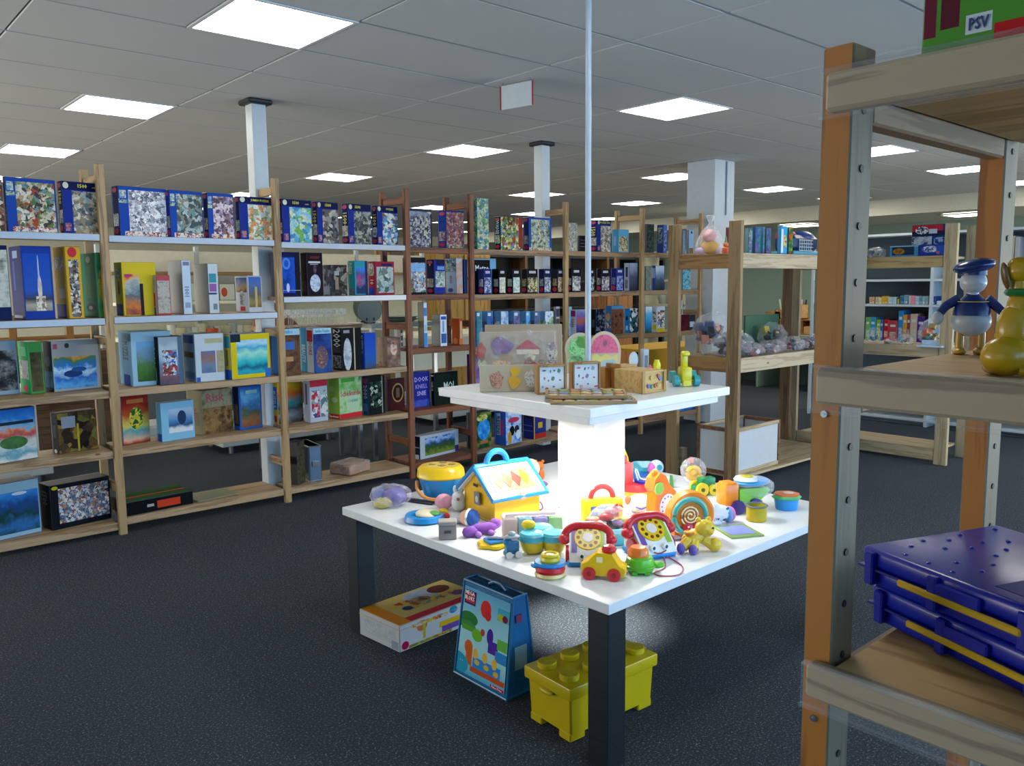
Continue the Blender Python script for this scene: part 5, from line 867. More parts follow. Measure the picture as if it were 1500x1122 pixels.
for z, dz in ((1.755, .0), (1.43, 0), (1.075, 0)):
    yl = RY+.012 if z > 1.2 else RY+.012
    s_ = M().box(1.16-.9, .02, z-.022, .53, .868, .022, .002).obj('shelf', SH, nr)
    M().box(RX-.012-.9, .02+.012, z-.04, .022, .895, .042, .004).obj('front_lath', FWY, s_)
    M().box(RX-.027-.9, .02+.012, z-.047, .0025, .899, .052).box(RX-.029-.9, .032, z-.049, .006, .899, .004).box(RX-.024-.9, .032, z+.003, .012, .899, .002).obj('price_rail', film('clear_rail', (.7, .75, .85, 1), .01, .2), s_)
for z in (1.41, 1.376, 1.03, 1.0):
    o = M().cyl(RX-.0005-.9, RY+.019, z-.0, .0042, .002, n=14, ry=-90).cyl(RX-.0022-.9, RY+.019, z, .0015, .001, n=6, ry=-90).obj('screw', plain('#aab4c0', .25, .9), nr)
# box on its top
P = atz(1352, 30, 1.757); r = M().box(.15, .2, 0, .3, .4, .07, .002).obj('game_box', [plain('#2c6a2c'), paint('side_print', [('R', 0, 0, 1, 1, '#4f8a34'), ('R', .0, .22, .035, 1, '#6a2838'), ('R', .045, .3, .09, 1, '#5a2430'), ('R', .17, .0, 1, .24, '#b02428'), ('R', .105, .16, .165, .42, '#c0c8d0')], .4, .07), plain('#2c6a2c')], None, (.897, atx(1351, 28, .897).y-.40, 1.7575), 0, uvbox=True)
tag(r, 'green football game box lettered PSV on top of the near rack', 'box'); put_text(r, .3, .4, .07, 'PSV', 's', .135, .28, .17, '#20306c', 0, .045)
# figurines (plain generic stand-ins)
P = atz(1420, 518, 1.431); k = depth(P)/FPX
r = empty('sailor_figurine', P, -YAW*0+math.radians(-60), 'white-bodied figurine with blue jacket, flat blue cap and yellow boots', 'figurine')
m = M(k); 
for s in (-1, 1): m.lathe(14*s, 0, 0, [(9, 0), (10, 5), (6, 9), (5.5, 36)], 14).sph(14*s, -7, 4, 9, 13, 5)
m.obj('boots', plain('#b08420', .3), r)
M(k).sph(0, 2, 48, 27, 23, 23, 24, 16).obj('body', plain('#a9b3bd', .35), r)
M(k).lathe(0, 0, 56, [(25, 0), (24, 10), (19, 20), (10, 29), (7, 33)], 24, sy=.85).tube([(18, 0, 80), (32, 0, 68), (40, -4, 60)], 7.5, 10, r2=6).tube([(-18, 0, 80), (-34, 0, 70), (-42, -4, 60)], 7.5, 10, r2=6).obj('jacket', plain('#182c6c', .3), r)
M(k).arc(0, 0, 76, 21, .8, plane='xy').obj('collar_braid', plain('#b8a850', .4), r)
for s in (-1, 1): M(k).sph(s*45, -5, 52, 8, 6, 10).obj('glove', plain('#b4bcc2', .35), r)
M(k).sph(0, 0, 104, 18, 17, 17, 20, 14).cyl(0, 0, 84, 8, 10).obj('head', plain('#b4bcc4', .3), r)
M(k).sph(0, 0, 127, 28, 27, 11, 28, 18, ry=-10).cyl(0, 0, 114, 17.5, 8, n=28).obj('cap', plain('#15306e', .22), r)
P = atz(1484, 549, 1.431); k = depth(P)/FPX
r = empty('dog_figurine', P, math.radians(-48), 'glossy yellow seated dog figurine with green collar, cut by right edge', 'figurine')
YD = plain('#b58f16', .25)
m = M(k).sph(-14, -6, 28, 34, 28, 29, 20, 14).sph(2, 4, 66, 27, 22, 40, 20, 14).sph(6, 4, 100, 18, 16, 26, 18, 12).tube([(5, 4, 112), (2, 4, 140)], 12, 14, r2=11)
m.tube([(-14, 16, 60), (-10, 24, 30), (-8, 26, 5)], 8, 10, r2=7).tube([(16, 16, 60), (16, 24, 30), (16, 26, 5)], 8, 10, r2=7).sph(-8, 32, 5, 9, 14, 6).sph(16, 32, 5, 9, 14, 6).sph(-24, 10, 8, 12, 24, 8).sph(26, 10, 8, 12, 24, 8)
m.obj('body', YD, r)
M(k).sph(2, 4, 152, 19, 20, 19, 20, 14).sph(2, 26, 146, 11, 18, 9).obj('head', YD, r)
for s in (-1, 1): M(k).sph(2+s*20, 2, 144, 5, 8, 20, ry=s*12).obj('ear', plain('#6a4a14', .35), r)
M(k).arc(4, 4, 120, 15, 5.5, plane='xy').obj('collar', plain('#0f6a30', .35), r)
M(k).sph(2, 44, 149, 5).obj('nose', BLACK, r)
M(k).tube([(-6, -30, 8), (15, -40, 5), (50, -40, 6), (90, -36, 9)], 5, 8, r2=3).obj('tail', YD, r)
# stack of two blue plastic cases
def organiser(P, yaw, h, lab, printed=False):
    r = empty('organiser_case', P, yaw, lab, 'case', 'blue plastic cases'); L, D = .36, .25; B = plain('#0a1c98', .28)
    # local x along the front edge, y to the back
    M().box(L/2, D/2, 0, L*.99, D*.97, h*.44, .004, seg=2).obj('base', B, r)
    lid = M().box(L/2, D/2, h*.47, L, D, h*.53, .007, seg=3).obj('lid', B, r)
    M().box(L/2, D/2, h*.42, L+.006, D+.006, h*.07, .001).obj('seam_rim', plain('#0f2080', .3), r)
    for x in (.02, .12, .24, .34): M().box(x, -.003, h*.04, .014, .01, h*.88, .002).obj('rib', B, r)
    M().box(L*.43, -.007, h*.34, .17, .006, .009, .002).obj('latch_bar', plain('#c09a10', .3), r)
    M().box(L*.42, -.003, h*.5, .07, .008, h*.3, .002).obj('clasp', B, r)
    if printed:
        dm = M().sph(0, 0, 0, .0035, .0035, .0018, 10, 6).obj('knob_dimple', plain('#2238a0', .2)).data; bpy.data.objects.remove(bpy.data.objects['knob_dimple'])
        for i in range(10):
            for j in range(7):
                if 4 <= i <= 8 and j < 3: continue
                if (i*7+j*3) % 5 == 0: continue
                o = bpy.data.objects.new('dimple', dm); S.collection.objects.link(o); o.parent = lid; o.location = (.02+i*.0355+(j % 2)*.012, .02+j*.034, h+.0002)
        M().box(.25, .06, h-.0002, .14, .07, .0008).obj('worn_label', paint('worn', [('R', 0, 0, 1, 1, ('n', 5, '#16287c #1c2c70 #6a7894'))], 1, 1), lid)
        M().box(.13, D-.03, h, .035, .02, .001).obj('sticker', plain('#b8bec8'), lid)
    return r
ya = math.radians(-112)
organiser((1.075, .492, 1.0755), ya, .05, 'lower blue plastic case with yellow latch, under its twin'); organiser((1.07, .505, 1.1265), ya+.03, .05, 'upper blue plastic case with dimpled lid and yellow latch', True)
# ---------------------------------------------------------------- the two-tier display table
TX, TY, TA, TZ, TS = 2.578, 2.420, math.radians(1.0), .5585, 1.552
t = empty('display_table', (TX, TY, 0), TA, 'square white two-tier display table on steel legs, full of toys', 'table')
WT = plain('#dde3e8', .3); hs = TS/2
M().box(0, 0, TZ-.035, TS, TS, .035, .002).obj('tabletop', WT, t)
LM = NT('brushed_steel'); LM.p.inputs['Metallic'].default_value = .9; LM.p.inputs['Roughness'].default_value = .38
LM.link(LM.mix(LM.noise(LM.vm('MULTIPLY', LM.obj(), (3., 3., 200.)), 2), '#343a40', '#4c5459'), LM.p.inputs['Base Color'])
lw = .085
for sx in (-1, 1):
    for sy in (-1, 1):
        M().box(sx*(hs-lw/2-.012), sy*(hs-lw/2-.012), 0, lw, lw, TZ-.036, .002).obj('leg', LM.m, t)
M().box(0, 0, TZ, .205, .205, 1.035-TZ, .003).obj('column', plain('#e2e2dc', .5), t)
UZ, US = 1.087, .885
M().box(-.015, .035, UZ-.035, US, US, .035, .003).obj('upper_top', WT, t)
M().box(-.015, .035, UZ-.068, US-.07, US-.07, .033, .003).obj('upper_tray', WT, t)
M().cyl(0.0, .02, UZ, .0125, 2.81-UZ, n=16).cyl(0.0, .02, 2.80, .04, .02, n=20).obj('pole', plain('#a9b8c6', .3), t)
# spot lamps under the upper tier (the table's own light)
lamp = M()
for a, b in ((-.26, -.20), (-.30, .1), (.1, -.3), (.26, .1)): lamp.cyl(a, b, UZ-.078, .028, .01, n=16)
lamp.obj('spot_fitting', STEEL, t)
def spot(x, y, z, e, rx=0, ry=0, ang=120, r=.02, blend=.5):
    l = bpy.data.lights.new('table_spot', 'SPOT'); l.energy = e; l.color = (1, .97, .88); l.spot_size = math.radians(ang); l.spot_blend = blend; l.shadow_soft_size = r
    o = bpy.data.objects.new('table_spot', l); S.collection.objects.link(o); o.parent = t; o.location = (x, y, z); o.rotation_euler = (math.radians(rx), math.radians(ry), 0)
for a, b in ((-.26, -.20), (-.30, .1), (.1, -.3), (.26, .1)): spot(a, b, UZ-.085, 13, ang=150)
M().cyl(.06, .06, TZ-.06, .05, .024, n=20).obj('under_fitting', STEEL, t)
spot(.06, .06, TZ-.07, 85, rx=0, ry=0, ang=84, r=.01, blend=.8)
# ---------------------------------------------------------------- toys: local x right, y away, z up, sizes in photo pixels
FACE = YAW-PI/2
class Toy:
    def __init__(s, px, py, name, label, cat, z=TZ+.0006, yaw=0, grp=None):
        P = atz(px, py, z); s.u = depth(P)/FPX; s.r = empty(name, P, FACE+math.radians(yaw), label, cat, grp)
    def p(s, name, m, col, rough=.3, par=None, **k):
        m.v = [tuple(c*s.u for c in v) for v in m.v]
        return m.obj(name, plain(col, rough, **k) if isinstance(col, str) else col, par or s.r)
Wt, Rd, Yl, Bl, Or, Gn, Aq, Pk, Pu = '#dfe3e4', '#c4202c', '#e0bc10', '#1c84cc', '#e07018', '#4fae3c', '#4cb4c8', '#d89aac', '#6c50a0'
Fm = film()
# bag with plush
q = Toy(570, 742, 'bagged_toy', 'clear bag with purple and yellow plush star at the table left corner', 'toy bag')
q.p('purple_toy', M().sph(8, 6, 14, 18, 12, 13, jit=.1), '#5c54a0', .7); q.p('yellow_star', M().sph(-8, -10, 8, 13, 7, 8, jit=.25), '#c0b468', .7)
q.p('blue_toy', M().sph(-16, 8, 16, 10, 8, 10, jit=.2), '#3a5c9c', .7); q.p('bag', M().sph(2, 0, 17, 31, 22, 17, 18, 10, jit=.16), film('lilac_film', (.75, .72, .95, 1), .35))
q = Toy(610, 736, 'phone_handset', 'dark navy flat bar lying between the bag and the bucket', 'toy'); q.p('bar', M().box(0, 0, 0, 8, 60, 5, 1, rz=62), '#141c38')
# bucket
q = Toy(646, 733, 'shape_bucket', 'blue toy bucket with yellow shape-sorter lid and orange band handle', 'toy bucket')
q.p('bucket', M().lathe(0, 6, 0, [(22, 0), (24, 2), (31, 33), (31, 35)], 4, rz=45, sy=1).lathe(0, 6, 0, [(23, 0), (33, 34)], 24, sy=.8), Bl)
q.p('lid', M().lathe(0, 6, 34, [(34, 0), (35.5, 2), (34, 13), (29, 18), (0.01, 18)], 28, sy=.8), Yl)
for k, (a, b) in enumerate([(-14, 2), (2, -6), (16, 2), (2, 16)]): q.p('shape_hole', M().cyl(a, b+6, 52, 6, .6, n=(3, 4, 5, 20)[k]), '#8a7408')
q.p('handle', M().tube([(-35, 4, 28), (-33, -8, 18), (-20, -22, 10), (0, -27, 8), (20, -22, 10), (33, -8, 18), (35, 4, 28)], 2.6, 8), '#d8904a')
# blue steering toy
q = Toy(622, 762, 'steering_toy', 'bright blue round steering toy with cream and green centre, left side', 'toy')
q.p('rim', M().lathe(0, 0, 0, [(26, 0), (30, 2), (28, 9), (22, 10), (20, 5)], 28, sy=1.0), Bl); q.p('dial', M().sph(4, 4, 9, 18, 20, 6), '#dcd4b8'); q.p('green_pad', M().sph(14, -4, 11, 9, 8, 4), '#58a850'); q.p('yellow_knob', M().sph(26, 14, 8, 8, 8, 6), Yl); q.p('red_knob', M().sph(31, 6, 4, 6, 6, 5), Rd)
# rabbit figures
q = Toy(664, 748, 'plush_toy', 'white and pink soft rabbit pair in front of the yellow-lid bucket', 'soft toy')
q.p('pink_body', M().sph(-14, 6, 12, 13, 11, 12), Pk, .8); q.p('white_body', M().sph(8, 0, 12, 11, 10, 12).sph(8, -3, 22, 9, 8, 8), Wt, .8); q.p('ear', M().sph(3, 0, 32, 3, 2, 6).sph(13, 0, 32, 3, 2, 6), Wt, .8); q.p('paw', M().sph(22, 8, 4, 10, 6, 4), '#d8dcdc', .8); q.p('nose', M().sph(8, -11, 20, 2.4), '#b04060')
# pewter-like box
q = Toy(656, 788, 'money_box', 'small grey-brown metal money box with a coin slot', 'box', yaw=4); q.p('box_body', M().box(0, 0, 0, 26, 20, 21, 1), '#8c8484', .4); q.p('box_lid', M().box(0, 0, 21, 27, 21, 6, 1), '#a09a94', .4); q.p('slot_plate', M().box(0, -10.4, 10, 10, 1, 4), '#4a4648')
# baby doll
q = Toy(684, 768, 'doll', 'small lying baby doll with blue cap and white band beside the house', 'doll', yaw=-25)
q.p('head', M().sph(0, 0, 10, 12, 11, 11), '#d8a890', .6); q.p('cap', M().sph(9, 0, 11, 11, 12, 12), '#1c54a8', .6); q.p('cap_band', M().arc(4, 0, 11, 11.6, 2, plane='yz'), Wt, .6); q.p('body', M().sph(-16, 2, 6, 12, 9, 6).sph(-26, -4, 4, 6, 3, 3).sph(-26, 8, 4, 6, 3, 3), '#b8c0d0', .7)
# shape sorter house
q = Toy(735, 752, 'toy_house', 'yellow toy house with blue-edged white lift-up roof and blue handle', 'toy house', yaw=33)
w2 = 38
q.p('walls', M().prism([(-42, 0), (42, 0), (42, 38), (0, 68), (-42, 38)], -w2, w2, 'yz').box(0, 0, 0, 80, 86, 3, 1), '#e8b814')
for s in (-1, 1):
    q.p('roof_panel', M().add([(-46, s*2, 74), (46, s*2, 74), (46, s*50, 37), (-46, s*50, 37), (-46, s*2, 68), (46, s*2, 68), (46, s*47, 32), (-46, s*47, 32)], [(0, 1, 2, 3), (7, 6, 5, 4), (0, 3, 7, 4), (1, 5, 6, 2), (0, 4, 5, 1), (3, 2, 6, 7)]), Wt, .3)
    q.p('roof_edge', M().tube([(-46, s*1, 74), (-46, s*50, 36), (46, s*50, 36), (46, s*1, 74)], 3.6, 8), Bl)
q.p('ridge', M().tube([(-46, 0, 75), (46, 0, 75)], 4, 8), Bl)
# picture panel on the near slope: follows the slope plane
def slope(pts, off):
    return [(a, -(2+48*b)-off*.6, 74-37*b+off*.8) for a, b in pts]
q.p('picture_panel', M().add(slope([(-34, .2), (34, .2), (34, .8), (-34, .8)], 1.2), [(0, 1, 2, 3)]), '#d0885c', .4)
for (a, b, s, c) in [(-22, .5, 11, '#b86010'), (-7, .5, 11, '#a84818'), (8, .5, 10, '#c02010'), (22, .48, 9, '#c88408')]:
    q.p('animal_hole', M().add(slope([(a+s*.6*math.cos(i)*(1+.25*math.cos(4*i)), b+.22*math.sin(i)*(1+.25*math.cos(3*i))) for i in [2*PI*j/14 for j in range(14)]], 1.8), [tuple(range(14))]), c, .5)
q.p('peach_latch', M().sph(4, -50, 37, 7, 3, 7), '#e0a488'); q.p('handle', M().arc(-8, 0, 77, 17, 4.5, 0, 180), Bl)
q.p('window_sticker', M().box(-42.3, -1, 20, 1, 15, 18), '#6a7480'); q.p('sticker_face', M().sph(-43, -1, 28, .6, 4, 5), '#d8ccc0'); q.p('coin_slot', M().box(-42.6, 2, 46, 1, 12, 4), '#3c2c10')
# purple soft toy
q = Toy(708, 782, 'plush_toy', 'purple soft toy lying in front of the yellow house', 'soft toy', yaw=22)
q.p('body', M().sph(0, 0, 9, 24, 9, 8, jit=.12).sph(-22, -4, 7, 12, 9, 8, jit=.12).sph(20, 4, 12, 10, 8, 8), '#8a54b4', .9); q.p('limb', M().sph(-12, -12, 4, 5, 9, 4).sph(8, -11, 4, 5, 9, 4), '#a070c4', .9)
# star mat toy
q = Toy(722, 800, 'star_rattle', 'flat yellow scalloped toy with blue square centre and grey bar', 'toy', yaw=-20)
q.p('scalloped_base', M().lathe(0, 4, 0, [(22, 0), (24, 2), (22, 5), (.01, 6)], 48, wob=.1), Yl); q.p('blue_square', M().box(0, 4, 5, 24, 26, 5, 1.5, rz=45), Bl); q.p('bar', M().box(4, 2, 10, 26, 5, 4, 1.5, rz=15), '#8a94b0')
# little blue wheeled toy
q = Toy(750, 815, 'wheeled_toy', 'tiny blue elephant-shaped pull toy on white wheels with grey roof', 'toy', yaw=18)
q.p('body', M().box(0, 0, 4, 20, 12, 20, 2, seg=2).sph(-6, 0, 22, 7, 6, 6), '#1c6c9c'); q.p('roof', M().sph(0, 0, 30, 12, 8, 3).sph(0, 0, 34, 6, 6, 4), '#9aa8b4')
for a in (-7, 7):
    for b in (-8, 8): q.p('wheel', M().cyl(a, b-1.2, 5, 5, 2.4, rx=90, n=18), Wt)
# pastel block packet
q = Toy(780, 788, 'block_packet', 'long film-wrapped block of pastel pink, blue, lilac and green cloth', 'packet', yaw=6)
for k, c in enumerate(['#dcc0bc', '#8ac4d0', '#a48cc8', '#98cc80']): q.p('fabric_block', M().box(-33+22*k, 4, 0, 21.6, 28, 33, 4, seg=2), c, .8)
q.p('film_wrap', M().box(0, 4, -.0, 91, 31, 36, 5, seg=2), Fm); q.p('pink_roll', M().tube([(-40, -2, 36), (34, -2, 37)], 3, 8), '#e8c8cc', .8)
# bongos
q = Toy(797, 810, 'drum_toy', 'trio of small toy drums with turquoise rims and yellow bowls', 'toy')
for k, (a, b, c) in enumerate([(-17, 2, '#d8c020'), (15, 2, '#d8c020'), (-4, 34, '#c8b020')]):
    q.p('drum_bowl', M().lathe(a, b, 0, [(8, 0), (14, 4), (18, 14), (18, 20)], 22), c); q.p('drum_rim', M().lathe(a, b, 19, [(18, 0), (20, 1), (20, 9), (17, 12), (15, 11)], 22), Aq); q.p('drum_skin', M().lathe(a, b, 27, [(15, 0), (10, 2.4), (.01, 3)], 20), ['#b8a890', '#c8c4a0', '#c0706c'][k])
q.p('maraca', M().sph(-22, 24, 36, 11, 9, 7), Yl)
# stacking ring toy
q = Toy(806, 843, 'ring_toy', 'red, blue and yellow ring stack at the near left table edge', 'toy')
q.p('base_ring', M().lathe(0, 0, 0, [(20, 0), (23, 3), (22, 7), (.01, 8)], 24), '#e4d488'); q.p('red_ring', M().arc(0, 0, 11, 16.5, 6, plane='xy', n=28), Rd)
q.p('beads', M().cyl(0, 0, 6, 13, 6, n=20), '#d84c44'); q.p('blue_ring', M().lathe(0, 4, 15, [(22, 0), (24, 3), (22, 6), (.01, 6)], 24).arc(-19, 0, 16, 7, 2.6, plane='xy'), Bl); q.p('yellow_dome', M().lathe(0, 4, 20, [(13, 0), (15, 4), (14, 8), (9, 9)], 22).arc(0, 4, 30, 11, 3, plane='xy'), '#d8c020'); q.p('cap', M().sph(0, 4, 29, 8, 8, 3), '#d8c8a0')
# doll behind house and orange animal
q = Toy(776, 712, 'doll', 'cream round-headed soft doll behind the toy house, by the column', 'doll'); q.p('head', M().sph(0, 0, 26, 15, 13, 15), '#e8dcae', .8); q.p('body', M().sph(2, 0, 8, 13, 10, 12), '#d8a878', .8); q.p('skirt', M().sph(12, -8, 5, 14, 8, 5, jit=.1), '#7a4c9c', .7)
q = Toy(790, 705, 'plush_toy', 'small orange soft animal between the doll and the column', 'soft toy'); q.p('body', M().sph(0, 0, 10, 8, 7, 10), '#c8682c', .8); q.p('head', M().sph(0, -2, 24, 7, 6, 6).sph(-5, 0, 30, 2.4).sph(5, 0, 30, 2.4), '#c8682c', .8)
q = Toy(773, 748, 'toy_string', 'thin purple and brown loops beside the house near the column', 'string'); q.p('loop', M().tube([(0, 0, 1.5), (8, 6, 8), (18, 4, 12), (22, 0, 4), (16, -4, 1.5), (6, -2, 1.5)], 1., 6, True), '#7a3c5c')
# TV toy
q = Toy(884, 770, 'toy_television', 'yellow toy television with red arch handle and blue-white screen', 'toy', yaw=12)
q.p('case', M().box(0, 8, 0, 62, 20, 40, 5, seg=3), '#e8cc10'); q.p('screen', paintbox := M().box(-2, -2.4, 10, 36, 1.4, 20, .5), '#4c6490'); q.p('screen_picture', M().box(-2, -3.6, 16, 16, .8, 10), '#c8d4d8'); q.p('handle', M().arc(0, 8, 40, 17, 4, 0, 180), '#c83c3c'); q.p('dial', M().cyl(24, -2, 26, 5, 2, rx=90), '#c86428')
# popper with transparent dome
q = Toy(893, 793, 'popper_toy', 'low aqua toy with clear dome holding red fish and coloured beads', 'toy')
q.p('base', M().lathe(0, 6, 0, [(38, 0), (42, 4), (42, 12), (38, 20), (30, 23), (.01, 23)], 32, sy=.75), Aq); q.p('ribbed_skirt', M().lathe(0, 6, 16, [(41, 0), (42, 2), (36, 7)], 60, sy=.75, wob=.04), '#7cc8dc')
for (a, b, c, s, col) in [(-24, 2, 30, 9, '#d87c58'), (-4, 0, 36, 9, Rd), (4, 4, 44, 8, '#e08c98'), (22, 0, 30, 8, '#b8cc60'), (34, 4, 30, 7, '#e0a060'), (12, -4, 28, 7, '#9a70b0'), (-12, -4, 28, 6, '#e8e0d0')]: q.p('bead', M().sph(a, b+4, c, s*1.3, s, s*.7), col)
q.p('fin', M().prism([(-2, 34), (14, 36), (12, 56), (6, 52)], 4, 7), Rd)
q.p('dome', M().lathe(0, 6, 22, [(34, 0), (33, 10), (26, 22), (14, 30), (.01, 32)], 28, sy=.75), Fm)
q = Toy(845, 764, 'small_toy', 'small transparent pinkish toy left of the aqua popper', 'toy'); q.p('body', M().sph(0, 0, 7, 9, 8, 7, jit=.2), film('pink_film', (.95, .7, .7, 1), .5)); 
# toy phones
def phone(px, py, lab, yaw, sc=1., tilt=0):
    q = Toy(px, py, 'toy_telephone', lab, 'toy telephone', yaw=yaw, grp='pull-along toy telephones'); q.u *= sc
    body = [(-24, 0), (24, 0), (24, 8), (10, 42), (-24, 42)]
    def pr(pts, x0, x1): return M().prism(pts, x0, x1, 'yz')
    q.p('base', M().box(0, 4, 0, 60, 52, 9, 4, seg=3), Bl)
    q.p('body', pr([(-24, 8), (28, 8), (28, 42), (12, 47), (-16, 22)], -27, 27), Wt)
    q.p('side_stripe', pr([(-18, 21), (-17, 22.2), (12, 48), (12, 46)], -24, -16), Pu)
    q.p('side_stripe', pr([(-18, 21), (-17, 22.2), (12, 48), (12, 46)], 16, 24), '#9ab83c')
    a = math.degrees(math.atan2(25, 28))
    m = M().cyl(0, 0, 0, 20, 3, n=28, rx=a, b=.8); m.v = [(x, y+1, z+36) for x, y, z in m.v]
    d = q.p('dial', m, Yl)
    ca, sa = math.cos(math.radians(a)), math.sin(math.radians(a))
    def onp(x, v, h=0): return (x, 1+v*ca-h*sa, 36+v*sa+h*ca)
    for k in range(10):
        an = math.radians(36*k); x, y, z = onp(14*math.cos(an), 14*math.sin(an), 2.9); q.p('finger_hole', M().cyl(x, y, z, 2.7, .5, n=10, rx=a), '#8a2a20' if k % 2 else '#3c3420', par=d)
    x, y, z = onp(0, 0, 3.2); q.p('dial_centre', M().cyl(x, y, z, 8, .6, n=20, rx=a), '#e0d4d0', par=d)
    def face(x, v, h): return (x, -17+v*ca-h*sa, 20.6+v*sa+h*ca)
    for s in (-1, 1):
        x, y, z = (s*10, -23.6, 17); q.p('eye', M().sph(x, y+1.6, z, 5, 2.4, 5), Wt); q.p('pupil', M().sph(x+1, y-.4, z, 2.4, 1, 2.6), '#1c3c5c')
    q.p('mouth', M().tube([(-9, -24.4, 11.5), (-4, -24.6, 9.4), (3, -24.6, 9.2), (10, -24.4, 12)], .9, 6), '#8a2030')
    for s in (-1, 1):
        q.p('wheel', M().cyl(s*30-(3 if s < 0 else -3)*0-2.5, 0, 13, 13, 5, ry=90, n=22), '#b82030')
    q.p('handset', M().tube([(-34, 8, 34), (-30, 11, 44), (-16, 14, 51), (16, 14, 51), (30, 11, 44), (34, 8, 34)], 6.2, 12).sph(-34, 6, 33, 9, 9, 8).sph(34, 6, 33, 9, 9, 8), Rd)
    return q
phone(861, 824, 'toy telephone behind the yellow car, red handset and yellow dial', -4)
q = phone(953, 812, 'right-hand toy telephone with red handset, tilted, pull cord in front', 22, 1.04)
# cord
o = Toy(968, 815, 'pull_cord', 'thin red pull cord looped on the tabletop before the right telephone', 'cord'); o.p('cord', M().tube([(-12, 6, 7), (-8, 0, 6), (0, -6, 2), (2, -20, 1), (-4, -52, 1), (-22, -72, 1), (-14, -84, 1), (10, -80, 1), (22, -50, 1), (14, -16, 1), (2, -2, 2)], .9, 6), '#b0405c')
# yellow car
q = Toy(884, 845, 'toy_car', 'chunky yellow toy car with red wheels at the near table corner', 'toy car', yaw=-14)
q.p('body', M().prism([(-30, 6), (32, 6), (33, 18), (24, 22), (14, 38), (-8, 40), (-22, 26), (-30, 22)], -14, 14).sph(-27, 0, 15, 7, 14, 8).sph(27, 0, 13, 7, 14, 8), '#e2b80c'); q.p('top_button', M().lathe(8, 0, 39, [(10, 0), (11, 4), (8, 9), (.01, 11)], 20), Rd)
for s in (-1, 1): q.p('window', M().box(-4, s*14.2, 26, 9, .8, 8, .3), '#f0e4b0')
for a in (-19, 17):
    for s in (-1, 1): wl = q.p('wheel', M().cyl(a, s*15+(2.5 if s > 0 else -2.5)*0+2.5, 9, 9.5, 5, rx=90, n=22), Rd); q.p('hub', M().cyl(a, s*(17.6 if s < 0 else 15)+(.4), 9, 3.5, 1, rx=90, n=14), '#8a1418', par=wl)
# green turtle stacker
q = Toy(937, 837, 'stacking_turtle', 'green stacking turtle with orange shell cap beside the yellow car', 'toy')
q.p('shell', M().lathe(0, 0, 4, [(20, 0), (22, 6), (19, 18), (14, 20), (.01, 20)], 24), '#5cb82c'); q.p('ring', M().arc(0, 0, 10, 21.5, 2.2, plane='xy'), '#4ca424'); q.p('foot', M().box(-10, -16, 0, 8, 8, 6, 1).box(8, -16, 0, 8, 8, 6, 1).box(10, 14, 0, 8, 8, 6, 1).box(-10, 14, 0, 8, 8, 6, 1), '#4ca424'); q.p('tail', M().sph(26, 0, 10, 11, 8, 5), '#5cb82c'); q.p('orange_cap', M().lathe(-2, 2, 23, [(15, 0), (15, 8), (11, 14), (.01, 15)], 22), '#e07820')
# orange clock animal
q = Toy(968, 762, 'activity_clock', 'tall orange animal-shaped activity toy with white clock face and green button', 'toy', yaw=38)
q.p('body', M().prism([(-18, 0), (20, 0), (25, 24), (22, 42), (8, 54), (0, 68), (-12, 74), (-22, 66), (-26, 52), (-20, 46), (-22, 22)], -9, 9), '#e8781c'); q.p('clock_face', M().cyl(3, -9, 24, 17, 1.4, rx=90, n=28), '#d8dce4')
for k in range(12): q.p('hour_mark', M().box(3+13*math.cos(k*PI/6), -11, 24+13*math.sin(k*PI/6)-1, 2, .6, 2), ['#a83060', '#30509c', '#404048'][k % 3])
q.p('green_button', M().cyl(-16, -9, 52, 9, 2.4, rx=90, n=22), '#7cc454'); q.p('red_button', M().cyl(-12, -9, 8, 3.4, 2, rx=90), '#c02020'); q.p('ear', M().sph(-14, 0, 72, 6, 5, 7), '#e8781c')
# white round toys in the middle
q = Toy(938, 752, 'plush_toy', 'white round smiling toy head between the television and the orange clock', 'toy'); q.p('head', M().sph(0, 4, 14, 20, 14, 14), Wt); q.p('smile', M().tube([(-8, -9.4, 12), (0, -10.4, 9), (8, -9.4, 12)], .9, 6), '#3c5cb0'); q.p('ear', M().sph(-18, 0, 20, 5, 4, 7), '#d86c3c')
q = Toy(932, 724, 'toy_car', 'red and yellow toy base under the blue basket, behind the television', 'toy'); q.p('red_base', M().lathe(0, 0, 6, [(22, 0), (24, 4), (20, 10), (.01, 10)], 24, sy=.7), Rd); q.p('yellow_skirt', M().lathe(0, 0, 0, [(20, 0), (21, 6), (.01, 6)], 24, sy=.7), Yl)
q = Toy(944, 716, 'basket', 'dark blue small fluted basket in front of the wavy blue basin', 'basket', z=TZ+.02); q.p('bowl', M().lathe(0, 0, 0, [(11, 0), (15, 14), (13.6, 14), (9, 2), (.01, 2)], 36, wob=.03), '#1838b4'); q.p('net', M().tube([(-10, -4, 14), (-14, -2, 28), (-11, -2, 28), (-6, -4, 16), (10, -4, 16)], 1.2, 6), '#b8dce8')
q = Toy(946, 704, 'toy_basin', 'wavy-rimmed blue and teal nested basins near the column', 'toy basin'); q.p('blue_basin', M().lathe(0, 0, 0, [(16, 0), (22, 16), (20, 16), (14, 2), (.01, 2)], 48, wob=.06), '#1858b8'); q.p('teal_basin', M().lathe(0, 2, 10, [(18, 0), (24, 14), (22, 14), (.01, 2)], 48, wob=.06), '#2c98b0')
q = Toy(961, 708, 'robot_owl', 'small pink and pale blue owl-headed toy behind the orange clock', 'toy'); q.p('head', M().sph(0, 0, 24, 11, 10, 11), '#a8c0d4'); q.p('cheek', M().sph(-6, -2, 22, 7, 9, 10), '#c850a0'); q.p('eye', M().cyl(3, -9.2, 26, 4, 1.4, rx=90), '#2088a0'); q.p('body', M().cyl(0, 0, 0, 8, 16, 6), '#b0449c')
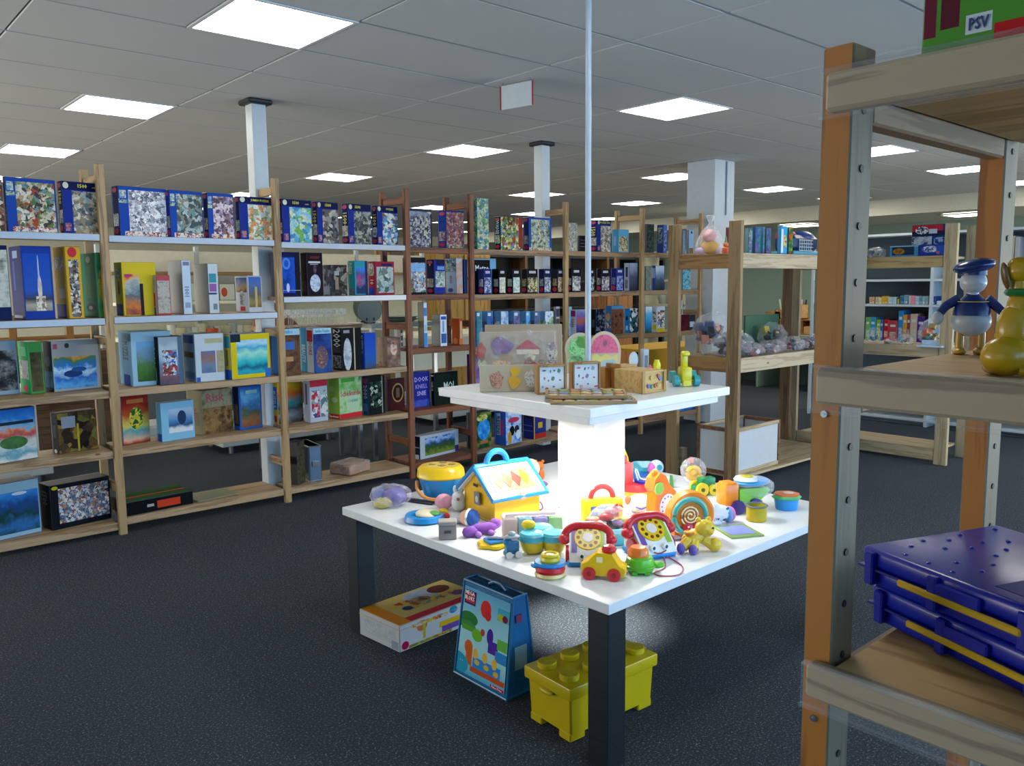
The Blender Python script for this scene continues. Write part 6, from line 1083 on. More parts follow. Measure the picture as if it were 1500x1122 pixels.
q = Toy(916, 722, 'toy_scale', 'upright red toy box with yellow-green translucent fan beside the column', 'toy', yaw=25); q.p('red_box', M().box(0, 0, 0, 16, 18, 46, 2, seg=2), '#d04848'); q.p('red_top', M().box(-4, 0, 46, 6, 14, 12, 1.5), '#d04848'); q.p('fan', M().prism([(-10, 44), (-12, 66), (-8, 76), (-2, 70), (6, 52), (8, 40)], 2, 4), '#b8bc28')
q = Toy(979, 714, 'small_bottle', 'small green and white toy bottle behind the orange clock', 'toy'); q.p('bottle', M().cyl(-3, 0, 0, 5, 16), Wt); q.p('green_cap', M().cyl(4, 0, 0, 5, 18, 2), '#3c8c48')
# spiral wheel toy
q = Toy(1008, 788, 'spinner_toy', 'orange roller toy with teal-rimmed spiral disc and red spotted bow', 'toy', yaw=14)
q.p('shell', M().cyl(4, 18, 34, 35, 26, rx=90, n=30, b=4), '#e8801c'); q.p('foot', M().box(4, 8, 0, 56, 22, 10, 3, seg=2), '#dc7414')
dd = q.p('disc', M().cyl(-3, -8, 36, 27, 3, rx=90, n=32), '#c07820'); q.p('teal_rim', M().arc(-3, -11, 36, 25, 4, n=32), '#4ca8a0', par=dd)
q.p('spiral', M().tube([(-3+(2+13*i/40)*math.cos(i*.42), -12, 37+(2+13*i/40)*math.sin(i*.42)) for i in range(41)], 1.3, 6), '#f0e0b8', par=dd)
q.p('bow', M().sph(-7, -14, 20, 9, 3, 7).sph(7, -14, 20, 9, 3, 7), '#b8203c'); q.p('bow_dot', M().sph(-8, -17, 22, 1.6).sph(-3, -17, 19, 1.6).sph(5, -17, 23, 1.6).sph(9, -17, 19, 1.6), '#f0e0e0')
q.p('purple_pillar', M().box(3, -10, 0, 8, 4, 14, 1), '#5c3088'); q.p('pale_lens', M().sph(-20, -8, 18, 7, 3, 6), '#c8c8d4'); q.p('lower_lens', M().sph(-22, -5, 4, 9, 3, 4), '#b898a4')
q = Toy(1017, 752, 'rattle', 'pink rod rattle with teal ball lying behind the spiral wheel toy', 'toy', z=TZ+.0006); q.p('ball', M().lathe(4, 6, 0, [(10, 0), (16, 6), (16, 14), (8, 18), (.01, 18)], 20), '#8ccca8'); q.p('pink_roll', M().tube([(-18, 0, 24), (6, 0, 20)], 5, 12), '#d05c90')
# bear rattle
q = Toy(1022, 806, 'bear_toy', 'yellow crawling bear toy with purple feet at the near right edge', 'toy', yaw=8)
BY_ = '#dcb830'
q.p('body', M().sph(-6, 0, 20, 20, 12, 12, ry=-20).tube([(-14, -4, 18), (-26, -8, 8)], 8, 12).tube([(-8, -6, 16), (-12, -14, 7)], 8, 12).tube([(6, -4, 18), (18, -8, 10)], 7, 10).sph(22, -8, 10, 11, 9, 10), BY_)
q.p('head', M().sph(9, -4, 34, 15, 12, 13).sph(0, 0, 46, 4, 3, 4).sph(16, 0, 46, 4, 3, 4).sph(13, -15, 31, 5, 4, 4), BY_); q.p('foot_pad', M().sph(-30, -12, 8, 6, 8, 8), '#5c4ca8'); q.p('foot_pad', M().sph(-14, -18, 7, 6, 7, 8), '#5c4ca8'); q.p('orange_ring', M().arc(-14, -2, 28, 6, 2.4, plane='xy'), '#e08030'); q.p('eye', M().sph(17, -15, 37, 1.6), '#2c2010')
# picture card
P = atz(1081, 777, TZ); q = Toy(1081, 779, 'picture_card', 'flat green-edged picture card with blue-pink print on the tabletop', 'card', yaw=14)
cm = M().box(0, 0, 0, 52, 58, 2, .4); q.p('card', cm, '#7c9c54', .4); q.p('picture_print', M().box(0, 2, 2.0, 40, 40, .3), paint('card_print', [('R', 0, 0, 1, 1, ('n', 14, '#6a80c8 #b0a8cc #8aa8d0 #c890a8'))], .2, .2))
# spotted toy
q = Toy(1056, 766, 'plush_toy', 'white cloth dog toy with dark spots and pink-blue ends', 'soft toy', yaw=15)
bdy = q.p('body', M().sph(-6, 0, 15, 20, 12, 13).sph(-16, -3, 27, 10, 9, 8), '#d8dce4', .8)
for k in range(12): q.p('spot', M().sph(-6+17*math.cos(k*2.4)*.8, -10.5+.0*k+abs(math.cos(k*2.4))*3, 16+11*math.sin(k*1.7)*.8, 1.8, 1.6, 1.8, 8, 6), '#2c4c7c' if k % 2 else '#2c2c3c', par=bdy)
q.p('pink_end', M().sph(16, 2, 12, 7, 11, 11), '#d070a8', .7); q.p('blue_end', M().sph(11, 1, 12, 7, 12, 12), '#6c9cd0', .7); q.p('foot', M().sph(-12, -10, 4, 7, 7, 4), '#a8c0dc', .8)
# clear dome snail machine
q = Toy(1017, 718, 'dome_toy', 'clear ball toy with yellow snail inside on green tractor wheels', 'toy')
q.p('dome', M().sph(-2, 0, 30, 19, 17, 19, 22, 14), Fm); q.p('yellow_snail', M().arc(-2, -2, 26, 8, 4).sph(6, -2, 19, 7, 6, 6).sph(-2, -2, 26, 6), '#d8a818'); q.p('red_strip', M().box(-4, 4, 40, 5, 10, 8, 1), '#c86868'); q.p('pink_stem', M().cyl(-2, -8, 0, 4, 14), '#d870a0')
q = Toy(1034, 724, 'toy_tractor', 'green toy tractor with yellow wheels beside the clear ball toy', 'toy car', yaw=20); q.p('body', M().box(0, 0, 8, 24, 14, 18, 2, seg=2).box(-16, 0, 6, 14, 12, 10, 2), '#1c7c48')
for a, b, s in ((-12, -9, 10), (7, -9, 8), (-12, 9, 10), (7, 9, 8)): w_ = q.p('wheel', M().cyl(a, b+2, s, s, 4, rx=90, n=20), '#d8c028'); q.p('hub', M().cyl(a, b-2, s, s*.3, .8, rx=90, n=10), '#5a5010', par=w_)
# dump truck
q = Toy(1085, 748, 'toy_truck', 'green and orange toy dump truck with purple wheels and a blue bagged lid on top', 'toy truck', yaw=22)
q.p('cab', M().box(-24, 0, 12, 24, 24, 32, 3, seg=2).box(-24, 0, 42, 18, 20, 4, 1), '#e8821c'); q.p('bed', M().prism([(-12, 14), (20, 12), (42, 30), (38, 34), (-12, 36)], -13, 13), '#7cc03c'); q.p('chassis', M().box(0, 0, 8, 66, 20, 7, 2), '#d8a420')
for a in (-16, 14):
    for b in (-14, 14): q.p('wheel', M().cyl(a, b+3, 10, 10.5, 6, rx=90, n=20), '#3c2480')
q.p('blue_lid', M().sph(18, 0, 42, 30, 20, 7), '#4498d0'); q.p('white_disc', M().lathe(8, 0, 46, [(18, 0), (15, 4), (.01, 6)], 24), '#d4dce0'); q.p('yellow_flower', M().sph(8, -2, 51, 9, 9, 2.4), '#b8b02c'); q.p('clear_bag', M().sph(22, 0, 34, 34, 24, 16, 16, 10, jit=.08), Fm)
# olive pot with blue inside
q = Toy(1109, 763, 'pot', 'mustard yellow cylinder pot with blue inner rim', 'pot'); q.p('pot_body', M().lathe(0, 4, 0, [(13.5, 0), (14.5, 1), (15, 22), (13.4, 22), (13, 4), (.01, 4)], 26), '#b09c14'); q.p('rim', M().arc(0, 4, 22.5, 15, 1.5, plane='xy', n=28), '#5c6c70'); q.p('blue_inside', M().cyl(0, 4, 5, 12.6, 12, n=24), '#3c88b0')
q = Toy(1153, 746, 'tub', 'bright blue tub with orange and green lid at the right table corner', 'tub'); q.p('tub_body', M().lathe(0, 4, 0, [(15, 0), (16, 2), (18, 17), (.01, 17)], 26, sy=.9), '#2890d8'); q.p('green_rim', M().lathe(0, 4, 16, [(19, 0), (21, 2), (18, 5), (.01, 5)], 36, sy=.9, wob=.04), '#48b070'); q.p('lid', M().lathe(0, 4, 20, [(18, 0), (18, 3), (.01, 4.4)], 30, sy=.9, wob=.03), '#d8703c'); q.p('sticker', M().sph(2, 2, 24.4, 8, 7, .8), '#d8c8c0')
q = Toy(1000, 731, 'card_tray', 'white flat card lying behind the orange clock toy', 'card'); q.p('card', M().box(0, 0, 0, 52, 60, 1.6, .4, rz=20), '#c8d0d4', .5)
# ---------------------------------------------------------------- wooden puzzles on the upper tier
TN1 = plain('#a8957c', .55); UZ1 = UZ+.0008
def up(px, py, name, label, cat='puzzle', yaw=0, grp=None, z=UZ1): return Toy(px, py, name, label, cat, z, yaw, grp)
def lean(q, w, h, th, mat, name='board', lay=(), lean_=8, y0=0, x0=0):
    """board standing on the tier, leaning back; raised pieces are children"""
    T = Matrix.Translation((x0, y0, 0)) @ Matrix.Rotation(math.radians(-lean_), 4, 'X')
    m = M(); b_ = M().box(0, th/2, 0, w, th, h, min(1, th/3)); m.add(b_.v, b_.f, T); o = q.p(name, m, mat)
    for nm, shp, col in lay:
        mm = M(); mm.add([(x, y, z) for x, y, z in shp.v], shp.f, T); q.p(nm, mm, col, .5, par=o)
    return o, T
def blob(x, z, w, h, th=2.4, k=3, ph=0): return M().prism([(x+w*math.cos(a)*(1+.16*math.sin(k*a+ph)), z+h*math.sin(a)*(1+.16*math.cos(k*a+ph))) for a in [2*PI*i/22 for i in range(22)]], -th, .2)
q = up(770, 562, 'wooden_puzzle', 'tall tan wooden puzzle board standing behind the circus board', yaw=3); lean(q, 116, 86, 3, TN1, y0=26)
q = up(760, 568, 'wooden_puzzle', 'large tan circus puzzle board with red tent and blue elephant pieces', yaw=3)
lay = [('circus_piece', blob(-42, 52, 7, 13, k=4), '#a85030'), ('circus_piece', blob(-41, 33, 6, 10), '#6aa884'), ('circus_piece', blob(-12, 60, 16, 13, k=3, ph=1), '#1f74b4'), ('circus_piece', blob(-12, 34, 13, 6), '#c88c6c'), ('circus_piece', M().prism([(8, 56), (46, 56), (30, 68), (26, 70)], -2.4, .2), '#b82c34'),
       ('circus_piece', M().prism([(10, 48), (43, 48), (43, 55), (10, 55)], -1.8, .2), '#c8b09c'), ('circus_piece', blob(29, 28, 11, 14, k=4), '#8a4c50'), ('circus_piece', blob(30, 42, 8, 7), '#98a8a0'), ('circus_piece', blob(18, 22, 7, 5), '#c8743c'), ('circus_piece', blob(62, 46, 8, 19, k=5), '#283c6c'), ('circus_piece', blob(63, 60, 6, 7), '#c8c4c0'), ('circus_piece', blob(61, 32, 7, 5), '#c83c28'), ('circus_piece', blob(48, 36, 6, 4), '#3c8c58'), ('circus_piece', blob(-2, 14, 9, 5, k=2), '#a82c3c'), ('circus_piece', blob(4, 32, 8, 2.4, k=2), '#98585c')]
lay = [(a, b, c) for a, b, c in lay]
lean(q, 112, 82, 3, TN1, lay=[(a, M_, mot(c, '#d8c8a0' if i_ % 2 else '#a03028', 90)) for i_, (a, M_, c) in enumerate( [(a, type('o', (), dict(v=[(x-12, y, z) for x, y, z in b.v], f=b.f)), c) for a, b, c in lay])], y0=10)
q.p('film_wrap', M().add([(-58, 2, 0), (58, 2, 0), (58, 14, 84), (-58, 14, 84)], [(0, 1, 2, 3)]), Fm)
q = up(744, 574, 'wooden_puzzle', 'low cream animal puzzle in front of the circus board, brown, yellow and grey animals', yaw=3)
lean(q, 82, 40, 3, plain('#b8ab92', .5), lay=[('animal_piece', blob(-16, 18, 9, 12, k=5), mot('#8c4a3c', '#c09a80')), ('animal_piece', blob(10, 14, 9, 9, k=3), '#d0a028'), ('animal_piece', blob(11, 29, 7, 7), '#d8ac20'), ('animal_piece', blob(33, 19, 8, 13, k=5), mot('#98989c', '#d0d0cc'))])
PS = (1.3, 2.4, 1.6, 3.2, 1.2)
def frame_board(px, py, w, h, label, cols, yaw):
    q = up(px, py, 'framed_puzzle', label, 'puzzle', yaw, 'white framed puzzle boards'); FM = wood('#a57c48', '#7e5c30', 2)
    q.p('back', M().box(0, 7, 0, w, 15, h, .6), FM); o = q.p('white_board', M().box(0, -1.4, 3, w-7, 1, h-6), '#d4d8dc', .5)
    for s in (-1, 1): q.p('frame_side', M().box(s*(w/2-1.5), -2.5, 0, 3, 5, h, .4), FM)
    q.p('frame_side', M().box(0, -2.5, h-3, w-6, 5, 3, .4), FM); q.p('frame_side', M().box(0, -2.5, 0, w-6, 5, 3, .4), FM)
    for k, c in enumerate(cols): q.p('printed_piece', M().prism([(-w*.32+w*.21*(k % 4)+3*math.sin(k*5)+PS[k % 5]*math.cos(a)*(1+.3*math.sin((2+k % 3)*a)), 9+(h-18)*(k//4)/2.+2*math.cos(k*3)+PS[(k+2) % 5]*math.sin(a)) for a in [2*PI*i/12 for i in range(12)]], -2.6, -1.8), c, .5, par=o)
frame_board(808, 577, 44, 43, 'left one of two white framed peg boards with pink apple print', ['#5a9ac0', '#8a3c4c', '#4a8c6c', '#3c4c5c', '#c05c7c', '#c8547c', '#5a7c5c', '#c04c6c', '#4c5c6c', '#6c8c9c', '#5c6c7c', '#4c7c5c'], 14)
frame_board(858, 573, 43, 43, 'right one of two white framed peg boards with pink and blue figures', ['#2c90c8', '#c8a0b0', '#5c7c9c', '#c04c7c', '#5c7c6c', '#c8548c', '#8c6c9c', '#c04c6c', '#c8547c', '#5c5c6c', '#6c8cac', '#8c9cac'], 14)
q = up(850, 545, 'wooden_puzzle', 'green cloud-topped tree puzzle board standing at the back of the tier', yaw=0)
def shaped(q, pts, mat, lay, th=3, y0=0, le=8):
    T = Matrix.Translation((0, y0, 0)) @ Matrix.Rotation(math.radians(-le), 4, 'X'); p_ = M().prism(pts, 0, th); m = M(); m.add(p_.v, p_.f, T); o = q.p('board', m, mat, .5)
    for nm, pt, c in lay: p_ = M().prism(pt, -1.2, .2); m = M(); m.add(p_.v, p_.f, T); q.p(nm, m, c, .5, par=o)
ar = lambda cx, cz, a, b, a0=0, a1=360, n=20, k=0: [(cx+a*math.cos(math.radians(a0+(a1-a0)*i/n))*(1+k*math.sin(i*2.1)), cz+b*math.sin(math.radians(a0+(a1-a0)*i/n))*(1+k*math.sin(i*2.1))) for i in range(n+1 if a1-a0 < 359 else n)]
shaped(q, [(-19, 0), (19, 0)]+ar(0, 34, 22, 24, -20, 200), '#c8bc9c', [('leafy_piece', ar(0, 32, 17, 20, n=26, k=.08), mot('#4aa458', '#a8d898')), ('leafy_piece', ar(4, 44, 10, 9, k=.1), '#78c050'), ('leafy_piece', ar(-6, 16, 12, 8, k=.1), mot('#6cc088', '#b8e0c0'))])
q = up(886, 545, 'wooden_puzzle', 'pink mushroom-house puzzle board with cream scalloped edge', yaw=0)
shaped(q, [(-22, 0), (22, 0)]+ar(0, 30, 24, 30, -10, 190), '#d0bca0', [('cap_piece', [(-20, 28), (20, 28)]+ar(0, 30, 20, 25, 4, 176), mot('#c8406c', '#d87090')), ('grass_piece', [(-19, 6), (19, 6), (19, 26), (10, 22), (2, 27), (-6, 22), (-12, 27), (-19, 24)], '#d8cc7c'), ('diamond_piece', [(-4, 40), (0, 34), (5, 41), (0, 49)], '#e8dce0')])
q = up(893, 556, 'wooden_puzzle', 'pale blue cut-out bird shape leaning before the mushroom board', yaw=0); shaped(q, ar(0, 14, 15, 16, k=.12), '#b4c8d0', [('wing_piece', ar(2, 17, 7, 8, k=.15), '#58a8cc')])
q = up(925, 545, 'figurine', 'small white ceramic shape behind the wooden boxes', 'figurine'); q.p('body', M().box(0, 0, 0, 12, 8, 9, 2).sph(3, 0, 18, 7, 5, 12), '#c0d0dc')
q = up(944, 545, 'small_box', 'small grey upright box between the white ceramic and yellow duck', 'box', yaw=20); q.p('box_body', M().box(0, 0, 0, 9, 10, 34, .6), '#98a0a4'); q.p('spine_mark', M().box(0, -5.3, 5, 5, .5, 20), '#5c5050')
q = up(962, 545, 'small_toy', 'yellow small toy head behind the shape box', 'toy'); q.p('body', M().sph(0, 0, 9, 6, 5, 9).cyl(0, 0, 10, 5, 8, 4), '#d8d010'); q = up(952, 548, 'small_toy', 'tiny pink toy beside the grey upright box', 'toy'); q.p('body', M().sph(0, 0, 7, 3.4, 3, 7), '#c85c70')
# blond shape box
BW = wood('#c4a062', '#ac8648', 0, 2); q = up(941, 577, 'shape_box', 'blond wooden shape-sorting box with printed numbers and animals', 'box', yaw=40)
bw, bd, bh = 48, 56, 33
q.p('box_body', M().box(bw/2, bd/2, 0, bw, bd, bh, .5), BW)
for s in (0, 1): q.p('edge_post', M().box(s*bw, -1.8, 0, 6, 2.4, bh, .4), wood('#a5813e', '#84622a', 2))
q.p('front_rim', M().box(bw/2, -1.6, bh-3, bw-6, 2, 3, .4), BW); q.p('front_rim', M().box(bw/2, -1.6, 0, bw-6, 2, 3, .4), BW)
for k, (a, b, c) in enumerate([(-12, 10, '#2c58b0'), (-6, 22, '#c8a040'), (-4, 9, '#4a8c4c'), (3, 10, '#b03424'), (9, 11, '#a8882c'), (14, 20, '#2c70c0'), (10, 24, '#a83828')]): q.p('printed_shape', M().prism([(24+a+2.6*math.cos(t_)*(1+.2*math.sin(3*t_)), b+3.2*math.sin(t_)) for t_ in [2*PI*i/12 for i in range(12)]], -2, -.9), c, .5)
q = up(922, 568, 'shape_box', 'brown-edged wooden box with red sorting marks, left of the blond box', 'box', yaw=38); q.p('box_body', M().box(0, 14, 0, 36, 26, 33, .5), BW); q.p('side_board', M().box(-19, 14, 0, 3, 30, 36, .5), wood('#a06c28', '#7c501a', 2))
for a, b in ((-6, 24), (-4, 12), (8, 23), (9, 11)): q.p('dark_hole', M().cyl(a, .8, b, 3, .8, rx=90, n=6), '#5c4c4c')
q = up(893, 568, 'shape_box', 'small orange-brown wooden frame box with red figure strip', 'box', yaw=40); q.p('box_body', M().box(0, 8, 0, 20, 16, 30, .5), wood('#a8702c', '#84541c', 2)); q.p('red_strip', M().prism([(3, 4), (8, 4), (6, 10), (9, 16), (5, 20), (8, 26), (2, 26), (4, 18), (1, 12)], -1, -.1), '#b03c2c', .5)
# tray puzzles lying flat
def tray(px, py, w, d, label, yaw, z, seedc, rx=0):
    q = up(px, py, 'tray_puzzle', label, 'puzzle', yaw, None, z); FM = wood('#a58a60', '#84683f', 0); u = q.u
    q.p('tray', M().box(0, 0, 0, w, d, 2.4, .4), FM)
    q.p('rim', M().box(0, -d/2+2, 2.4, w, 4, 2.4, .4).box(0, d/2-2, 2.4, w, 4, 2.4, .4).box(-w/2+2, 0, 2.4, 4, d-8, 2.4, .4).box(w/2-2, 0, 2.4, 4, d-8, 2.4, .4), FM)
    n = 0
    for i in range(7):
        for j in range(3):
            a, b = -w/2+10+(w-20)*i/6, -d/2+11+(d-22)*j/2
            q.p('shape_piece', M().prism([(a+(w/17)*math.cos(t_)*(1+.25*math.sin(3*t_+i)), b+(d/8)*math.sin(t_)*(1+.2*math.cos(2*t_+j))) for t_ in [2*PI*k/12 for k in range(12)]], 2.5, 4.6, 'xy'), ['#c8a058', '#b89aa0', '#98a870', '#d0c070', '#8a9cb8', '#c08870', '#b8b0a0'][(i*3+j*5+seedc) % 7], .5); n += 1
    return q
q = tray(867, 588, 124, 62, 'lower tray puzzle projecting over the front corner of the upper tier', 0, UZ+.001, 0)
q = tray(858, 579, 118, 62, 'upper tray puzzle with raised shapes tilted on the lower tray', -3, UZ+.0165, 3); q.r.rotation_euler.x = math.radians(2.)
# yellow giraffe on wheels
q = up(1003, 565, 'giraffe_toy', 'yellow wooden giraffe on turquoise wheels at the tier right corner', 'toy', yaw=6)
q.p('body', M().box(0, 0, 4, 15, 22, 24, 2, seg=2).box(0, -10, 0, 13, 4, 10, 1), '#d8cc10'); q.p('neck', M().box(0, 4, 26, 9, 8, 24, 1.5, seg=2).box(0, -2, 44, 10, 14, 7, 2), '#e0d418')
for s in (-1, 1):
    for b in (-6, 12): q.p('wheel', M().cyl(s*15-4, b, 8 if b < 0 else 12, 8 if b < 0 else 9, 8, ry=90, n=18), '#2c98a0')
q.p('axle', M().tube([(-16, -6, 8), (16, -6, 8)], 1.6, 8).tube([(-16, 12, 12), (16, 12, 12)], 1.6, 8), '#b8a020')
# ---------------------------------------------------------------- things under the table
P = atz(586, 957, 0); L1 = atz(524, 917, 0); R1 = atz(690, 920, 0); a = math.radians(5)
w = (atz(693, 871, .1)-P).xy.length; d = .28; hh = .1
o = carton(0, 521, 586, 692, 0, 'open-lying white toy box with red-yellow picture lid under the table', [('R', 0, 0, 1, 1, '#c8ccd0'), ('E', .25, .7, .08, .16, '#c87040'), ('R', .12, .74, .62, .86, ('c', 12, '#d8c030 #c84030 #c8c8c0')), ('R', .26, .2, .29, .75, '#b8b030'), ('E', .06, .2, .04, .15, '#b01c4c'), ('R', .1, .04, .6, .14, ('c', 14, '#a8b030 #c84030 #d8a030 #6a9040')), ('R', .45, .34, 1, .56, '#d8b020'), ('R', .48, .14, .7, .36, '#6850a0'), ('E', .7, .85, .06, .14, '#2c88b8')],
     [('R', 0, 0, 1, 1, '#a4aab0'), ('R', .1, .2, .9, .75, ('c', 26, '#a4aab0 #9aa0a8 #b0b4b8')), ('R', .0, .0, .22, .35, '#8a98a8')], '#b8bcc0', P=P, yaw=math.degrees(a), dep=d, name='toy_box', cat='box', zl=.001, maxd=1,
     top=[('R', 0, 0, 1, 1, '#c0a860'), ('R', 0, 0, 1, .16, '#b8203c'), ('R', 0, .16, .14, 1, '#d08018'), ('E', .55, .7, .2, .2, ('n', 5, '#8a98b0 #b0bcc8')), ('E', .78, .66, .14, .16, '#5c2418'), ('E', .48, .5, .13, .14, ('n', 6, '#3c2418 #b89068')), ('R', .2, .42, .85, .5, ('c', 10, '#c8a020 #b84028 #5a8a8c #b8ac60')), ('R', .3, .7, .5, .8, ('c', 9, '#b83c20 #d8b030')), ('E', .26, .6, .04, .07, '#1c3058'), ('E', .85, .28, .09, .1, '#6a4478')]) if 0 else None
def bigbox():
    h = .118; layers_f = [('R', 0, 0, 1, 1, '#c4c8cc'), ('E', .25, .7, .06, .2, '#c87040'), ('R', .14, .72, .55, .86, ('c', 12, '#d8c030 #c84030 #c8c8c0')), ('R', .26, .2, .29, .75, '#b8b030'), ('E', .06, .2, .04, .15, '#b01c4c'), ('R', .1, .04, .6, .14, ('c', 14, '#a8b030 #c84030 #d8a030 #6a9040')), ('R', .45, .34, 1, .56, '#d8b020'), ('R', .48, .14, .7, .36, '#6850a0'), ('E', .62, .85, .05, .14, '#2c88b8')]
    side = [('R', 0, 0, 1, 1, '#a4aab0'), ('R', .1, .2, .9, .75, ('c', 26, '#a4aab0 #9aa0a8 #b0b4b8')), ('R', .8, .05, .97, .35, '#7a8898')]
    top = [('R', 0, 0, 1, 1, '#c0a860'), ('R', .14, 0, 1, .18, '#b8203c'), ('R', 0, 0, .14, 1, '#d08018'), ('E', .6, .75, .2, .2, ('n', 5, '#8a98b0 #b0bcc8')), ('E', .8, .72, .12, .16, '#5c2418'), ('E', .5, .55, .12, .16, ('n', 6, '#3c2418 #b89068')), ('R', .25, .36, .9, .5, ('c', 10, '#c8a020 #b84028 #5a8a8c #b8ac60')), ('R', .2, .6, .42, .72, ('c', 9, '#b83c20 #d8b030')), ('E', .3, .45, .05, .08, '#1c3058'), ('E', .88, .36, .08, .1, '#6a4478')]
    o = M().box(w/2, d/2, 0, w, d, h, .003).obj('toy_box', [paint('side_print', layers_f, w, h), paint('end_print', side, d, h), plain('#b0a080'), paint('lid_print', top, w, d)], None, P+Vector((0, 0, .001)), a, uvbox=True)
    M().box(w/2, d/2, h*.82, w+.003, d+.003, .0015).obj('lid_edge', plain('#c8a040', .5), o)
    return tag(o, 'white toy box with orange-red picture lid lying under the table left side', 'box')
bigbox()
# blue zipped bag: tapered, printed front
P = atz(742, 1027, 0); Lf = atz(666, 985, 0); dx = (P-Lf); bw_ = dx.length; ang = math.atan2(dx.y, dx.x); bd_ = .15
r = empty('block_bag', Lf+Vector((0, 0, .001)), ang, 'tall blue zipped plastic bag of building blocks with printed front', 'bag')
hb = .375; top_in = .02
def wedge(x0, x1, y0, y1, z0, z1, ix, iy0, iy1): return [(x0, y0, z0), (x1, y0, z0), (x1, y1, z0), (x0, y1, z0), (x0+ix, y0+iy0, z1), (x1-ix, y0+iy0, z1), (x1-ix, y1-iy1, z1), (x0+ix, y1-iy1, z1)]
BF = [(3, 2, 1, 0), (4, 5, 6, 7), (0, 1, 5, 4), (1, 2, 6, 5), (2, 3, 7, 6), (3, 0, 4, 7)]
BB = NT('blue_vinyl'); BB.p.inputs['Roughness'].default_value = .25; BB.link(BB.mix(BB.noise(BB.obj(), 14, 4), '#0f4c80', '#1a6ca4'), BB.p.inputs['Base Color']); BB.bump(BB.noise(BB.obj(), 12, 3), .5, .01)
M().add(wedge(0, bw_, 0, bd_, 0, hb, .012, .05, .035), BF).obj('bag_body', BB.m, r)
PF = [('R', 0, 0, 1, 1, ('g', .1, '0:#4a98b8 .3:#90c0c8 .6:#88bccc 1:#5a9cc0')), ('R', .08, .8, .3, .96, '#40205c'), ('R', .1, .82, .28, .94, '#a83848'), ('E', .5, .82, .1, .1, '#c03030'), ('E', .55, .76, .06, .06, '#b82c30'), ('R', .72, .76, .95, .9, '#3c98b0'), ('E', .78, .8, .06, .04, '#a0a828'), ('E', .86, .8, .05, .04, '#6c2040'),
      ('E', .2, .64, .17, .08, '#2c6c38'), ('E', .18, .56, .16, .05, '#3c7c3c'), ('R', .08, .5, .35, .56, '#4c8c34'), ('E', .38, .49, .1, .07, '#60a030'), ('E', .48, .55, .04, .04, '#a83c38'), ('E', .62, .54, .06, .09, '#402888'), ('R', .6, .36, .78, .5, '#482c90'), ('R', .76, .44, .94, .56, '#5ca040'), ('R', .74, .3, .98, .42, '#2c78b8'),
      ('E', .24, .32, .08, .08, '#b05830'), ('R', .2, .12, .32, .32, '#b05428'), ('R', .3, .06, .95, .12, '#a84c28'), ('R', .34, .12, .86, .24, '#2c78c0'), ('E', .38, .28, .05, .06, '#c8a048'), ('E', .56, .28, .05, .06, '#c8a048'), ('E', .74, .26, .05, .06, '#c8a048'), ('E', .42, .19, .05, .03, '#b8a040'), ('E', .6, .18, .05, .03, '#b8a040'), ('E', .78, .16, .05, .03, '#b8a040'), ('E', .06, .1, .2, .12, '#2488a8'), ('R', .7, .0, .95, .035, '#a01c30')]
pf = M(); pf.add([(.012, -.0015, .02), (bw_-.012, -.0015, .02), (bw_-.022, .045, hb-.02), (.022, .045, hb-.02)], [(0, 1, 2, 3)]); o = pf.obj('printed_front', paint('bag_print', PF, .3, .4, .25), r); me = o.data
uvl = me.uv_layers.new(name='UVMap')
for li in me.loops:
    v = me.vertices[li.vertex_index].co; uvl.data[li.index].uv = (v.x/bw_, (v.z-.02)/(hb-.04))
tl = math.radians(90-7)
letters('MEGA', r, (bw_*.2, .0355, .335), (tl, 0, 0), .016, '#e8d8d8', .055); letters('BLOKS', r, (bw_*.2, .033, .315), (tl, 0, 0), .016, '#e8d8d8', .055)
letters('40', r, (bw_*.12, .004, .055), (tl, 0, 0), .022, '#a8d0d8', .05); letters('Fisher-Price', r, (bw_*.82, -.001, .026), (tl, 0, 0), .009, '#e0c8cc', .06)
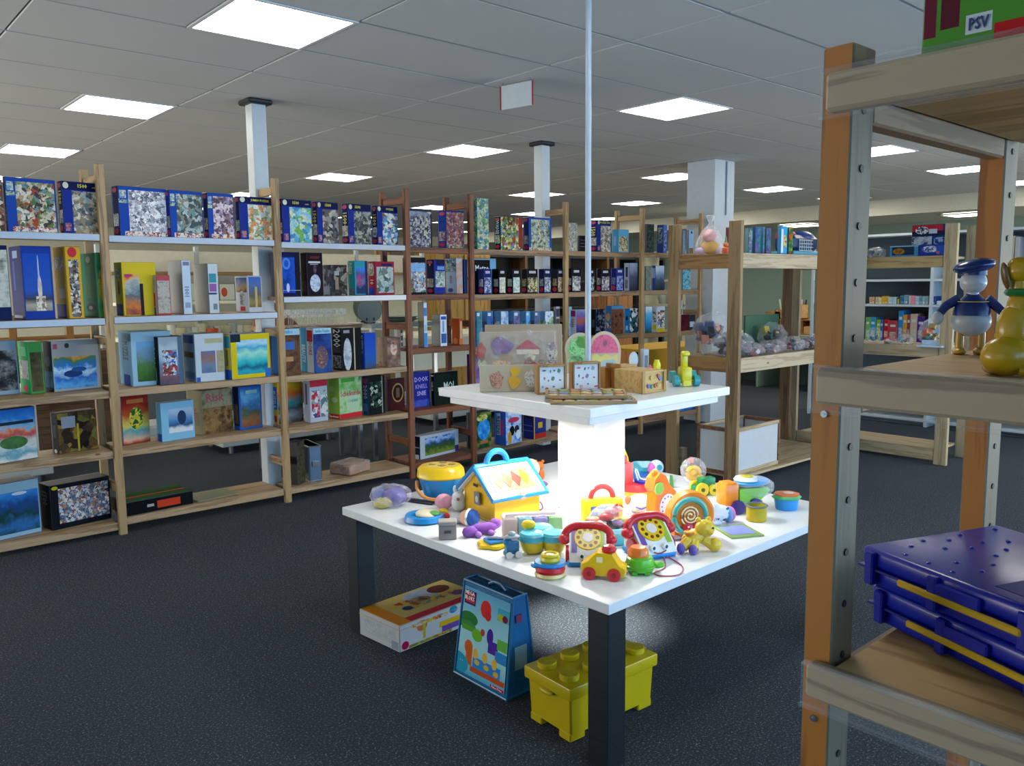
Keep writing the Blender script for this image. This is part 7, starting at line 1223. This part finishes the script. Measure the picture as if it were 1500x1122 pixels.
M().tube([(.012, .05, hb), (bw_-.012, .05, hb), (bw_-.012, .115, hb), (.012, .115, hb)], .006, 8, True).tube([(0, 0, .004), (bw_, 0, .004), (bw_, bd_, .004), (0, bd_, .004)], .006, 8, True).tube([(0, 0, .004), (.012, .05, hb)], .005).tube([(bw_, 0, .004), (bw_-.012, .05, hb)], .005).tube([(bw_, bd_, .004), (bw_-.012, .115, hb)], .005).obj('piping', plain('#1c6c98', .3), r)
M().box(bw_/2+.02, .082, hb, .05, .03, .004).tube([(bw_/2-.03, .082, hb+.003), (bw_/2+.0, .082, hb+.02), (bw_/2+.04, .082, hb+.02), (bw_/2+.07, .082, hb+.003)], .008).obj('carry_handle', plain('#145c88', .4), r)
M().box(bw_-.003, .075, .1, .004, .06, .09).obj('side_label', plain('#7aa0b4', .4), r); M().box(bw_-.006, .07, .28, .004, .03, .03).obj('side_logo', plain('#6c2858', .4), r)
# yellow brick-shaped bin
Fb = atz(835, 1095, 0); Lb = atz(787, 1062, 0); Rb = atz(940, 1045, 0)
ax = Rb-Fb; ang = math.atan2(ax.y, ax.x); Lx = .43; Wd = .24
r = empty('brick_bin', Fb+Vector((0, 0, .001)), ang, 'yellow brick-shaped storage bin with round studs, behind the front table leg', 'storage bin')
YB = NT('yellow_plastic'); YB.p.inputs['Roughness'].default_value = .3; YB.link(YB.mix(YB.noise(YB.obj(), 8), '#a89408', '#b8a40c'), YB.p.inputs['Base Color'])
HB = .15
bb = M().box(Lx/2, Wd/2, .02, Lx-.02, Wd-.02, HB, .006, taper=.96)
for x in (.05, Lx-.05):
    for y in (.045, Wd-.045): bb.box(x, y, 0, .07, .06, .03, .004)
bb.obj('bin_body', YB.m, r)
M().box(Lx/2, Wd/2, HB+.005, Lx, Wd, .045, .006, seg=2).obj('lid', YB.m, r)
for i in range(4):
    for j in range(2):
        st = M().cyl(Lx*(.125+.25*i), Wd*(.26+.48*j), HB+.049, .034, .022, n=28, b=.003).obj('stud', YB.m, r)
        letters('LEGO', st, (Lx*(.125+.25*i), Wd*(.26+.48*j), HB+.0715), (0, 0, 0), .012, '#a08c08', .05)
M().sph(-.001, Wd/2, HB+.0, .012, .035, .01).obj('finger_catch', YB.m, r)
